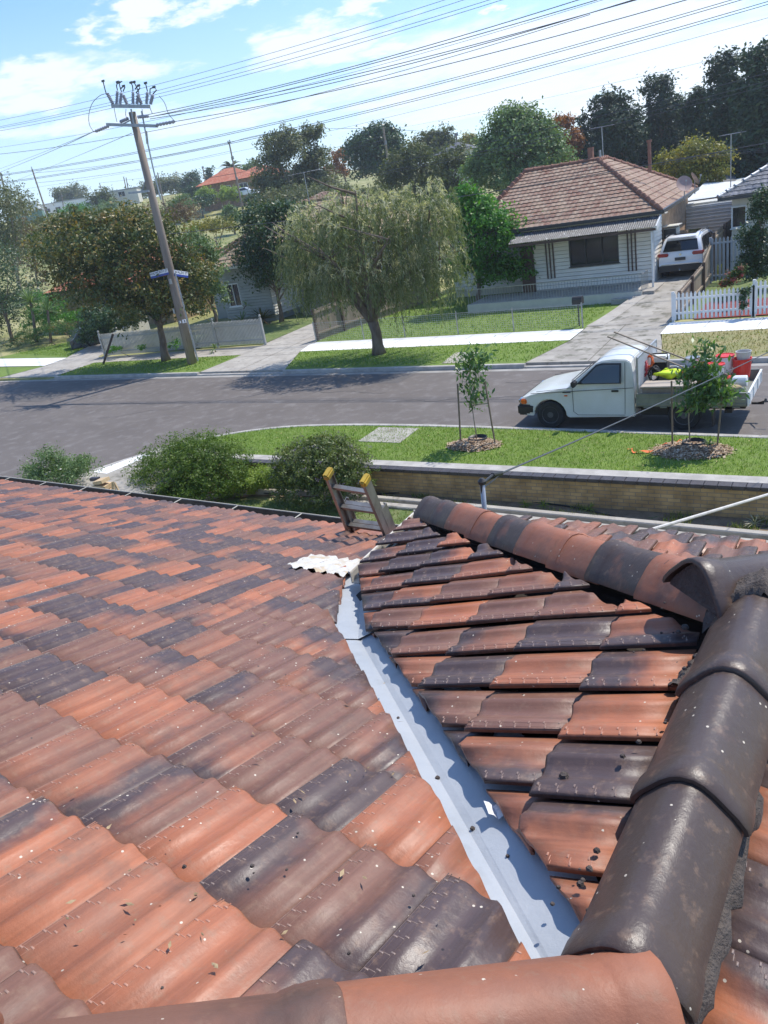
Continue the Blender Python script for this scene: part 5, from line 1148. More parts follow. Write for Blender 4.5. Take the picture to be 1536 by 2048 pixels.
def wheel(parent, T, x, y, r, w, rim, spokes=0, side=1):
    ax = 1
    def ring(prof, mt, par, nm, n=26):
        B = MB(); k = len(prof); vs = []; fs = []
        for rr, h in prof:
            for j in range(n): t = 2 * math.pi * j / n; vs.append(T(x + rr * math.cos(t), y + h * side, r + rr * math.sin(t)))
        for i in range(k - 1):
            for j in range(n): fs.append([i * n + j, i * n + (j + 1) % n, (i + 1) * n + (j + 1) % n, (i + 1) * n + j])
        fs += [list(range(n))[::-1], [(k - 1) * n + j for j in range(n)]]
        B.add(vs, fs); return B.build(nm, mt, par, smooth=False)
    t = ring([(r * .6, -w / 2), (r * .93, -w / 2), (r, -w * .36), (r, w * .36), (r * .93, w / 2), (r * .66, w / 2), (r * .62, w * .42)], M['rubber'], parent, 'wheel')
    rm = ring([(r * .6, w * .2), (r * .62, w * .46), (r * .55, w * .38), (r * .35, w * .30), (r * .22, w * .42), (r * .10, w * .44)], rim, t, 'rim')
    return t
# ---------- utility truck (front towards -x)
UX, UY = -7.33, 17.52
T = lambda x, y, z: (UX + x, UY + y, z)
ut = thing('utility_truck', 'white single cab tray truck loaded with red buckets and parked on the street', 'truck', (UX + 2.5, UY, 0))
sil = [(.03, .30), (.0, .40), (.0, .60), (.03, .74), (.12, .80), (.32, .87), (.7, .94), (1.18, 1.02), (1.22, 1.04), (1.55, 1.30), (1.86, 1.54), (1.98, 1.59), (2.25, 1.615), (2.52, 1.60), (2.62, 1.55), (2.68, 1.30), (2.72, 1.0), (2.72, .30), (1.2, .27)]
sil += [(.74 + .40 * math.cos(t), .31 + .40 * math.sin(t)) for t in np.linspace(0, math.pi, 12)]
vs, fs = body_mesh(sil, 1.0, .84, .17, nose=lambda x: 1 - .10 * max(0, (.45 - x) / .45) ** 2, crown=.03)
o = link('body', place(vs, T), fs, M['ute_white'], ut, smooth=False); bevel(o, .018, 2, 28)
for p_ in o.data.polygons: p_.use_smooth = True
md = o.modifiers.new('e', 'EDGE_SPLIT'); md.split_angle = math.radians(40)
def panel(name, pts, m, parent, off=.006, side=-1, label=None, T_=None, yoff=None):
    """flat panel in the side plane from (x, z, y) points"""
    B = MB(); P = [(T_ or T)(x, y, z) for x, z, y in pts]; n = len(P); Q = [(p[0], p[1] + .012 * side, p[2]) for p in P]
    B.add(P + Q, [list(range(n)), list(range(2 * n - 1, n - 1, -1))] + [[i, (i + 1) % n, n + (i + 1) % n, n + i] for i in range(n)]); q = B.build(name, m, parent)
    if label: q['label'] = label
    return q
def yside(z, W2=.84, belt=1.0, tum=.17): return W2 - (tum * ((z - belt) / .6) ** .8 if z > belt else 0)
def sidepts(p, s, o=.008, **k): return [(x, z, s * (yside(z, **k) + o)) for x, z in p]
for s in (-1, 1):
    f = panel('window', sidepts([(1.42, 1.06), (1.74, 1.36), (1.86, 1.47), (2.0, 1.50), (2.42, 1.49), (2.43, 1.06)], s, .0), M['black'], ut, side=s)
    panel('pane', sidepts([(1.50, 1.08), (1.78, 1.34), (1.88, 1.44), (2.0, 1.47), (2.39, 1.46), (2.40, 1.08)], s, .014), M['car_glass'], f, side=s)
    # door seams
    B = MB()
    for (x0, z0), (x1, z1) in (((1.32, .42), (1.32, .98)), ((2.50, .36), (2.50, 1.50)), ((1.32, .42), (1.42, .34)), ((1.42, .34), (2.5, .34)), ((.45, .90), (1.32, .985))):
        B.bar(T(x0, s * (yside(z0) + .002), z0), T(x1, s * (yside(z1) + .002), z1), .008, .008)
    B.bar(T(.3, s * .84, .955 - .1), T(2.7, s * .846, .965), .006, .012)
    B.build('door_seam', M['dark_metal'], ut)
    B = MB(); B.box(T(2.30, s * .852, .90), (.16, .03, .045)); bevel(B.build('door_handle', M['black'], ut), .008)
    B = MB(); B.box(T(1.42, s * .99, 1.12), (.10, .22, .15)); mm = bevel(B.build('side_mirror', M['black'], ut), .03, 3)
    B = MB(); B.box(T(1.16, s * .848, .80), (.08, .02, .03)); bevel(B.build('side_indicator', M['lens_orange'], ut), .006)
    B = MB(); B.box(T(.06, s * .72, .66), (.20, .20, .13)); bevel(B.build('headlight', M['chrome'], ut), .03, 3)
    B = MB(); B.box(T(.10, s * .80, .66), (.14, .09, .12)); bevel(B.build('front_indicator', M['lens_orange'], ut), .02, 2)
    for wx_, in ((.74,), (3.75,)): wheel(ut, T, wx_, s * (.74 if wx_ < 1 else .74), .33, .21, M['rim'], side=s)
B = MB(); B.bar(T(1.08, -.83, .87), T(1.28, -.85, .875), .006, .02); B.build('model_script', M['dark_metal'], ut)
ws = [(1.26, 1.075, -.72), (1.26, 1.075, .72), (1.84, 1.53, .58), (1.84, 1.53, -.58)]
B = MB(); P = [T(x, y, z + .02) for x, z, y in ws]; B.add(P, [[0, 1, 2, 3]]); B.build('windscreen', M['car_glass'], ut)
B = MB(); 
for y0, y1 in ((-.6, -.1), (.0, .5)): B.bar(T(1.24, y0, 1.09), T(1.42, y1, 1.24), .012, .012)
B.build('wiper', M['black'], ut)
B = MB(); B.box(T(.05, 0, .45), (.26, 1.66, .26)); B.box(T(.2, -.80, .47), (.32, .1, .22)); B.box(T(.2, .80, .47), (.32, .1, .22)); bevel(B.build('front_bumper', M['black'], ut), .04, 3)
B = MB(); B.box(T(0.0, 0, .67), (.05, 1.1, .12)); bevel(B.build('grille', M['black'], ut), .02)
B = MB(); B.box(T(3.4, 0, .40), (3.0, .75, .12)); B.box(T(3.1, -.5, .38), (.6, .3, .2)); B.box(T(4.6, 0, .36), (.15, 1.2, .08)); B.build('chassis', M['black'], ut)
B = MB(); B.box(T(3.88, 0, .585), (2.24, 1.78, .07)); B.build('tray_floor', M['tray_alu'], ut)
for s in (-1, 1):
    B = MB(); B.box(T(3.88, s * .90, .70), (2.22, .028, .27)); B.box(T(3.88, s * .905, .84), (2.22, .045, .025)); B.box(T(3.88, s * .91, .60), (2.22, .03, .04)); B.box(T(3.88, s * .91, .735), (2.2, .018, .012))
    for x in (3.0, 3.35, 4.4, 4.8): B.box(T(x, s * .915, .545), (.14, .02, .03))
    bevel(B.build('tray_side', M['tray_alu'], ut), .004, 1)
B = MB(); B.box(T(5.02, 0, .70), (.028, 1.8, .27)); B.box(T(5.03, 0, .84), (.04, 1.8, .025))
for y in (-.8, -.3, .3, .8): B.box(T(5.045, y, .70), (.02, .05, .22))
B.build('tailgate', M['white_paint'], ut)
B = MB()
for y in (-.84, .84): B.tube([T(2.80, y, .6), T(2.80, y, 1.62)], .022, 8)
B.tube([T(2.80, -.84, 1.62), T(2.80, .84, 1.62)], .022, 8); B.tube([T(2.80, -.84, .9), T(2.80, .84, .9)], .016, 8); B.build('headboard_frame', M['gal'], ut)
B = MB(); zz = np.arange(.92, 1.62, .055)
for i in range(-14, 32):
    a = -.84 + i * .055
    for sg in (1, -1):
        p0 = [a, .92]; p1 = [a + .7 * .55 * 1, 1.62]
        y0, y1 = (p0[0], p1[0]) if sg > 0 else (p1[0], p0[0]); z0, z1 = .92, 1.62
        if max(y0, y1) > -.84 and min(y0, y1) < .84:
            def cl(y0, z0, y1, z1):
                t0, t1 = 0, 1
                for lim, sgn in ((-.84, 1), (.84, -1)):
                    d = (y1 - y0) * sgn; q = (lim - y0) * sgn
                    if d > 0: t0 = max(t0, q / d)
                    elif d < 0: t1 = min(t1, q / d)
                return (y0 + (y1 - y0) * t0, z0 + (z1 - z0) * t0, y0 + (y1 - y0) * t1, z0 + (z1 - z0) * t1, t0 < t1)
            ya, za, yb, zb_, ok = cl(y0, z0, y1, z1)
            if ok: B.bar(T(2.81, ya, za), T(2.81, yb, zb_), .010, .006)
B.build('headboard_mesh', M['white_paint'], ut)
B = MB(); B.tube([T(4.98, -.1, .38), T(5.22, -.1, .38)], .03, 8); B.lathe(T(5.25, -.1, .40), [(.02, 0), (.03, .03), (.02, .08)], 8); B.tube([T(5.1, -.1, .38), T(5.28, -.35, .50)], .018, 6); B.tube([T(5.26, -.4, .5), T(5.5, -.4, .52)], .015, 6); B.build('tow_bar', M['black'], ut)
B = MB(); B.box(T(4.35, -.84, .30), (.03, .25, .32)); B.build('mud_flap', M['black'], ut)
# ---------- the load: each thing on its own
M['red_plastic'] = mat('red_plastic', (.70, .03, .022), (.58, .025, .02), .4, ns=3); M['card'] = mat('brown_board', (.24, .19, .15), (.30, .25, .2), .8, ns=4)
M['hivis'] = mat('hi_vis_yellow', (.62, .80, .02), (.5, .68, .02), .7, ns=8); M['orange_strap'] = mat('orange_webbing', (.80, .16, .03), (.62, .12, .02), .7, ns=9); M['hose_red'] = mat('maroon_cord', (.30, .02, .035), (.42, .04, .05), .5, ns=12)
def bucket(px, py, Y, r, h, m, label, lid=None, group=None, tilt=0.):
    p = atY(px, py, Y); z0 = max(.625, p[2] - h / 2); t = thing('bucket', label, 'bucket', (p[0], p[1], z0), group); B = MB()
    B.lathe((p[0], p[1], z0), [(r * .8, 0), (r * .84, .01), (r, h - .02), (r * 1.05, h - .015), (r * 1.05, h), (r * .96, h), (r * .8, .03)], 20); B.build('tub', m, t)
    if lid is not None: B = MB(); B.lathe((p[0], p[1], z0 + h - .01), [(r * 1.07, 0), (r * 1.07, .022), (r * .96, .024), (r * .93, .012), (.01, .012)], 20); B.build('lid', lid, t)
    B = MB(); B.tube([(p[0] + r * 1.04 * math.cos(a), p[1] + .04, z0 + h * .8 + r * .75 * math.sin(a) * -1) for a in np.linspace(0, math.pi, 9)], .005, 5); B.build('handle', M['dark_metal'], t); return t
tb = thing('board_box', 'long low brown box with a pale board lid on the near side of the tray', 'box', (UX + 3.35, UY - .62, .62))
B = MB(); B.box(T(3.40, -.64, .79), (1.02, .42, .33)); bevel(B.build('case', M['card'], tb), .01); B = MB(); B.box(T(3.42, -.64, .985), (1.12, .50, .035), ry=-.01); bevel(B.build('lid', mat('pale_board', (.42, .36, .30), (.36, .31, .26), .8, ns=3), tb), .008)
bucket(1432, 745, 17.35, .17, .36, M['white_paint'], 'white bucket with bright red lid beside the young tree leaves', M['red_plastic'])
bucket(1450, 728, 17.8, .18, .38, M['white_paint'], 'white bucket with red lid at the far side of the tray', M['red_plastic'])
bucket(1484, 735, 17.75, .19, .42, M['red_plastic'], 'tall open red bucket near the tailgate holding a clear tub')
bucket(1487, 712, 17.75, .15, .22, mat('clear_plastic', (.55, .52, .48), None, .15), 'clear tub stacked inside the tall red bucket')
bucket(1410, 740, 17.9, .14, .30, M['red_plastic'], 'low red bucket behind the leaves of the young tree', M['red_plastic'])
def blob(name, label, cat, c, r, m, seed=1, parent=None, flat=.6, n=16, amp=.25):
    rr = np.random.default_rng(seed); ph = rr.random(12) * 6.28; B = MB(); vs = []; fs = []; k = 9
    for i in range(k):
        th = math.pi * i / (k - 1)
        for j in range(n):
            f = 2 * math.pi * j / n; R_ = 1 + amp * (math.sin(3 * f + ph[0] + 2 * th) * .5 + math.sin(5 * f + ph[1]) * .3 + math.sin(4 * th + ph[2] + f) * .4); vs.append((c[0] + r[0] * R_ * math.sin(th) * math.cos(f), c[1] + r[1] * R_ * math.sin(th) * math.sin(f), c[2] + r[2] * R_ * math.cos(th)))
    for i in range(k - 1):
        for j in range(n): fs.append([i * n + j, i * n + (j + 1) % n, (i + 1) * n + (j + 1) % n, (i + 1) * n + j])
    B.add(vs, fs); return tag(B.build(name, m, parent, smooth=True, loc=None if parent else c), label, cat)
blob('safety_vest', 'crumpled yellow-green safety vest on top of the load', 'vest', atY(1337, 747, 17.35), (.26, .2, .09), M['hivis'], 3, amp=.4)
t = thing('petrol_tin', 'white drum lying on its side by the tailgate', 'drum', atY(1480, 765, 17.2)); c = atY(1478, 762, 17.2); B = MB(); B.lathe(c, [(.02, -.16), (.11, -.16), (.12, -.14), (.12, .14), (.11, .16), (.02, .16)], 16, 'x'); B.build('barrel', M['white_paint'], t); B = MB(); B.lathe(c + np.array([-.2, 0, 0]), [(.02, -.02), (.125, -.02), (.125, .05), (.02, .05)], 16, 'x'); B.build('cap', M['red_plastic'], t)
t = thing('red_saw', 'red and black cutting machine lying in the tray', 'power tool', atY(1462, 765, 17.3)); c = atY(1462, 768, 17.3); B = MB(); B.box(c, (.28, .2, .16), rz=.4); bevel(B.build('motor', M['red_plastic'], t), .03, 2); B = MB(); B.lathe(c + np.array([.1, -.13, .02]), [(.01, -.01), (.14, -.01), (.14, .01), (.01, .01)], 18, 'y'); B.build('disc', M['dark_metal'], t); B = MB(); B.tube([c + np.array([-.12, 0, .05]), c + np.array([-.14, 0, .2]), c + np.array([.08, 0, .22]), c + np.array([.12, 0, .08])], .015, 6); B.build('handle', M['black'], t)
def coil(name, label, cat, c, r, m, turns=4, th=.012, seed=0, tiltv=(0, 1, 0), droop=.5):
    rr = np.random.default_rng(seed); B = MB(); pts = []
    for i in range(turns * 14):
        a = 2 * math.pi * i / 14; q = r * (1 + .12 * rr.normal()); pts.append((c[0] + q * math.cos(a) * .8, c[1] + .05 * rr.normal() + .3 * q * math.sin(a), c[2] + q * math.sin(a)))
    B.tube(pts, th, 6); return tag(B.build(name, m, None, smooth=True, loc=c), label, cat)
coil('cord_coil', 'maroon cord coiled against the mesh headboard', 'cord', atY(1283, 737, 17.3), .16, M['hose_red'], 6, .014, 2)
coil('ratchet_strap', 'orange strap bundle hanging behind the cab', 'strap', atY(1297, 722, 17.55), .12, M['orange_strap'], 5, .016, 3)
coil('black_hose', 'black hose curled under the yellow vest', 'hose', atY(1308, 748, 17.3), .15, M['black'], 4, .016, 4)
t = thing('generator', 'white and black generator standing behind the cab', 'generator', atY(1320, 722, 18.0)); c = atY(1318, 716, 18.0); B = MB(); B.box(c, (.42, .34, .16)); bevel(B.build('cover', M['white_paint'], t), .03, 2); B = MB(); B.box(c - Z * .22, (.40, .32, .30)); bevel(B.build('engine', M['black'], t), .02); B = MB(); B.tube([c + np.array([-.22, -.15, .0]), c + np.array([-.22, -.15, .14]), c + np.array([.22, -.15, .14]), c + np.array([.22, -.15, .0])], .018, 7); B.build('frame', M['black'], t)
t = thing('white_crate', 'white plastic crate in the middle of the load', 'crate', atY(1365, 738, 17.7)); c = atY(1368, 738, 17.7); B = MB(); B.box(c - Z * .12, (.5, .36, .26)); bevel(B.build('tub', M['white_paint'], t), .02); B = MB(); B.box(c + Z * .02, (.53, .39, .025)); bevel(B.build('lid', M['gal'], t), .006)
blob('rag_bundle', 'grey bundle of rags and sheeting among the load', 'rags', atY(1395, 742, 17.6), (.22, .22, .13), M['gal'], 7)
blob('sand_bag', 'tan bag lying at the back corner of the tray', 'bag', atY(1462, 776, 16.95), (.18, .12, .07), mat('sack', (.42, .33, .18), (.36, .28, .15), .9, ns=6), 9)
bucket(1398, 760, 17.25, .13, .26, M['red_plastic'], 'small red bucket directly behind the pale board lid', None)
bucket(1385, 728, 18.0, .15, .30, M['white_paint'], 'white tub with grey lid at the far side of the load', M['gal'])
t = thing('tool_case', 'black tool case lying open among the cords', 'case', atY(1352, 735, 17.5)); c = atY(1350, 738, 17.5); B = MB(); B.box(c - Z * .1, (.36, .26, .22), rz=.3); bevel(B.build('case', M['black'], t), .02); B = MB(); B.tube([c + np.array([-.1, -.1, .02]), c + np.array([-.06, -.12, .08]), c + np.array([.06, -.12, .08]), c + np.array([.1, -.1, .02])], .012, 6); B.build('handle', M['dark_metal'], t)
t = thing('jerry_can', 'red fuel can with a dark cap beside the black tool case', 'fuel can', atY(1377, 752, 17.3)); c = atY(1376, 752, 17.3); B = MB(); B.box(c, (.24, .14, .30), rz=-.3); bevel(B.build('can', M['red_plastic'], t), .035, 3); B = MB(); B.lathe(c + np.array([.05, 0, .16]), [(.03, 0), (.03, .05), (.01, .06)], 10); B.build('cap', M['black'], t)
coil('cord_coil', 'red cord heaped near the middle of the tray', 'cord', atY(1390, 748, 17.4), .13, M['red_plastic'], 6, .014, 12)
coil('cord_coil', 'orange cord heaped against the red buckets', 'cord', atY(1420, 765, 17.1), .11, M['orange_strap'], 5, .013, 13)
coil('cord_coil', 'dark red cord hanging over the mesh near the cab', 'cord', atY(1272, 745, 17.1), .14, M['hose_red'], 6, .013, 14)
for i, (px, py, lb) in enumerate(((1300, 765, 'plank lying under the yellow vest'), (1440, 780, 'short plank at the rear of the tray'))):
    c = atY(px, py, 17.2 - .1 * i); B = MB(); B.box(c, (.8, .12, .03), rz=.15 - .5 * i, ry=.05); tag(B.build('plank', M['timber'], None, loc=c), lb, 'plank')
for i, (a, b, Ya, Yb, lb) in enumerate((((1228, 664), (1492, 764), 17.9, 17.2, 'upper of two long thin timber poles leaning over the cab and tray'), ((1215, 673), (1468, 776), 17.3, 17.0, 'lower of two long thin timber poles leaning over the cab and tray'))):
    pa = atY(*a, Ya); pb = atY(*b, Yb); B = MB(); B.bar(pa, pb, .028, .028); tag(B.build('timber_pole', M['timber'], None, loc=pa), lb, 'pole')
# ---------- white SUV in the driveway, seen from behind
SX, SY = -7.45, 34.5
T = lambda x, y, z: (SX + x * .0 + y * 1.0, SY + x, z + .46)      # local x = towards the street is 0, forward is +y world; local y -> world x
sv = thing('white_suv', 'white family SUV parked nose in before the roller door', 'car', (SX, SY + 2.2, .46))
sil = [(.05, .36), (.0, .45), (.0, .62), (.06, .70), (.03, .95), (.10, 1.08), (.24, 1.32), (.42, 1.56), (.62, 1.64), (1.3, 1.68), (2.2, 1.66), (2.75, 1.55), (3.35, 1.12), (3.5, 1.06), (4.3, .94), (4.45, .75), (4.48, .40)]
sil += [(3.55 + .39 * math.cos(t), .34 + .39 * math.sin(t)) for t in np.linspace(0, math.pi, 9)] + [(.95 + .39 * math.cos(t), .34 + .39 * math.sin(t)) for t in np.linspace(0, math.pi, 9)]
vs, fs = body_mesh(sil, 1.02, .90, .2, nose=lambda x: 1 - .05 * max(0, (.3 - x) / .3) ** 2, crown=.03)
o = link('body', place(vs, T), fs, M['car_white'], sv); bevel(o, .02, 2, 28)
for p_ in o.data.polygons: p_.use_smooth = True
md = o.modifiers.new('e', 'EDGE_SPLIT'); md.split_angle = math.radians(40)
B = MB(); P = [T(x, y, z) for x, y, z in ((.115, -.70, 1.10), (.115, .70, 1.10), (.39, .60, 1.50), (.39, -.60, 1.50))]; P = [(p[0], p[1] - .03, p[2]) for p in P]; B.add(P, [[0, 1, 2, 3]]); B.build('rear_window', M['car_glass'], sv)
B = MB(); B.box(T(.02, 0, .44), (1.70, .16, .26)); bevel(B.build('rear_bumper', M['black'], sv), .03, 2)
B = MB(); B.box(T(-.02, 0, .60), (1.5, .03, .02)); B.build('chrome_strip', M['chrome'], sv)
B = MB(); B.box(T(.0, 0, .80), (.42, .03, .12)); B.build('number_plate', M['dark_metal'], sv)
for s in (-1, 1):
    B = MB(); B.box(T(.05, s * .68, .98), (.42, .13, .14)); bevel(B.build('tail_light', M['lens_red'], sv), .03, 2)
    B = MB(); B.box(T(.10, s * .86, .99), (.10, .22, .13)); bevel(B.build('tail_light_side', M['lens_red'], sv), .03, 2)
    def sp(p): return [T(x, s * (.90 - (.2 * ((z - 1.02) / .6) ** .8 if z > 1.02 else 0) + .004), z) for x, z in p]
    for nm, pp in (('rear_quarter_window', [(.42, 1.12), (.55, 1.46), (.80, 1.52), (1.10, 1.52), (1.10, 1.10)]), ('rear_door_window', [(1.16, 1.10), (1.16, 1.52), (2.0, 1.52), (2.0, 1.08)]), ('front_door_window', [(2.06, 1.08), (2.06, 1.52), (2.55, 1.47), (3.1, 1.10)])):
        B = MB(); P = sp(pp); Q = [(q[0] + s * .008, q[1], q[2]) for q in P]; n = len(P); B.add(P + Q, [list(range(n)), list(range(2 * n - 1, n - 1, -1))] + [[i, (i + 1) % n, n + (i + 1) % n, n + i] for i in range(n)]); B.build(nm, M['car_glass'], sv)
    B = MB(); B.tube([T(.55, s * .66, 1.66), T(.7, s * .66, 1.71), T(2.1, s * .66, 1.72), T(2.3, s * .66, 1.67)], .018, 6); B.build('roof_rail', M['chrome'], sv)
    B = MB(); B.bar(T(.2, s * .91, .92), T(3.6, s * .91, .95), .008, .012); B.build('body_crease', M['chrome'], sv)
    B = MB(); B.bar(T(.4, s * .905, .38), T(3.9, s * .905, .38), .02, .14); B.build('side_skirt', M['black'], sv)
    for x in (.95, 3.55):
        def Tw(a, b, c): return T(a, b, c)
        wheel(sv, Tw, x, s * .80, .35, .22, M['alloy'], side=s)
B = MB(); P = [T(x, y, 1.69) for x, y in ((.9, -.45), (.9, .45), (2.2, .45), (2.2, -.45))]; B.add(P, [[0, 1, 2, 3]]); B.build('sunroof', M['car_glass'], sv)
B = MB(); B.box(T(.36, 0, 1.60), (1.16, .22, .03)); bevel(B.build('roof_spoiler', M['car_white'], sv), .01)
B = MB(); B.lathe(T(.01, 0, .97), [(.005, -.01), (.05, -.01), (.05, .012), (.005, .012)], 16, 'y'); B.build('round_badge', M['chrome'], sv)
B = MB(); B.tube([T(.03, 0, .35), T(-.1, 0, .36)], .02, 6); B.lathe(T(-.1, 0, .36), [(.01, 0), (.03, .02), (.01, .06)], 8); B.build('tow_ball', M['chrome'], sv)
B = MB(); B.bar(T(.06, -.5, 1.1), T(.16, -.5, 1.28), .012, .012); B.build('rear_wiper', M['black'], sv)
# far small cars
def small_car(px, py, Y, rz, label, m):
    p = atY(px, py, Y); c, s = math.cos(rz), math.sin(rz); Tc = lambda x, y, z: (p[0] + (x - 2.1) * c - y * s, p[1] + (x - 2.1) * s + y * c, p[2] + z)
    t = thing('parked_car', label, 'car', p); sl_ = [(0, .3), (0, .75), (.3, .9), (.7, 1.35), (1.0, 1.42), (2.2, 1.42), (2.9, .95), (4.1, .8), (4.2, .3)]
    vs, fs = body_mesh(sl_, .95, .85, .2); link('body', place(vs, Tc), fs, m, t)
    for s_ in (-1, 1):
        B = MB(); B.add([Tc(x, s_ * (.86 - (.2 * ((z - .95) / .6) ** .8 if z > .95 else 0)), z) for x, z in ((.62, 1.0), (.85, 1.32), (2.1, 1.34), (2.65, 1.0))], [[0, 1, 2, 3]]); B.build('window', M['car_glass'], t)
        for x in (.8, 3.4): wheel(t, lambda a, b, cc: Tc(a, b, cc), x, s_ * .76, .31, .2, M['rim'], side=s_)
small_car(495, 393, 104, .4, 'white car parked outside the orange roofed house on the hill', M['car_white'])
small_car(212, 690, 31.5, 1.05, 'dark grey car mostly hidden behind the green shrub at the left', mat('car_grey', (.08, .085, .09), None, .25, coat=.5))
# ================================================================ TREES AND PLANTS
def leaves(blobs, n, size, seed, aspect=.5, clump=.16, per=26, shell=.5, up=.35, droop=0., jitter=.35, cover=None):
    """leaf-sized rhombi gathered in clumps through the volume of several ellipsoids; returns verts, faces, rnd"""
    r = np.random.default_rng(seed); wts = np.array([b[1][0] * b[1][1] + b[1][1] * b[1][2] for b in blobs]); wts = wts / wts.sum(); nc = max(6, n // per); C = []; O = []; S = []
    for (c, rad), w in zip(blobs, wts):
        k = max(3, int(nc * w)); d = r.normal(size=(k, 3)); d /= np.linalg.norm(d, axis=1)[:, None]; d[:, 2] = np.where(d[:, 2] < -.55, -d[:, 2] * .5, d[:, 2])
        f = shell + (1.04 - shell) * r.random(k) ** .6; f *= 1 + .10 * r.normal(size=k); C.append(np.array(c) + d * f[:, None] * np.array(rad) * 1.03); O.append(d); S.append(np.full(k, min(rad) * clump + size))
    C = np.concatenate(C); O = np.concatenate(O); S = np.concatenate(S) * (.6 + .8 * r.random(len(C))); k = len(C); cr = r.random(k)
    idx = np.repeat(np.arange(k), per); m = len(idx); p = C[idx] + r.normal(size=(m, 3)) * S[idx][:, None] * np.array([1, 1, .7])
    nn = O[idx] * .6 + r.normal(size=(m, 3)) * .55 + np.array([0, 0, up]); nn /= np.linalg.norm(nn, axis=1)[:, None]
    t = np.cross(nn, r.normal(size=(m, 3))); t /= np.linalg.norm(t, axis=1)[:, None] + 1e-9
    if droop: t = t * (1 - droop) + np.array([0, 0, -1]) * droop; t /= np.linalg.norm(t, axis=1)[:, None]
    b = np.cross(nn, t); b /= np.linalg.norm(b, axis=1)[:, None] + 1e-9; s = size * (.6 + .8 * r.random(m)); a = t * s[:, None]; bb = b * (s * aspect)[:, None]
    V = np.stack([p - a, p + bb - a * .1, p + a, p - bb - a * .1], 1).reshape(-1, 3); F_ = np.arange(m * 4).reshape(-1, 4)
    rn = np.clip(.55 * cr[idx] + .45 * r.random(m), 0, 1); return V, F_, np.repeat(rn, 4), C
def trunk_mesh(base, top, r0, limbs, seed=0, r1=None, fork=.5, lean=0):
    """tapered trunk with limbs that reach towards the given points"""
    rr = np.random.default_rng(seed); B = MB(); b = np.array(base, float); t = np.array(top, float); k = 7; pts = []; rad = []
    for i in range(k):
        f = i / (k - 1); pts.append(b + (t - b) * f + rr.normal(0, .03, 3) * np.array([1, 1, 0]) * (f > 0) * np.linalg.norm(t - b) * .5); rad.append(r0 * (1.25 if i == 0 else 1) * (1 - .55 * f))
    B.tube(pts, rad, 9)
    for q in limbs:
        f = fork + (1 - fork) * rr.random(); s = b + (t - b) * f; q = np.array(q, float); mid = s * .5 + q * .5 + np.array([0, 0, .12 * np.linalg.norm(q - s)]) + rr.normal(0, .08, 3) * np.linalg.norm(q - s); R_ = r0 * (.5 - .2 * f)
        B.tube([s, s * .7 + mid * .3 + rr.normal(0, .03, 3), mid, mid * .4 + q * .6, q], [R_, R_ * .8, R_ * .55, R_ * .35, R_ * .12], 6)
    return B
DENS = 2.0
def tree(name, label, base, top_trunk, r0, blobs, m_leaf, n, size, seed, bark='bark', group=None, cat='tree', limbs=9, **k):
    t = thing(name, label, cat, base, group); k.setdefault('per', 44); k.setdefault('clump', .135); V, F_, rn, C = leaves(blobs, int(n * DENS), size * .80, seed, **k)
    rr = np.random.default_rng(seed); sel = C[rr.choice(len(C), min(limbs, len(C)), replace=False)] if limbs else []
    trunk_mesh(base, top_trunk, r0, sel, seed).build('trunk', M[bark], t, smooth=True); link('crown', V, F_, m_leaf, t, attr={'rnd': rn}); return t
LM = {
 'gum': leafmat('gum_leaves', [(.06, .075, .03), (.11, .13, .055), (.18, .19, .10), (.25, .22, .13)], .25, .5, .3, .5),
 'gold': leafmat('copper_green_leaves', [(.025, .048, .014), (.05, .085, .02), (.10, .12, .028), (.25, .18, .04), (.30, .13, .04)], .25, .45, .4, .8),
 'dark': leafmat('dark_green_leaves', [(.022, .05, .015), (.045, .088, .024), (.08, .135, .045)], .2, .4, .45, .8),
 'bright': leafmat('bright_green_leaves', [(.04, .12, .012), (.075, .21, .02), (.12, .30, .035)], .4, .45, .4, .8),
 'sage': leafmat('sage_leaves', [(.07, .12, .04), (.13, .20, .075), (.22, .29, .13)], .3, .5, .35, .4),
 'pine': leafmat('pine_needles', [(.016, .034, .018), (.034, .062, .030), (.065, .11, .05)], .12, .6, .25, .4),
 'olive': leafmat('olive_leaves', [(.06, .075, .025), (.10, .12, .04), (.17, .17, .06)], .25, .55, .3, .4),
 'rust': leafmat('rust_leaves', [(.16, .06, .025), (.28, .11, .035), (.32, .17, .06)], .3, .55, .3, .6),
 'citrus': leafmat('citrus_leaves', [(.06, .085, .015), (.13, .15, .03), (.28, .24, .04), (.42, .28, .04)], .3, .5, .35, .9),
 'lime': leafmat('lime_leaves', [(.13, .2, .03), (.22, .3, .05), (.3, .36, .08)], .35, .5, .3, .8),
 'box': leafmat('shrub_leaves', [(.045, .09, .010), (.095, .155, .02), (.17, .225, .045)], .3, .5, .3, 1.6),
 'hebe': leafmat('purple_shrub_leaves', [(.035, .06, .02), (.09, .13, .03), (.17, .2, .06), (.12, .09, .12)], .3, .45, .35, 3.),
 'willow': leafmat('weeping_leaves', [(.055, .082, .03), (.11, .14, .058), (.185, .21, .11), (.33, .32, .2)], .35, .5, .35, .6),
 'tip': leafmat('pale_tips', [(.30, .28, .18), (.46, .43, .30), (.56, .52, .38)], .35, .5, .4, 2.),
 'brown': leafmat('dry_twigs', [(.10, .065, .04), (.17, .12, .07), (.22, .17, .10)], .15, .7, .2, .6),
}
def E3(px, py, Y): p = atY(px, py, Y); return p
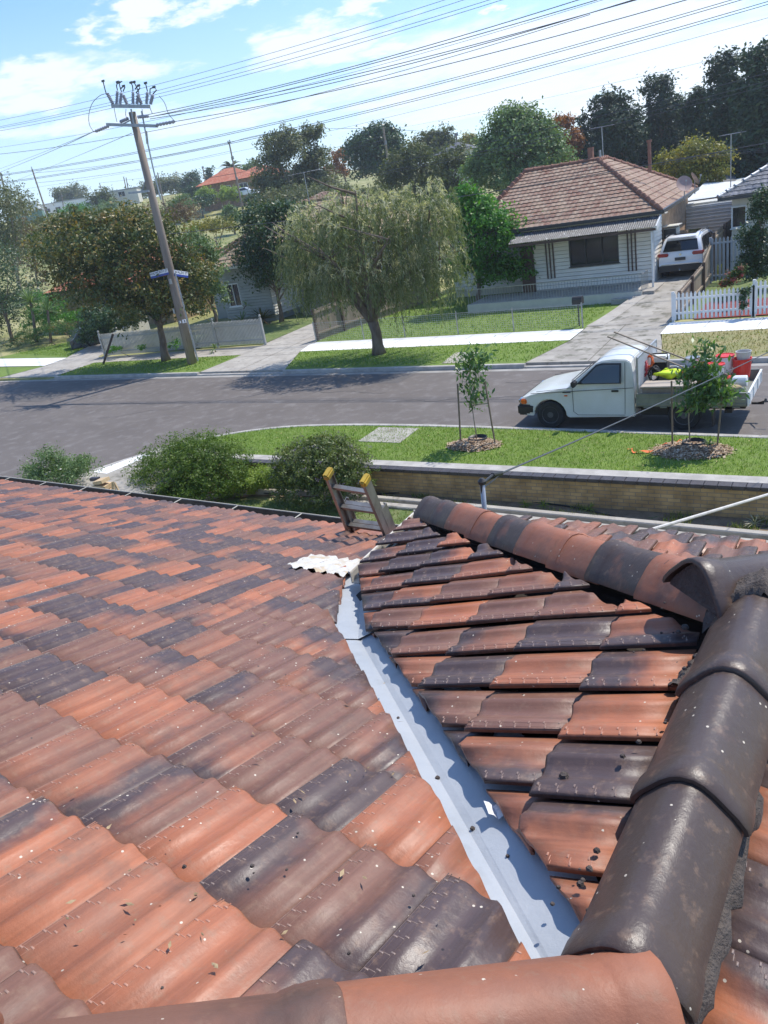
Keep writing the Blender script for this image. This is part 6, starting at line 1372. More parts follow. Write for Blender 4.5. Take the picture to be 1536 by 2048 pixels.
def blob_px(specs, Y, depth=.8):
    """ellipsoids given by the picture position (centre x, y, half width, half height in pixels) they have at distance Y"""
    out = []
    for s in specs:
        cx_, cy_, w, h = s[:4]; y = Y + (s[4] if len(s) > 4 else 0); c = atY(cx_, cy_, y); a = atY(cx_ + w, cy_, y); b = atY(cx_, cy_ - h, y); rx_ = np.linalg.norm(a - c) ; rz = np.linalg.norm(b - c); out.append((c, (rx_, rx_ * depth, rz)))
    return out
def gz(x, y): return max(hgt(x, y), .1)
def T_(name, label, base_px, Y, specs, leaf, n, size, seed, r0=.18, bark='bark', depth=.8, trunk_to=None, cat='tree', group=None, limbs=9, base=None, **k):
    bl = blob_px(specs, Y, depth)
    if base is None:
        c = np.mean([b[0] for b in bl], 0); b0 = np.array([c[0] if base_px is None else atY(base_px, specs[0][1], Y)[0], Y, 0]); b0[2] = gz(b0[0], Y)
    else: b0 = np.array(base, float)
    c = bl[0][0]; tt = b0 * .3 + c * .7 if trunk_to is None else np.array(trunk_to); return tree(name, label, b0, tt, r0, bl, LM[leaf], n, size, seed, bark, group, cat, limbs, **k)
# -- near and middle distance, left to right
T_('flowering_gum', 'broad bushy tree with copper tips behind the leaning black stay', 330, 25.2, [(200, 500, 95, 62), (130, 490, 52, 48, .5), (290, 480, 60, 60), (250, 560, 85, 60, -.3), (300, 620, 60, 40), (215, 600, 50, 40), (120, 530, 36, 40), (380, 610, 30, 40, .6), (330, 590, 52, 60), (180, 560, 55, 45), (380, 560, 45, 55, 1), (240, 450, 60, 35, .6), (345, 520, 40, 60, .5), (150, 450, 40, 28)], 'gold', 21000, .10, 11, .20, base=(-28.95, 25.3, .12), trunk_to=(-28.6, 25.3, 2.9), limbs=16, shell=.4)
T_('grey_green_tree', 'grey-green bushy tree between the street pole and the tan tiled roof', 430, 29.5, [(405, 530, 34, 60), (385, 560, 38, 60), (425, 590, 24, 34), (380, 490, 26, 30)], 'sage', 5000, .09, 12, .12, base=(-29.2, 29.5, .12), limbs=8)
T_('dark_leafy_tree', 'dense dark green tree by the steps of the grey weatherboard house', 570, 33.6, [(545, 480, 55, 60), (520, 440, 36, 40), (560, 540, 52, 48), (510, 520, 36, 50), (600, 500, 34, 55), (575, 430, 40, 26)], 'dark', 9000, .10, 13, .13, base=(-28.4, 33.6, .12), trunk_to=(-28.3, 33.6, 2.2), limbs=10)
T_('green_front_tree', 'bright green leafy tree on the front lawn of the white weatherboard house', 962, 33.9, [(985, 470, 58, 52), (940, 400, 30, 38), (1020, 480, 42, 46), (950, 530, 52, 42), (1005, 540, 50, 36), (920, 450, 26, 60), (960, 430, 42, 44)], 'bright', 8500, .11, 14, .13, base=(-16.45, 33.95, .12), trunk_to=(-16.3, 33.9, 2.0), limbs=12, shell=.35)
T_('dark_evergreen', 'dense dark evergreen cut off by the left edge of the picture', None, 33, [(-10, 570, 50, 75), (10, 620, 40, 60), (-30, 640, 40, 60)], 'dark', 6000, .10, 15, .15, shell=.5, base=(-53, 33, .12))
T_('gum_tree', 'tall sparse olive gum tree at the far left edge', 10, 45, [(20, 420, 45, 45), (0, 470, 50, 55), (35, 500, 36, 40), (-20, 400, 40, 40)], 'gum', 5000, .14, 16, .2, 'bark_pale', base=(-69, 45, 1.6), limbs=14, shell=.3)
T_('sparse_tree', 'thin pale tree with few leaves in front of the dry hillside', 62, 48, [(60, 470, 32, 45), (75, 520, 30, 40), (45, 530, 24, 36), (90, 560, 26, 30)], 'brown', 1700, .13, 17, .1, 'bark_pale', base=(-70, 48, 2.0), limbs=22, shell=.1)
# -- behind the houses
T_('gum_tree', 'tall grey-green gum tree, left of a pair above the tan roof', 560, 75, [(560, 285, 34, 32), (545, 330, 30, 40), (585, 300, 22, 40), (560, 380, 40, 40), (530, 370, 22, 34)], 'gum', 6500, .19, 21, .22, 'bark_pale', limbs=16, shell=.25)
T_('gum_tree', 'tall grey-green gum tree, right of a pair above the tan roof', 620, 78, [(622, 275, 26, 26), (632, 320, 26, 34), (612, 350, 28, 34), (640, 370, 34, 30)], 'gum', 5500, .19, 22, .22, 'bark_pale', limbs=16, shell=.25)
T_('gum_tree', 'low spreading gum tree under the tall pair', 600, 70, [(590, 400, 50, 28), (640, 400, 48, 26), (680, 395, 40, 26), (545, 405, 36, 24)], 'gum', 5500, .17, 23, .18)
T_('bushy_tree', 'small reddish tree between the tall gums and the dark round tree', 683, 105, [(683, 312, 20, 16), (675, 340, 26, 18)], 'rust', 1400, .22, 24, .12, shell=.3)
T_('round_dark_tree', 'large round dark green tree on the skyline', 752, 95, [(750, 292, 46, 38), (722, 305, 28, 30), (785, 305, 24, 28), (755, 330, 48, 30), (760, 268, 26, 18)], 'dark', 8000, .24, 25, .25, shell=.55)
T_('brown_gum_tree', 'brownish gum tree on the skyline right of the dark round tree', 872, 110, [(872, 278, 34, 20), (845, 295, 28, 22), (895, 292, 26, 18), (870, 305, 40, 18)], 'olive', 4000, .24, 26, .2, shell=.3)
T_('olive_tree', 'feathery olive tree, first behind the weeping tree', 830, 72, [(820, 320, 40, 36), (800, 360, 46, 40), (850, 370, 40, 44)], 'olive', 5500, .17, 27, .18, limbs=12, shell=.35)
T_('olive_tree', 'feathery olive tree next to the big pale green tree', 905, 70, [(905, 330, 36, 40), (900, 390, 44, 44), (870, 400, 36, 34)], 'olive', 5500, .17, 28, .18, limbs=12, shell=.35)
T_('mixed_shrubs', 'brown and olive thicket behind the weeping tree', 740, 60, [(720, 400, 60, 26), (780, 410, 50, 30), (660, 410, 40, 24)], 'olive', 4500, .14, 29, .1, cat='thicket', shell=.3)
T_('pale_green_tree', 'large rounded pale green tree behind the brown tiled roof', 1045, 60, [(1035, 290, 66, 66), (990, 320, 46, 56), (1090, 310, 46, 52), (1020, 245, 42, 34), (1060, 360, 70, 50), (960, 360, 34, 50), (1075, 262, 30, 30)], 'sage', 17000, .15, 30, .3, shell=.5, clump=.13)
T_('rust_tree', 'narrow rust coloured tree beside the dark pines', 1130, 72, [(1125, 250, 22, 26), (1140, 290, 24, 36), (1120, 320, 24, 36), (1145, 345, 20, 34)], 'rust', 3600, .17, 31, .15, shell=.3)
def pine(label, Y, x0, x1, top, bot, seed, n=6500, spikes=4):
    n = int(n * 1.5)
    rr = np.random.default_rng(seed); sp = []; cxp = (x0 + x1) / 2; w = (x1 - x0) / 2
    k = 6
    for i in range(k):
        f = i / (k - 1); ww = w * (.6 + .75 * f) * (1 + .12 * rr.normal()); yy = top + (bot - top) * (.12 + .8 * f); sp.append((cxp + w * .25 * rr.normal(), yy, ww, (bot - top) * .13))
    for i in range(spikes):
        q = x0 + (x1 - x0) * (i + .5) / spikes; hgt_ = top + abs(q - cxp) / w * (bot - top) * .25 + rr.random() * 10; sp.append((q, hgt_ + 16, w * .13, 20))
        sp.append((q + 2, hgt_ + 42, w * .24, 20))
    return T_('pine_tree', label, cxp, Y, sp, 'pine', n, .19, seed, .3, shell=.45, clump=.2, up=.5, group='dark pines behind the white weatherboard house')
pine('dark pine with a ragged flat top, left end of the pine row', 75, 1152, 1282, 182, 400, 41, 9000, 5)
pine('dark pine with one tall pointed leader, second in the pine row', 79, 1284, 1370, 150, 400, 42, 6500, 3)
pine('dark pine partly hidden between its taller neighbours, third in the row', 74, 1362, 1425, 178, 400, 43, 5000, 2)
pine('tall dark pine with spiky side shoots, fourth in the row', 70, 1410, 1485, 105, 400, 44, 6500, 3)
pine('tallest dark pine at the right edge of the picture', 64, 1462, 1600, 84, 400, 45, 9500, 4)
T_('citrus_tree', 'yellow-green tree full of pale fruit behind the shed roof', 1390, 55, [(1390, 315, 50, 36), (1345, 335, 34, 34), (1430, 325, 34, 32), (1395, 350, 56, 28)], 'citrus', 6500, .11, 46, .12, shell=.45)
T_('garden_shrub', 'tall dark shrub in front of the pale rendered house at the right edge', 1515, 32.5, [(1525, 420, 26, 45), (1510, 480, 30, 42), (1530, 530, 34, 40), (1500, 530, 22, 40)], 'dark', 6500, .06, 47, .05, cat='shrub', shell=.3)
T_('pine_tree', 'low dark pine mass filling in behind the citrus tree', 1380, 82, [(1200, 300, 60, 60), (1280, 290, 60, 60), (1360, 280, 60, 70), (1440, 270, 60, 80), (1530, 260, 70, 90), (1250, 350, 90, 40), (1400, 350, 90, 40)], 'pine', 13000, .22, 51, .3, shell=.4, group='dark pines behind the white weatherboard house', limbs=3)
T_('bushy_tree', 'green tree on the slope above the yellow brick house', 120, 52, [(110, 450, 40, 22), (60, 470, 34, 26), (160, 445, 34, 20)], 'gum', 3000, .14, 53, .12, shell=.4)
# -- on the hill and skyline
for i, (lb, xx, yy, w, h, Y, lf, nm) in enumerate([
    ('round rusty brown tree beyond the flat roofed building', 205, 402, 20, 22, 120, 'olive', 'round_tree'), ('dark gum cluster left of the street pole, left one', 125, 392, 14, 20, 172, 'gum', 'gum_tree'),
    ('dark gum cluster left of the street pole, right one', 152, 390, 20, 20, 172, 'gum', 'gum_tree'), ('bushy dark tree on the skyline just right of the street pole', 340, 372, 24, 22, 150, 'gum', 'gum_tree'),
    ('dark conifer on the skyline near the orange roofed house', 382, 368, 18, 22, 148, 'dark', 'conifer'), ('pale green bush on the grassy hill', 364, 408, 20, 18, 95, 'sage', 'bush'),
    ('lime green bush in front of the orange roofed house', 412, 388, 14, 12, 105, 'lime', 'bush'), ('second lime green bush, beside the white hill car', 462, 388, 18, 16, 103, 'lime', 'bush'),
    ('leafy green tree below the white warehouse', 150, 425, 34, 18, 118, 'bright', 'bushy_tree'), ('green tree right of the white warehouse', 215, 420, 26, 18, 116, 'sage', 'bushy_tree'),
    ('pointed green sapling on the dry grass', 462, 432, 12, 20, 80, 'sage', 'sapling'), ('orange-brown scrub on the slope', 425, 452, 40, 18, 55, 'citrus', 'scrub'),
    ('bare brown shrubs behind the flowering tree, left clump', 270, 440, 36, 22, 62, 'brown', 'bare_shrub'), ('bare brown shrubs behind the flowering tree, right clump', 350, 430, 40, 24, 62, 'brown', 'bare_shrub'),
    ('low dark hedge left of the hill house', 400, 405, 30, 12, 100, 'dark', 'hedge'), ('dark green tree left of the hill house', 388, 385, 18, 18, 118, 'dark', 'bushy_tree'),
    ('dark bush beside the hill house driveway', 508, 400, 14, 12, 100, 'dark', 'bush'), ('round green tree behind the second orange roof', 505, 345, 18, 22, 128, 'sage', 'round_tree'),
    ('brown tree left of the pole on the skyline', 262, 395, 22, 16, 145, 'olive', 'round_tree'), ('distant tree right of the pole', 305, 378, 18, 18, 160, 'gum', 'gum_tree'),
    ('yellowish tree beside the solar roofed house', 935, 285, 14, 14, 125, 'citrus', 'bushy_tree'), ('dark bush right of the solar roofed house', 950, 330, 16, 24, 92, 'dark', 'bush')]):
    sp = [(xx, yy, w, h), (xx - w * .5, yy + h * .3, w * .6, h * .7), (xx + w * .5, yy + h * .25, w * .6, h * .7)]
    T_(nm, lb, xx, Y, sp, lf, 1700 if Y > 90 else 2200, .0021 * Y, 60 + i, .12, shell=.35, cat='tree' if 'tree' in nm or nm in ('conifer', 'sapling') else 'shrub', limbs=5)
# norfolk pine and palm
t = thing('norfolk_pine', 'small pointed norfolk pine on the skyline', 'tree', atY(421, 368, 150)); B = MB(); a, b = atY(421, 375, 150), atY(419, 334, 150); B.tube([a, b], [.25, .05], 6); B.build('trunk', M['bark'], t)
sp = [(b * (1 - f) + a * f, (.4 + 2.3 * f, .4 + 2.3 * f, .22)) for f in (.1, .25, .4, .55, .7, .85)]; V, F_, rn, _ = leaves(sp, 1500, .3, 5, shell=.1); link('crown', V, F_, LM['dark'], t, attr={'rnd': rn})
def palm(label, base, top, r, m, n=26, seed=0, ln=3., name='palm_tree', width=.10, arch_=.9, cat='tree'):
    rr = np.random.default_rng(seed); t = thing(name, label, cat, base); B = MB(); B.tube([base, (np.array(base) + top) / 2, top], [r, r * .8, r * .8], 8); B.build('trunk', M['bark'], t, smooth=True); V = []; F_ = []; R_ = []
    for i in range(n):
        a = rr.random() * 6.28; el = rr.uniform(-.2, 1.3); d = np.array([math.cos(a) * math.cos(el), math.sin(a) * math.cos(el), math.sin(el)]); k = 8; p = [np.array(top) + d * ln * s - np.array([0, 0, arch_ * ln * s * s * .6]) for s in np.linspace(0, 1, k)]; sd_ = nrm(np.cross(d, [0, 0, 1.001])); rv = rr.random()
        for j in range(k):
            w = width * math.sin(math.pi * (.12 + .85 * j / (k - 1))) * ln; V += [p[j] - sd_ * w - np.array([0, 0, w * .5]), p[j], p[j] + sd_ * w - np.array([0, 0, w * .5])]; R_ += [rv] * 3
        o_ = len(V) - 3 * k
        for j in range(k - 1):
            for q in (0, 1): F_.append([o_ + 3 * j + q, o_ + 3 * j + q + 1, o_ + 3 * j + 4 + q, o_ + 3 * j + 3 + q])
    link('fronds', V, F_, m, t, attr={'rnd': np.array(R_)}); return t
palm('palm tree with drooping fronds behind the orange roof on the hill', atY(464, 375, 130), atY(463, 335, 130), .3, LM['gum'], 34, 3, 3.4)
palm('clump of spiky sword shaped leaves by the left edge, upper plant', np.array([-49.5, 32.5, .12]), atY(62, 605, 32.5), .12, LM['sage'], 60, 4, 1.35, 'yucca', .028, .35, 'plant')
palm('spiky sword leaved plant nearer the flower bed', np.array([-47.2, 32.0, .12]), atY(95, 620, 32), .1, LM['sage'], 50, 5, 1.1, 'yucca', .03, .3, 'plant')
palm('strappy flax plant beside the grey weatherboard wall', np.array([-30.9, 33.2, .12]), np.array([-30.9, 33.2, .35]), .05, LM['sage'], 40, 6, .95, 'flax', .03, .5, 'plant')
palm('red flowered spiky plant in front of the steps', np.array([-28.9, 33.3, .12]), np.array([-29.6, 33.4, .35]), .05, LM['gold'], 44, 7, 1.05, 'flax', .035, .5, 'plant')
palm('small flax against the weatherboard corner', np.array([-30.9, 33.5, 1.0]), np.array([-30.7, 33.6, 1.2]), .03, LM['lime'], 16, 8, .5, 'flax', .03, .5, 'plant')
palm('single fern frond clump by the street pole', np.array([-26.9, 26.6, .12]), np.array([-26.9, 26.6, .3]), .03, LM['sage'], 18, 9, .5, 'fern', .05, .7, 'plant')
# flowering garden at the far left
LM['flower_red'] = leafmat('red_flowers', [(.04, .1, .02), (.06, .13, .03), (.09, .16, .04), (.45, .07, .03)], .2, .6, .2, 2.5)
T_('flower_bed', 'mass of red and orange flowers at the foot of the spiky plants', None, 31.5, [(75, 668, 34, 12), (115, 655, 26, 12), (50, 680, 26, 10), (140, 662, 20, 9)], 'flower_red', 4500, .05, 91, .03, cat='flowers', base=(-46, 31.5, .1), limbs=0)
T_('green_shrubs', 'leafy green shrubs between the spiky plants and the yellow house', None, 33.5, [(95, 610, 26, 24), (120, 640, 26, 18), (75, 640, 24, 16), (150, 635, 14, 12)], 'bright', 4200, .07, 92, .04, cat='shrub', base=(-47, 33.5, .1), limbs=3)
T_('orange_flower_shrub', 'shrub with orange flowers against the yellow brick wall', None, 34, [(100, 625, 12, 12), (112, 612, 10, 10)], 'flower_red', 1300, .06, 93, .03, cat='shrub', base=(-48, 34, .1), limbs=2)
T_('dark_conifer_shrub', 'spreading dark green conifer shrub half hiding the grey car', 215, 30.2, [(215, 645, 44, 20), (190, 625, 26, 14), (235, 635, 30, 18), (205, 665, 36, 16)], 'dark', 5200, .09, 94, .06, cat='shrub', base=(-38.5, 30.2, .12), limbs=8, droop=.0)
T_('ground_foliage', 'small weeds poking through the foot of the grey picket fence', None, 26.5, [(232, 700, 12, 6), (345, 690, 10, 8), (280, 697, 8, 5)], 'bright', 500, .06, 95, .02, cat='weeds', base=(-33, 26.6, .12), limbs=0)
LM['flower_pink'] = leafmat('pink_flowers', [(.04, .09, .02), (.05, .11, .02), (.60, .10, .16)], .2, .6, .2, 2.5)
T_('rose_bush', 'rose bush with red blooms behind the tall white pickets', None, 29.5, [(1468, 555, 14, 14), (1480, 540, 8, 8), (1452, 568, 10, 8)], 'flower_pink', 900, .05, 96, .02, cat='shrub', base=(-4.9, 29.5, .12), limbs=5)
T_('climbing_vine', 'dark leafy vine on the tall white pickets', None, 27.45, [(1488, 605, 6, 26), (1492, 585, 10, 8)], 'dark', 420, .05, 97, .012, cat='vine', base=(-4.1, 27.5, .12), limbs=3)
# -- weeping tree on the verge
def weeping(label, base, seed=5):
    r = np.random.default_rng(seed); t = thing('weeping_tree', label, 'tree', base); b = np.array(base, float); B = MB()
    fork = b + np.array([-.05, 0, 1.25]); B.tube([b, b + np.array([0, 0, .35]), b + np.array([.03, 0, .8]), fork], [.30, .22, .20, .21], 10)
    ends = []
    for (dx, dy, dz_, rr) in ((-3.6, .2, 2.6, .12), (-2.2, -1.0, 3.4, .13), (-1.0, .8, 4.3, .14), (.6, -.6, 4.6, .15), (1.7, .6, 4.0, .14), (3.2, -.2, 3.2, .13), (4.1, .4, 2.2, .10), (.2, 1.8, 4.2, .1), (-2.6, 1.6, 3.0, .09), (2.4, -1.8, 3.0, .09), (-.6, -2.0, 3.2, .09)):
        e = fork + np.array([dx, dy, dz_]); mid = fork * .45 + e * .55 + np.array([-.15 * dx, 0, .35]); B.tube([fork - np.array([0, 0, .15]), fork * .75 + mid * .25 + r.normal(0, .05, 3), mid, mid * .45 + e * .55, e], [rr, rr * .85, rr * .6, rr * .4, rr * .15], 7); ends += [(mid, e)]
        for _ in range(3):
            q = mid + (e - mid) * r.random(); w = q + np.array([r.normal(0, .9), r.normal(0, .9), .5 + .4 * r.random()]); B.tube([q, (q + w) / 2 + r.normal(0, .05, 3), w], [rr * .35, rr * .25, .01], 5)
    B.build('trunk', M['bark'], t, smooth=True)
    bl = blob_px([(760, 450, 120, 60), (640, 460, 70, 56), (852, 450, 60, 56), (700, 420, 70, 40), (840, 400, 60, 36), (872, 520, 44, 42), (620, 520, 52, 50), (740, 540, 110, 46), (820, 560, 60, 46), (660, 560, 60, 44)], base[1], .8)
    V = []; R_ = []; VT = []; RT_ = []
    ns = 1900; wts = np.array([q[1][0] * q[1][2] for q in bl]); wts /= wts.sum()
    for i in range(ns):
        c, rad = bl[r.choice(len(bl), p=wts)]; d = r.normal(size=3); d /= np.linalg.norm(d); f = .35 + .7 * r.random() ** .5; p = c + d * f * np.array(rad); out = nrm([d[0], d[1], 0]) ; L_ = .5 + .8 * r.random(); k = 14; rv = r.random() * .7 + .15 * (d[2] > .3); top = (d[2] > .0) and f > .62 and r.random() < .8
        pts = [p + out * L_ * .42 * (1 - (1 - s) ** 2) + np.array([0, 0, .16 * L_ * math.sin(math.pi * min(s * 1.6, 1)) - L_ * s * s * .95]) for s in np.linspace(0, 1, k)]
        for j in range(1, k):
            for _ in range(2):
                q = pts[j] + r.normal(0, .035, 3); dirv = nrm(pts[j] - pts[j - 1] + r.normal(0, .045, 3)); sd_ = nrm(np.cross(dirv, r.normal(size=3))); s = .085 * (.6 + .8 * r.random()); a = dirv * s; bb = sd_ * s * .17
                tgt, rt = (VT, RT_) if (top and j < 7) else (V, R_)
                tgt += [q - a, q + bb, q + a, q - bb]; rt += [np.clip(rv + .3 * r.random(), 0, 1)] * 4
    link('crown', np.array(V), np.arange(len(V)).reshape(-1, 4), LM['willow'], t, attr={'rnd': np.array(R_)})
    o = link('pale_tips', np.array(VT), np.arange(len(VT)).reshape(-1, 4), LM['tip'], t, attr={'rnd': np.array(RT_)}); o['label'] = 'silvery flowering tips over the top of the weeping tree'
    V, F_, rn, _ = leaves(bl, 1500, .075, 8, aspect=.25, shell=.25, droop=.6); link('inner_foliage', V, F_, LM['willow'], t, attr={'rnd': rn}); return t
weeping('broad weeping tree with silvery tips on the verge between two driveways', (-16.46, 24.75, .12))
# -- garden shrubs near the wall
def shrub(name, label, specs, Y, leaf, n, size, seed, base, **k): return T_(name, label, None, Y, specs, leaf, n, size, seed, .03, cat='shrub', base=base, limbs=8, **k)
shrub('round_shrub', 'dense round fine-leaved green shrub beside the concrete path', [(385, 938, 88, 56), (350, 950, 60, 42), (425, 950, 56, 42), (380, 975, 80, 26), (395, 905, 50, 28)], 12.5, 'box', 22000, .040, 101, (-14.2, 12.5, -.3), shell=.78, clump=.045, per=20, aspect=.35)
shrub('flowering_shrub', 'round shrub with purple flower spikes in front of the brick wall', [(640, 930, 80, 50), (600, 945, 50, 42), (690, 940, 44, 40), (640, 970, 84, 26), (650, 895, 44, 20)], 12.75, 'hebe', 15000, .036, 102, (-10.9, 12.75, -.49), shell=.68, clump=.05, per=18, aspect=.5)
LM['mauve'] = leafmat('mauve_flowers', [(.16, .11, .20), (.24, .17, .30)], .3, .6, .2, 5)
o = bpy.data.objects['flowering_shrub']; V, F_, rn, _ = leaves(blob_px([(640, 925, 84, 50), (690, 940, 44, 38)], 12.75), 1500, .014, 9, shell=.97, clump=.03, per=16); link('flower_spikes', V, F_, LM['mauve'], o, attr={'rnd': rn})
shrub('ground_cover_shrub', 'low pale green shrub between the two round shrubs', [(505, 960, 46, 20), (480, 972, 36, 12), (530, 950, 24, 16)], 12.9, 'lime', 4500, .03, 103, (-12.8, 12.9, -.49), shell=.4)
shrub('rose_shrub', 'loose rose shrub with white blooms beyond the end of the gutter', [(110, 950, 42, 24), (150, 945, 36, 24), (75, 955, 26, 14), (100, 920, 22, 20), (165, 925, 16, 16), (60, 940, 12, 14)], 11.3, 'sage', 6500, .035, 104, (-17.8, 11.3, .12), shell=.15, clump=.2)
B = MB()
for px, py in ((128, 952), (92, 950), (112, 958), (98, 946), (48, 955), (120, 940), (140, 960), (76, 952), (132, 966)):
    p = atY(px, py, 11.0); 
    for k_ in range(9): a = k_ * .7; B.add([p, p + np.array([.05 * math.cos(a), .05 * math.sin(a), .02]), p + np.array([.05 * math.cos(a + .7), .05 * math.sin(a + .7), .03])], [[0, 1, 2]])
B.build('white_blooms', mat('petals', (.80, .68, .62), (.85, .78, .75), .6, ns=9), bpy.data.objects['rose_shrub'])
for i, (px, py, lb) in enumerate(((1088, 1014, 'tuft of green weeds in the bare soil left of the hose'), (1050, 1012, 'small weeds at the foot of the brick wall'), (1180, 1020, 'weeds beside the hose connector'), (1510, 1050, 'pale tuft of dry grass near the right edge of the soil bed'))):
    p = atZ(px, py, -.49); palm(lb, p, p + np.array([0, 0, .03]), .01, LM['lime'] if i < 3 else LM['tip'], 30, 110 + i, .20 if i != 3 else .26, 'weed_tuft', .03, .6, 'weeds')
# ---------------- saplings with stakes
def sapling(label, bx, by, seed, specs, Y, stakes, tie, n, group='staked saplings on the near verge'):
    z = ZV; t = thing('young_tree', label, 'tree', (bx, by, z), group); tr = MB(); topc = blob_px(specs, Y)[0][0]; rr = np.random.default_rng(seed)
    tr.tube([(bx, by, z), (bx - .02, by, z + .5), (bx - .03, by, z + 1.0), (topc[0], by, z + 1.6), (topc[0], by, topc[2] + .05)], [.014, .012, .011, .009, .004], 7)
    bl = blob_px(specs, Y, .7)
    for c, rad in bl: tr.tube([(bx - .02, by, max(z + .6, c[2] - .35)), (c + np.array([bx, by, c[2]])) / 2, c], [.007, .006, .003], 5)
    tr.build('trunk', M['bark_pale'], t, smooth=True); V, F_, rn, _ = leaves(bl, int(n * 1.15), .070, seed, aspect=.32, shell=.1, clump=.28, per=12, droop=.45, up=.6); link('crown', V, F_, LM['sap'], t, attr={'rnd': rn})
    return t
LM['sap'] = leafmat('sapling_leaves', [(.035, .09, .02), (.08, .16, .04), (.16, .25, .09)], .35, .35, .5, 3)
sapling('slim young street tree between two stakes on the near verge', -7.86, 15.28, 3, [(948, 715, 26, 18), (940, 740, 26, 20), (948, 770, 22, 16), (935, 790, 16, 12), (960, 790, 20, 10), (955, 725, 20, 20), (940, 812, 16, 6)], 15.28, 0, 0, 620)
sapling('bushier young street tree between two stakes in front of the truck tray', -3.18, 15.35, 4, [(1412, 705, 22, 20), (1405, 735, 32, 20), (1400, 760, 38, 16), (1410, 785, 52, 18), (1390, 805, 36, 14), (1430, 795, 34, 16), (1380, 745, 20, 14), (1440, 765, 22, 12)], 15.35, 0, 0, 1500)
ST = mat('stake_timber', (.15, .115, .08), (.23, .18, .13), .85, ns=4, bump=.4, bs=40, stretch=(1, 1, .2)); HS = mat('hessian_tie', (.52, .46, .36), (.42, .37, .28), .9, ns=20)
for lb, top, bot in (('thin timber stake left of the slim young tree', (915, 768), (921, 888)), ('leaning timber stake right of the slim young tree', (970, 764), (991, 890)), ('timber stake left of the bushier young tree', (1343, 762), (1345, 895)), ('timber stake right of the bushier young tree', (1447, 764), (1433, 897))):
    b = atZ(*bot, ZV); a = atY(*top, b[1] + .02); B = MB(); B.bar(b - Z * .1, a, .03, .03, up=(0, 1, 0)); tag(B.build('tree_stake', ST, None, loc=b), lb, 'stake', 'stakes beside the young street trees')
for lb, pts in (('pale tie from the slim young tree to its left stake', ((918, 804), (948, 804))), ('pale tie from the slim young tree to its right stake', ((947, 810), (979, 806))), ('pale tie holding the bushier young tree to its left stake', ((1341, 806), (1392, 812))), ('pale tie holding the bushier young tree to its right stake', ((1392, 812), (1445, 808)))):
    a, b = [atY(*q, 15.3 if pts[0][0] < 1000 else 15.38) for q in pts]; B = MB(); B.bar(a, b, .006, .035); B.bar(a + np.array([-.01, 0, 0]), a + np.array([.0, 0, 0]), .045, .035); tag(B.build('tree_tie', HS, None, loc=a), lb, 'tie', 'ties on the young street trees')
MU = leafmat('bark_mulch', [(.16, .09, .05), (.34, .22, .13), (.50, .38, .26), (.60, .50, .38)], .0, .8, .2, 6)
for lb, cx_, cy_, rx_, ry_ in (('ring of bark mulch around the slim young tree', -7.85, 15.06, .62, .42), ('ring of bark mulch around the bushier young tree', -3.12, 15.1, .72, .5)):
    r = np.random.default_rng(int(-cx_ * 10)); n = 2600; q = np.sqrt(r.random(n)) * (1 + .08 * r.normal(size=n)); a = r.random(n) * 6.283; x = cx_ + rx_ * q * np.cos(a); y = cy_ + ry_ * q * np.sin(a); z = ZV + .015 + .10 * np.clip(1 - q, 0, 1) ** .7 + .012 * r.random(n)
    th = r.random(n) * 6.283; L_ = .028 * (.5 + r.random(n)); w = .009 * (.6 + r.random(n)); tz = r.normal(0, .3, n) * L_; c = np.c_[x, y, z]; u = np.c_[np.cos(th) * L_, np.sin(th) * L_, tz]; v = np.c_[-np.sin(th) * w, np.cos(th) * w, w * .3]
    V = np.stack([c - u - v, c + u - v, c + u + v, c - u + v], 1).reshape(-1, 3); o = link('bark_mulch', V, np.arange(4 * n).reshape(-1, 4), MU, None, attr={'rnd': np.repeat(r.random(n), 4)}); tag(o, lb, 'mulch', kind='stuff')
    B = MB(); B.add([(cx_ + rx_ * f * math.cos(t_), cy_ + ry_ * f * math.sin(t_), ZV + .012 + .09 * (1 - f) ** .7) for f in (1, .75, .5, .25, .01) for t_ in np.linspace(0, 6.283, 25)[:-1]], [[i * 24 + j, i * 24 + (j + 1) % 24, (i + 1) * 24 + (j + 1) % 24, (i + 1) * 24 + j] for i in range(4) for j in range(24)]); tag(B.build('mulch_mound', mat('mulch_base', (.2, .13, .08), (.3, .2, .12), .95, ns=20)), kind='structure')
    B = MB(); k = 28; vs = []
    for r_2, z_2 in ((.21, 0), (.225, .11), (.215, .115), (.20, .0)): vs += [(cx_ + .02 + r_2 * math.cos(2 * math.pi * j / k), cy_ + .20 + r_2 * .9 * math.sin(2 * math.pi * j / k), ZV + .03 + z_2) for j in range(k)]
    B.add(vs, [[i * k + j, i * k + (j + 1) % k, (i + 1) * k + (j + 1) % k, (i + 1) * k + j] for i in range(3) for j in range(k)]); tag(B.build('root_collar', M['black'], None, smooth=True), ('black plastic ring' + (' around the slim young tree stem' if cx_ < -5 else ' around the bushier young tree stem')), 'ring')
p = atZ(1418, 890, ZV + .08); palm('small leafy weed in the mulch of the bushier young tree', p, p + Z * .02, .01, LM['sage'], 16, 130, .16, 'weed_tuft', .12, .5, 'weeds')
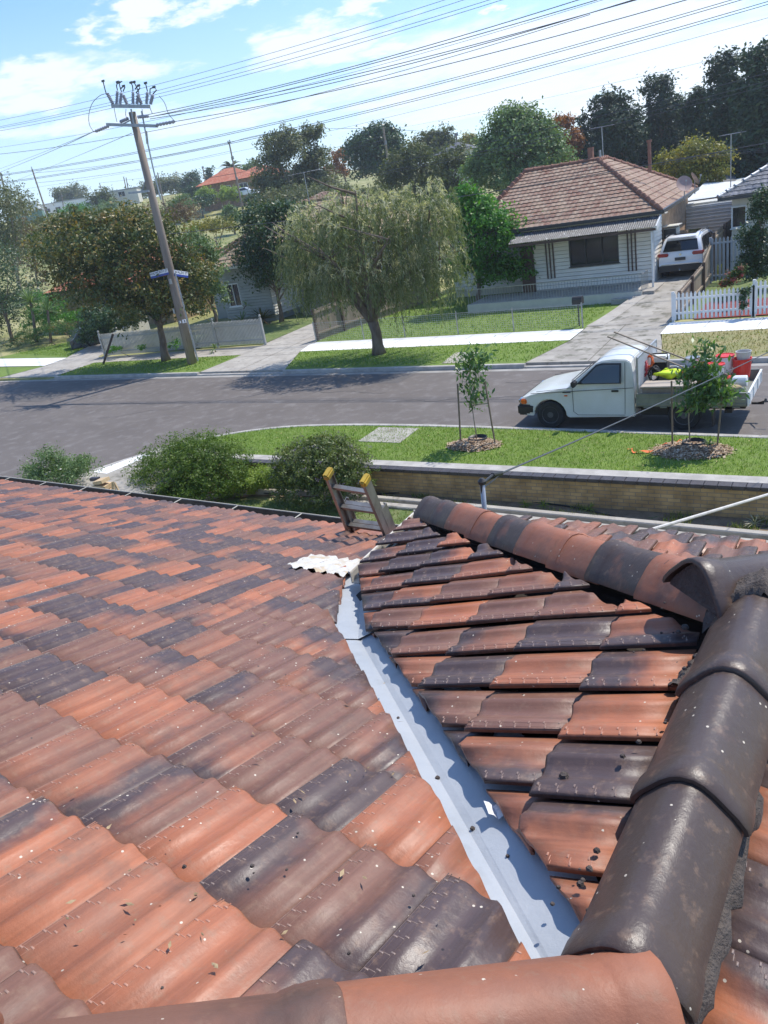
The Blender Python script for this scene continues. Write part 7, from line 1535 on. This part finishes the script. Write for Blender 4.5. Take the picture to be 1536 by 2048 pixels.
# orange strap lying on the grass
B = MB(); pts = [np.array(atZ(x, y, ZV + .03 + (i % 2) * .02)) for i, (x, y) in enumerate(((1255, 900), (1268, 893), (1262, 904), (1278, 902), (1300, 904), (1320, 892), (1340, 886), (1355, 884), (1362, 879), (1372, 886), (1350, 890), (1335, 895)))]
pts = smooth(pts, 2); vs = []; fs = []
for i, p in enumerate(pts): s = .03; vs += [p + np.array([0, -s, .02 * math.sin(i)]), p + np.array([0, s, .02 * math.cos(i * .8)])]
B.add(vs, [[2 * i, 2 * i + 1, 2 * i + 3, 2 * i + 2] for i in range(len(pts) - 1)]); tag(B.build('orange_strap', M['orange_strap']), 'twisted orange strap lying on the grass left of the bushier young tree', 'strap')
# ================================================================ POLES AND WIRES
M['pole_wood'] = mat('pole_wood', (.20, .155, .12), (.32, .26, .21), .9, ns=3, bump=.6, bs=25, stretch=(1, 1, .12), col3=(.11, .07, .05), n3=5); M['porcelain'] = mat('insulator', (.30, .30, .34), (.38, .38, .42), .3, ns=4); M['arm'] = mat('steel_arm', (.36, .38, .40), (.28, .29, .31), .5, ns=5, metal=.3)
PB = np.array([-26.28, 24.4, .1]); PTp = np.array([-25.97, 24.4, 10.3])
sp_ = thing('street_pole', 'tall leaning timber power pole with switches on top and street name signs', 'power pole', PB)
B = MB(); B.tube([PB, PB * .7 + PTp * .3, PB * .4 + PTp * .6, PTp], [.21, .19, .165, .14], 14); B.build('pole', M['pole_wood'], sp_, smooth=True)
def on_pole(px, py, dy=0.): return atY(px, py, 24.4 + dy)
B = MB(); B.bar(on_pole(224, 212, -.1), on_pole(299, 213, -.1), .09, .13); B.bar(on_pole(224, 212, .12), on_pole(299, 213, .12), .09, .10); B.build('top_crossarm', M['arm'], sp_)
B = MB(); B.bar(on_pole(214, 249, -.16), on_pole(314, 252, -.16), .10, .11); B.bar(on_pole(240, 251, -.1), on_pole(262, 240, -.1), .04, .04); B.build('lower_crossarm', M['arm'], sp_)
B = MB(); B.bar(on_pole(262, 218, -.12), on_pole(268, 250, -.14), .05, .05); B.build('arm_brace', M['arm'], sp_)
def insul(px0, py0, px1, py1, dy, r=.055, n=7):
    a, b = on_pole(px0, py0, dy), on_pole(px1, py1, dy); d = (b - a); B = MB(); pts = []; rad = []; r *= 1.35
    for i in range(n):
        f0 = i / n; pts += [a + d * f0, a + d * (f0 + .25 / n), a + d * (f0 + .5 / n), a + d * (f0 + .99 / n)]; rad += [r * .45, r, r * .85, r * .45]
    B.tube(pts, rad, 10); return B
for i, (x0, y0, x1, y1, dy) in enumerate(((226, 208, 214, 186, -.1), (233, 208, 235, 182, .1), (240, 208, 243, 185, -.1), (254, 208, 246, 190, .12), (266, 208, 266, 183, -.1), (274, 208, 277, 186, .1), (283, 208, 275, 190, -.1), (293, 208, 295, 184, .1), (301, 208, 306, 189, -.1))):
    o = insul(x0, y0, x1, y1, dy).build('insulator', M['porcelain'], sp_, smooth=False)
for i, pts in enumerate((((212, 186), (209, 175), (206, 162)), ((235, 181), (233, 172), (235, 164)), ((243, 184), (240, 174), (238, 165), (244, 163)), ((266, 182), (265, 172), (262, 165)), ((278, 185), (272, 172), (268, 164)), ((295, 183), (293, 175), (291, 166)), ((300, 190), (300, 178), (308, 174), (313, 180), (306, 188)), ((272, 186), (280, 176), (277, 171), (270, 178)), ((246, 183), (250, 174), (247, 172), (241, 178)))):
    B = MB(); B.tube([on_pole(*q, .1 * (-1) ** i) for q in pts], .022, 6); q = pts[2]; B.box(on_pole(*q, .1 * (-1) ** i), (.14, .05, .07)); B.build('switch_contact', M['dark_metal'], sp_)
for pts in (((213, 187), (200, 190), (184, 205), (177, 228), (178, 250), (187, 263)), ((228, 215), (231, 232), (234, 244)), ((284, 218), (287, 240), (290, 256)), ((318, 192), (330, 205), (336, 228), (350, 243)), ((252, 218), (251, 232), (256, 240)), ((300, 216), (305, 228))):
    B = MB(); B.tube(smooth([on_pole(*q, -.2) for q in pts], 2), .012, 5); B.build('jumper_cable', M['wire'], sp_)
for a, b in (((217, 252), (190, 263)), ((313, 250), (350, 243)), ((276, 234), (297, 232)), ((256, 237), (240, 244))): insul(*a, *b, -.16, .05, 6).build('strain_insulator', M['porcelain'], sp_)
B = MB(); B.tube([on_pole(283, 222, -.1), on_pole(294, 280, -.18), on_pole(307, 340, -.2), on_pole(322, 400, -.22)], .03, 8); B.tube([on_pole(292, 262, -.18), on_pole(295, 288, -.18)], .045, 8); B.build('operating_rod', M['gal'], sp_)
B = MB(); B.tube([on_pole(350, 545, -.2), on_pole(396, 722, -.25)], .035, 8); B.build('cable_conduit', M['gal'], sp_)
B = MB(); B.bar(on_pole(258, 386, -.2), on_pole(298, 382, -.2), .07, .08); B.tube([on_pole(283, 385, -.2), on_pole(291, 360, -.15)], .02, 6); B.build('low_voltage_arm', M['arm'], sp_)
# street name signs
SG = mat('sign_white', (.74, .74, .76), None, .4); SB = mat('sign_blue', (.03, .06, .30), None, .4); SK = mat('sign_black', (.02, .02, .02), None, .5)
def text_obj(s, size, m, name, parent, origin, right, up_, ext=.002):
    cu = bpy.data.curves.new(name, 'FONT'); cu.body = s; cu.size = size; cu.extrude = ext; cu.align_x = 'CENTER'; cu.align_y = 'CENTER'
    o = bpy.data.objects.new('t', cu); COL.objects.link(o); bpy.context.view_layer.update(); me = bpy.data.meshes.new_from_object(o.evaluated_get(bpy.context.evaluated_depsgraph_get())); bpy.data.objects.remove(o)
    rgt, u = nrm(right), nrm(up_); n = np.cross(rgt, u); vs = [np.array(origin) + rgt * v.co.x + u * v.co.y + n * v.co.z for v in me.vertices]; fs = [list(p.vertices) for p in me.polygons]; return link(name, vs, fs, m, parent)
def sign(label, a, b, dy, dyb, txt, part):
    A = on_pole(*a, dy); Bp = on_pole(*b, dyb); t = thing('street_sign', label, 'street sign', A); r_ = nrm(Bp - A); u = Z - r_ * r_[2]; c = (A + Bp) / 2; Ln = np.linalg.norm(Bp - A); f = nrm(np.cross(r_, u)); f = f if f @ (CAM - c) > 0 else -f
    B = MB(); B.bar(A + u * .05, Bp + u * .05, .012, .16, up=u); B.build('plate', SG, t); B = MB(); B.bar(A - u * .075, Bp - u * .075, .016, .09, up=u); B.build('blue_band', SB, t)
    text_obj(txt, .15, SK, 'lettering', t, c + u * .055 + f * .008, r_ if np.cross(r_, u) @ f > 0 else -r_, u); return t
sign('white and blue street name blade pointing left from the leaning pole', (301, 552), (336, 543), -.25, -.22, 'WALWORTH ST', 0)
sign('white and blue street name blade pointing right from the leaning pole', (348, 546), (376, 550), -.22, .5, 'WALSH ST', 1)
for px, py, w, h, m, nm in ((341, 563, .14, .22, M['gal'], 'metal_tag'), (360, 644, .09, .10, SG, 'number_tag'), (366, 643, .07, .14, SG, 'number_tag'), (370, 642, .10, .15, SG, 'number_tag'), (348, 622, .10, .22, M['gal'], 'meter_box')):
    q = on_pole(px, py, -.21); B = MB(); B.box(q, (w, .03, h)); o = B.build(nm, m, sp_)
    if m is SG and w < .11 and w != .07: B = MB(); B.box(q - np.array([0, .018, 0]), (w * .5, .006, h * .4)); B.build('tag_mark', SK, o)
st_ = thing('pole_stay', 'short black leaning prop standing on the verge left of the flowering tree', 'post', (-33.4, 25.3, .12)); B = MB(); a = atZ(207, 727, ZV); b = atY(226, 668, 25.8); B.bar(a, b, .09, .09); B.build('timber', M['timber_dark'], st_)
# distant poles
def far_pole(px0, py0, px1, py1, Y, label, arms=((.06, 30),), r=.14, ang=.6):
    a = atY(px0, py0, Y); b = atY(px1, py1, Y); b[2] = min(b[2], gz(b[0], b[1])); t = thing('power_pole', label, 'power pole', b, 'distant power poles'); B = MB(); B.tube([b, a], [r * 1.2, r * .8], 7); B.build('pole', M['pole_wood'], t); h = a[2] - b[2]
    for f, w in arms:
        c = a - Z * f * 6; wm = w * Y / 1537; dx = wm / 2; B = MB(); B.bar(c - np.array([dx * math.cos(ang), -dx * math.sin(ang), 0]), c + np.array([dx * math.cos(ang), -dx * math.sin(ang), 0]), .12, .14)
        for q in (-.9, -.5, .5, .9): B.tube([c + np.array([q * dx * math.cos(ang), -q * dx * math.sin(ang), .05]), c + np.array([q * dx * math.cos(ang), -q * dx * math.sin(ang), .35])], .06, 5)
        B.build('crossarm', M['arm'], t)
    return t
for args in ((458, 284, 482, 405, 100, 'tall distant power pole with two crossarms left of the orange roofed house', ((.02, 24), (.4, 22), (.9, 10))), (405, 333, 417, 395, 128, 'distant power pole beside the small norfolk pine', ((.05, 18),)),
    (64, 338, 98, 440, 90, 'tall distant power pole standing left of the white warehouse', ((.0, 14), (.55, 10), (1.0, 26))), (33, 374, 48, 440, 120, 'distant power pole between the left edge and the tall one', ((.1, 14), (.5, 12))),
    (55, 380, 64, 440, 140, 'thin distant power pole in front of the pale block', ((.05, 14),)), (766, 254, 778, 340, 85, 'power pole rising in front of the round dark tree', ((.3, 10), (.75, 12))),
    (199, 366, 207, 395, 150, 'distant power pole right of the dark gum cluster', ((.05, 14), (.4, 12))), (247, 353, 254, 390, 150, 'left one of two close distant power poles', ((.1, 10),)), (252, 355, 258, 392, 155, 'right one of two close distant power poles', ((.3, 12),)),
    (912, 266, 914, 320, 100, 'power pole beside the solar roofed house', ((.05, 14),)), (315, 345, 320, 380, 120, 'short power pole just right of the leaning street pole', ((.2, 12),)), (1, 345, 9, 420, 70, 'power pole on the left edge of the picture', ((.1, 20), (.5, 16), (.9, 18))), (123, 388, 127, 420, 150, 'pole standing in front of the white warehouse', ((.1, 8),))): far_pole(*args)
# overhead wires: each is a sagging line between real supports, one beyond either edge
GW = 'overhead wires along the street'
def wire(label, pts, r=.011, name='overhead_wire', group=GW, m='wire'):
    """pts: (px, py, Y) points on the wire; drawn through with a smooth curve and carried on past both ends"""
    P = [atY(*q) for q in pts]; e0, e1 = (-.12, 1.3) if group == GW else (0, 1)
    if len(P) == 3:
        a, b, c = P; s = np.linalg.norm(b - a) / (np.linalg.norm(b - a) + np.linalg.norm(c - b)); ts = np.linspace(e0 if pts[0][0] < 0 else 0, e1, 40); Q = []
        for t in ts: Q.append(a * ((t - s) * (t - 1) / (s)) + b * (t * (t - 1) / (s * (s - 1))) + c * (t * (t - s) / (1 - s)))
        P = Q
    B = MB(); B.tube(P, r, 5); return tag(B.build(name, M[m], None, loc=P[0]), label, 'wire', group)
for a in (
 ('highest wire of all, crossing the upper left sky', (-80, 255, 40), (340, 162, 40), (820, 22, 40)), ('wire just under the highest one', (-80, 268, 40), (320, 180, 40), (840, 28, 40)), ('third wire down, meeting the switch heads on the pole', (-80, 270, 38), (320, 187, 38), (1010, -10, 38)),
 ('thin wire below the switch heads running left', (-60, 272, 38), (225, 216, 38), (1010, -2, 38)), ('wire leaving the lower crossarm, upper of the group', (292, 230, 24.4), (768, 116, 24.4), (1200, -14, 24.4)), ('second wire leaving the lower crossarm', (294, 235, 24.4), (768, 121, 24.4), (1240, -14, 24.4)),
 ('thick wire from the middle of the lower crossarm', (298, 234, 24.4), (768, 135, 24.4), (1320, -14, 24.4)), ('thin companion below the thick crossarm wire', (300, 238, 24.4), (768, 141, 24.4), (1310, -14, 24.4)), ('wire from the right end of the lower crossarm', (350, 243, 24.4), (768, 159, 24.4), (1420, -14, 24.4)),
 ('wire passing below the lower crossarm on both sides of the pole', (-40, 312, 32), (300, 263, 32), (768, 152, 32)), ('faint wire crossing the sky at mid height on the left', (-40, 300, 34), (500, 197, 34), (1250, -14, 34)),
 ('upper wire of the pair reaching the top right corner', (-40, 355, 32), (768, 192, 32), (1510, -14, 32)), ('lower wire of the pair reaching the top right corner', (-40, 357, 32), (768, 196, 32), (1530, -14, 32)), ('wire ending exactly at the top right corner', (-40, 370, 32), (768, 213, 32), (1580, -10, 32)), ('thin partner of the wire at the top right corner', (-40, 372, 34), (768, 217, 34), (1580, -4, 34)),
 ('faint wire across the white clouds at the right', (-60, 392, 60), (1150, 140, 40), (1600, 18, 36)), ('faintest wire above the pines', (766, 262, 85), (1200, 172, 60), (1600, 78, 50))): wire(a[0], a[1:], .008 if 'faint' in a[0] else .0115)
for a in (('upper wire in front of the pines and pale green tree', (640, 352, 40), (1050, 268, 40), (1600, 128, 40)), ('middle wire in front of the pines', (640, 366, 40), (1050, 284, 40), (1600, 144, 40)), ('lower wire in front of the pines', (640, 370, 40), (1050, 290, 40), (1600, 154, 40))): wire(a[0], a[1:], .011, group='low wires crossing in front of the pines')
for i, a in enumerate((('distant wire low over the hill, left part', (199, 366, 150), (480, 330, 125), (766, 272, 85)), ('distant wire skimming the far rooftops', (98, 392, 90), (440, 352, 90), (768, 280, 85)), ('distant wire level with the tall far pole top', (66, 346, 90), (270, 322, 95), (458, 286, 100)), ('distant wire below the far pole crossarm', (70, 366, 90), (270, 340, 95), (461, 302, 100)), ('distant wire from the far pole towards the gum trees', (458, 287, 100), (640, 258, 95), (912, 268, 100)))): wire(a[0], a[1:], .022, group='distant wires over the hill')
wire('thick cable running from the pole down to the left edge', ((187, 263, 24.6), (80, 312, 45), (-30, 356, 68)), .016, 'overhead_cable'); wire('second cable beside the thick one to the left edge', ((190, 262, 24.6), (80, 307, 45), (-30, 349, 68)), .012, 'overhead_cable'); wire('lower cable from behind the pole down to the left', ((264, 266, 24.7), (140, 318, 45), (10, 370, 75)), .012, 'overhead_cable')
wire('service wire from the leaning pole to the white weatherboard house and beyond', ((338, 468, 24.3), (850, 404, 28), (1600, 272, 30)), .013, 'service_wire', 'service wires')
for i, q in enumerate(((1500, 297), (1500, 300), (1500, 304))): wire('short service wire at the tall aerial, %s of three' % ('top', 'middle', 'bottom')[i], ((1320, 322 + 4 * i, 42), (1420, 308 + 3 * i, 40), (1600, 290 + 5 * i, 38)), .008, 'service_wire', 'service wires')
wire('faint service wire hanging low over the driveway fence', ((230, 560, 33), (130, 590, 33), (60, 600, 33)), .008, 'service_wire', 'service wires')
# ================================================================ NEAR THE ROOF
# service post fixed to the street side gutter and its cable
Yp = 4.25; pb_ = atY(966, 1040, Yp); pt_ = atY(964, 962, Yp); sv_ = thing('service_post', 'short grey metal service post at the street edge of the wing roof', 'post', pb_)
B = MB(); B.tube([pb_ - Z * .5, pt_], .017, 12); B.build('tube', M['gal'], sv_, smooth=True); B = MB(); B.lathe(pt_, [(.026, -.02), (.03, 0), (.012, .02), (.004, .022)], 12); B.build('cap', M['black'], sv_)
B = MB(); B.tube([pb_ - Z * .1 - np.array([0, .02, 0]), (pb_ + pt_) / 2, pt_ - np.array([0, .02, .02])], .007, 6); B.build('tail_cable', M['black'], sv_)
a = pt_ - Z * .02; b = atY(985, 950, Yp + .2); c = atY(1003, 946, Yp + .4); B = MB(); B.tube([a + np.array([.0, 0, 0]), b], .010, 7); B.tube([b, c], .016, 8); B.tube([a, atY(980, 958, Yp + .2), atY(1000, 950, Yp + .35)], .006, 5); B.tube([a - Z * .03, atY(985, 962, Yp + .15), c], .006, 5); B.build('clamp', M['black'], sv_)
wire('twisted black service cable from the short post up past the truck', ((1003, 946, Yp + .4), (1250, 838, 8.0), (1640, 655, 15.0)), .0075, 'service_cable', 'service cable at the near roof')
a = atY(1280, 1066, 4.2); b = atY(1640, 958, 6.2); B = MB(); B.tube([a, b], .011, 8); tag(B.build('white_rod', mat('dirty_white', (.60, .57, .52), (.45, .42, .38), .6, ns=20), None, loc=a), 'thin dirty white rod rising from the street side gutter to the right', 'rod')
# ladder against the large gutter
M['alu'] = mat('dull_aluminium', (.36, .34, .31), (.24, .22, .20), .42, ns=9, metal=.55, stretch=(1, 1, .3)); M['yellow'] = mat('yellow_foot', (.56, .37, .04), (.42, .28, .04), .5, ns=9)
Lg0 = atY(702, 1064, 4.98); Lg1 = atY(778, 1074, 4.93); tl = atY(657, 948, 4.55); tr_ = atY(731, 961, 4.55)
ld = thing('extension_ladder', 'aluminium extension ladder with yellow end caps leaning on the brown gutter', 'ladder', (Lg0 + (Lg0 - tl) * 3.0))
for nm, off, top_f in (('fly_section', np.array([0, 0, 0]), 1.0), ('base_section', np.array([0, .075, 0]), .50)):
    dirL = (tl - Lg0); dirR = (tr_ - Lg1)
    for q, (g0, dd) in enumerate(((Lg0, dirL), (Lg1, dirR))):
        s = -1 if q == 0 else 1; a = g0 - dd * 3.0 + off; b = g0 + dd * top_f + off; B = MB(); ux_ = nrm(Lg1 - Lg0); d = nrm(b - a); w2 = nrm(np.cross(d, ux_))
        B.bar(a + ux_ * s * .012, b + ux_ * s * .012, .006, .085, up=w2); 
        for k in (-1, 1): B.bar(a + w2 * k * .040, b + w2 * k * .040, .030, .006, up=w2)
        B.build('rail', M['alu'], ld)
    for i in range(-8, 4):
        f = i * .33 + .14
        if f > top_f: continue
        B = MB(); p, q = Lg0 + dirL * f + off, Lg1 + dirR * f + off; B.bar(p, q, .038, .030, up=nrm(dirL)); B.build('rung', M['alu'], ld)
for g0, dd in ((tl, dirL), (tr_, dirR)): B = MB(); B.bar(g0 - nrm(dd) * .03, g0 + nrm(dd) * .035, .055, .105, up=nrm(np.cross(nrm(dd), nrm(Lg1 - Lg0)))); bevel(B.build('end_cap', M['yellow'], ld), .012, 2)
# timber trestle and brick by the path
tr = thing('timber_trestle', 'small stack of pale timber offcuts leaning by the path', 'timber', (-14.9, 11.4, -.2)); c = atY(205, 972, 10.4)
pine_w = mat('fresh_pine', (.52, .36, .19), (.60, .44, .26), .7, ns=5, stretch=(1, 1, .2))
B = MB(); B.box(c, (.34, .3, .10), rz=.3, ry=.1); B.box(c + Z * .13 + np.array([.02, 0, 0]), (.30, .26, .08), rz=.1, ry=-.15); B.box(c - Z * .15, (.40, .34, .12), rz=.2); B.build('blocks', pine_w, tr)
B = MB(); B.bar(c + np.array([.20, 0, -.35]), c + np.array([.28, .1, .08]), .03, .05); B.bar(c + np.array([.36, .05, -.35]), c + np.array([.28, .12, .08]), .03, .05); B.bar(c + np.array([.46, .1, -.35]), c + np.array([.29, .14, .05]), .03, .05); B.build('stakes', pine_w, tr)
B = MB(); B.box(atY(190, 958, 10.5), (.24, .11, .08), rz=.2); tag(bevel(B.build('dark_brick', M['header'], None, loc=atY(190, 958, 10.5)), .006), 'dark brick resting on the pale timber offcuts', 'brick')

# ---------------- the air: far things fade a little
hb = MB(); hb.box((-120, 170, 26), (720, 540, 55)); o = hb.build('haze', bpy.data.materials.new('haze')); o.data.materials[0].use_nodes = True; t = o.data.materials[0].node_tree; t.nodes.clear()
pv = N(t, 'ShaderNodeVolumePrincipled'); pv.inputs['Color'].default_value = (.86, .92, 1, 1); pv.inputs['Density'].default_value = .0006; pv.inputs['Anisotropy'].default_value = .35
mo = N(t, 'ShaderNodeOutputMaterial'); t.links.new(pv.outputs[0], mo.inputs['Volume']); o['kind'] = 'stuff'; o['label'] = 'thin pale summer haze between the roof and the far hill'; o['category'] = 'haze'
bpy.context.view_layer.update()
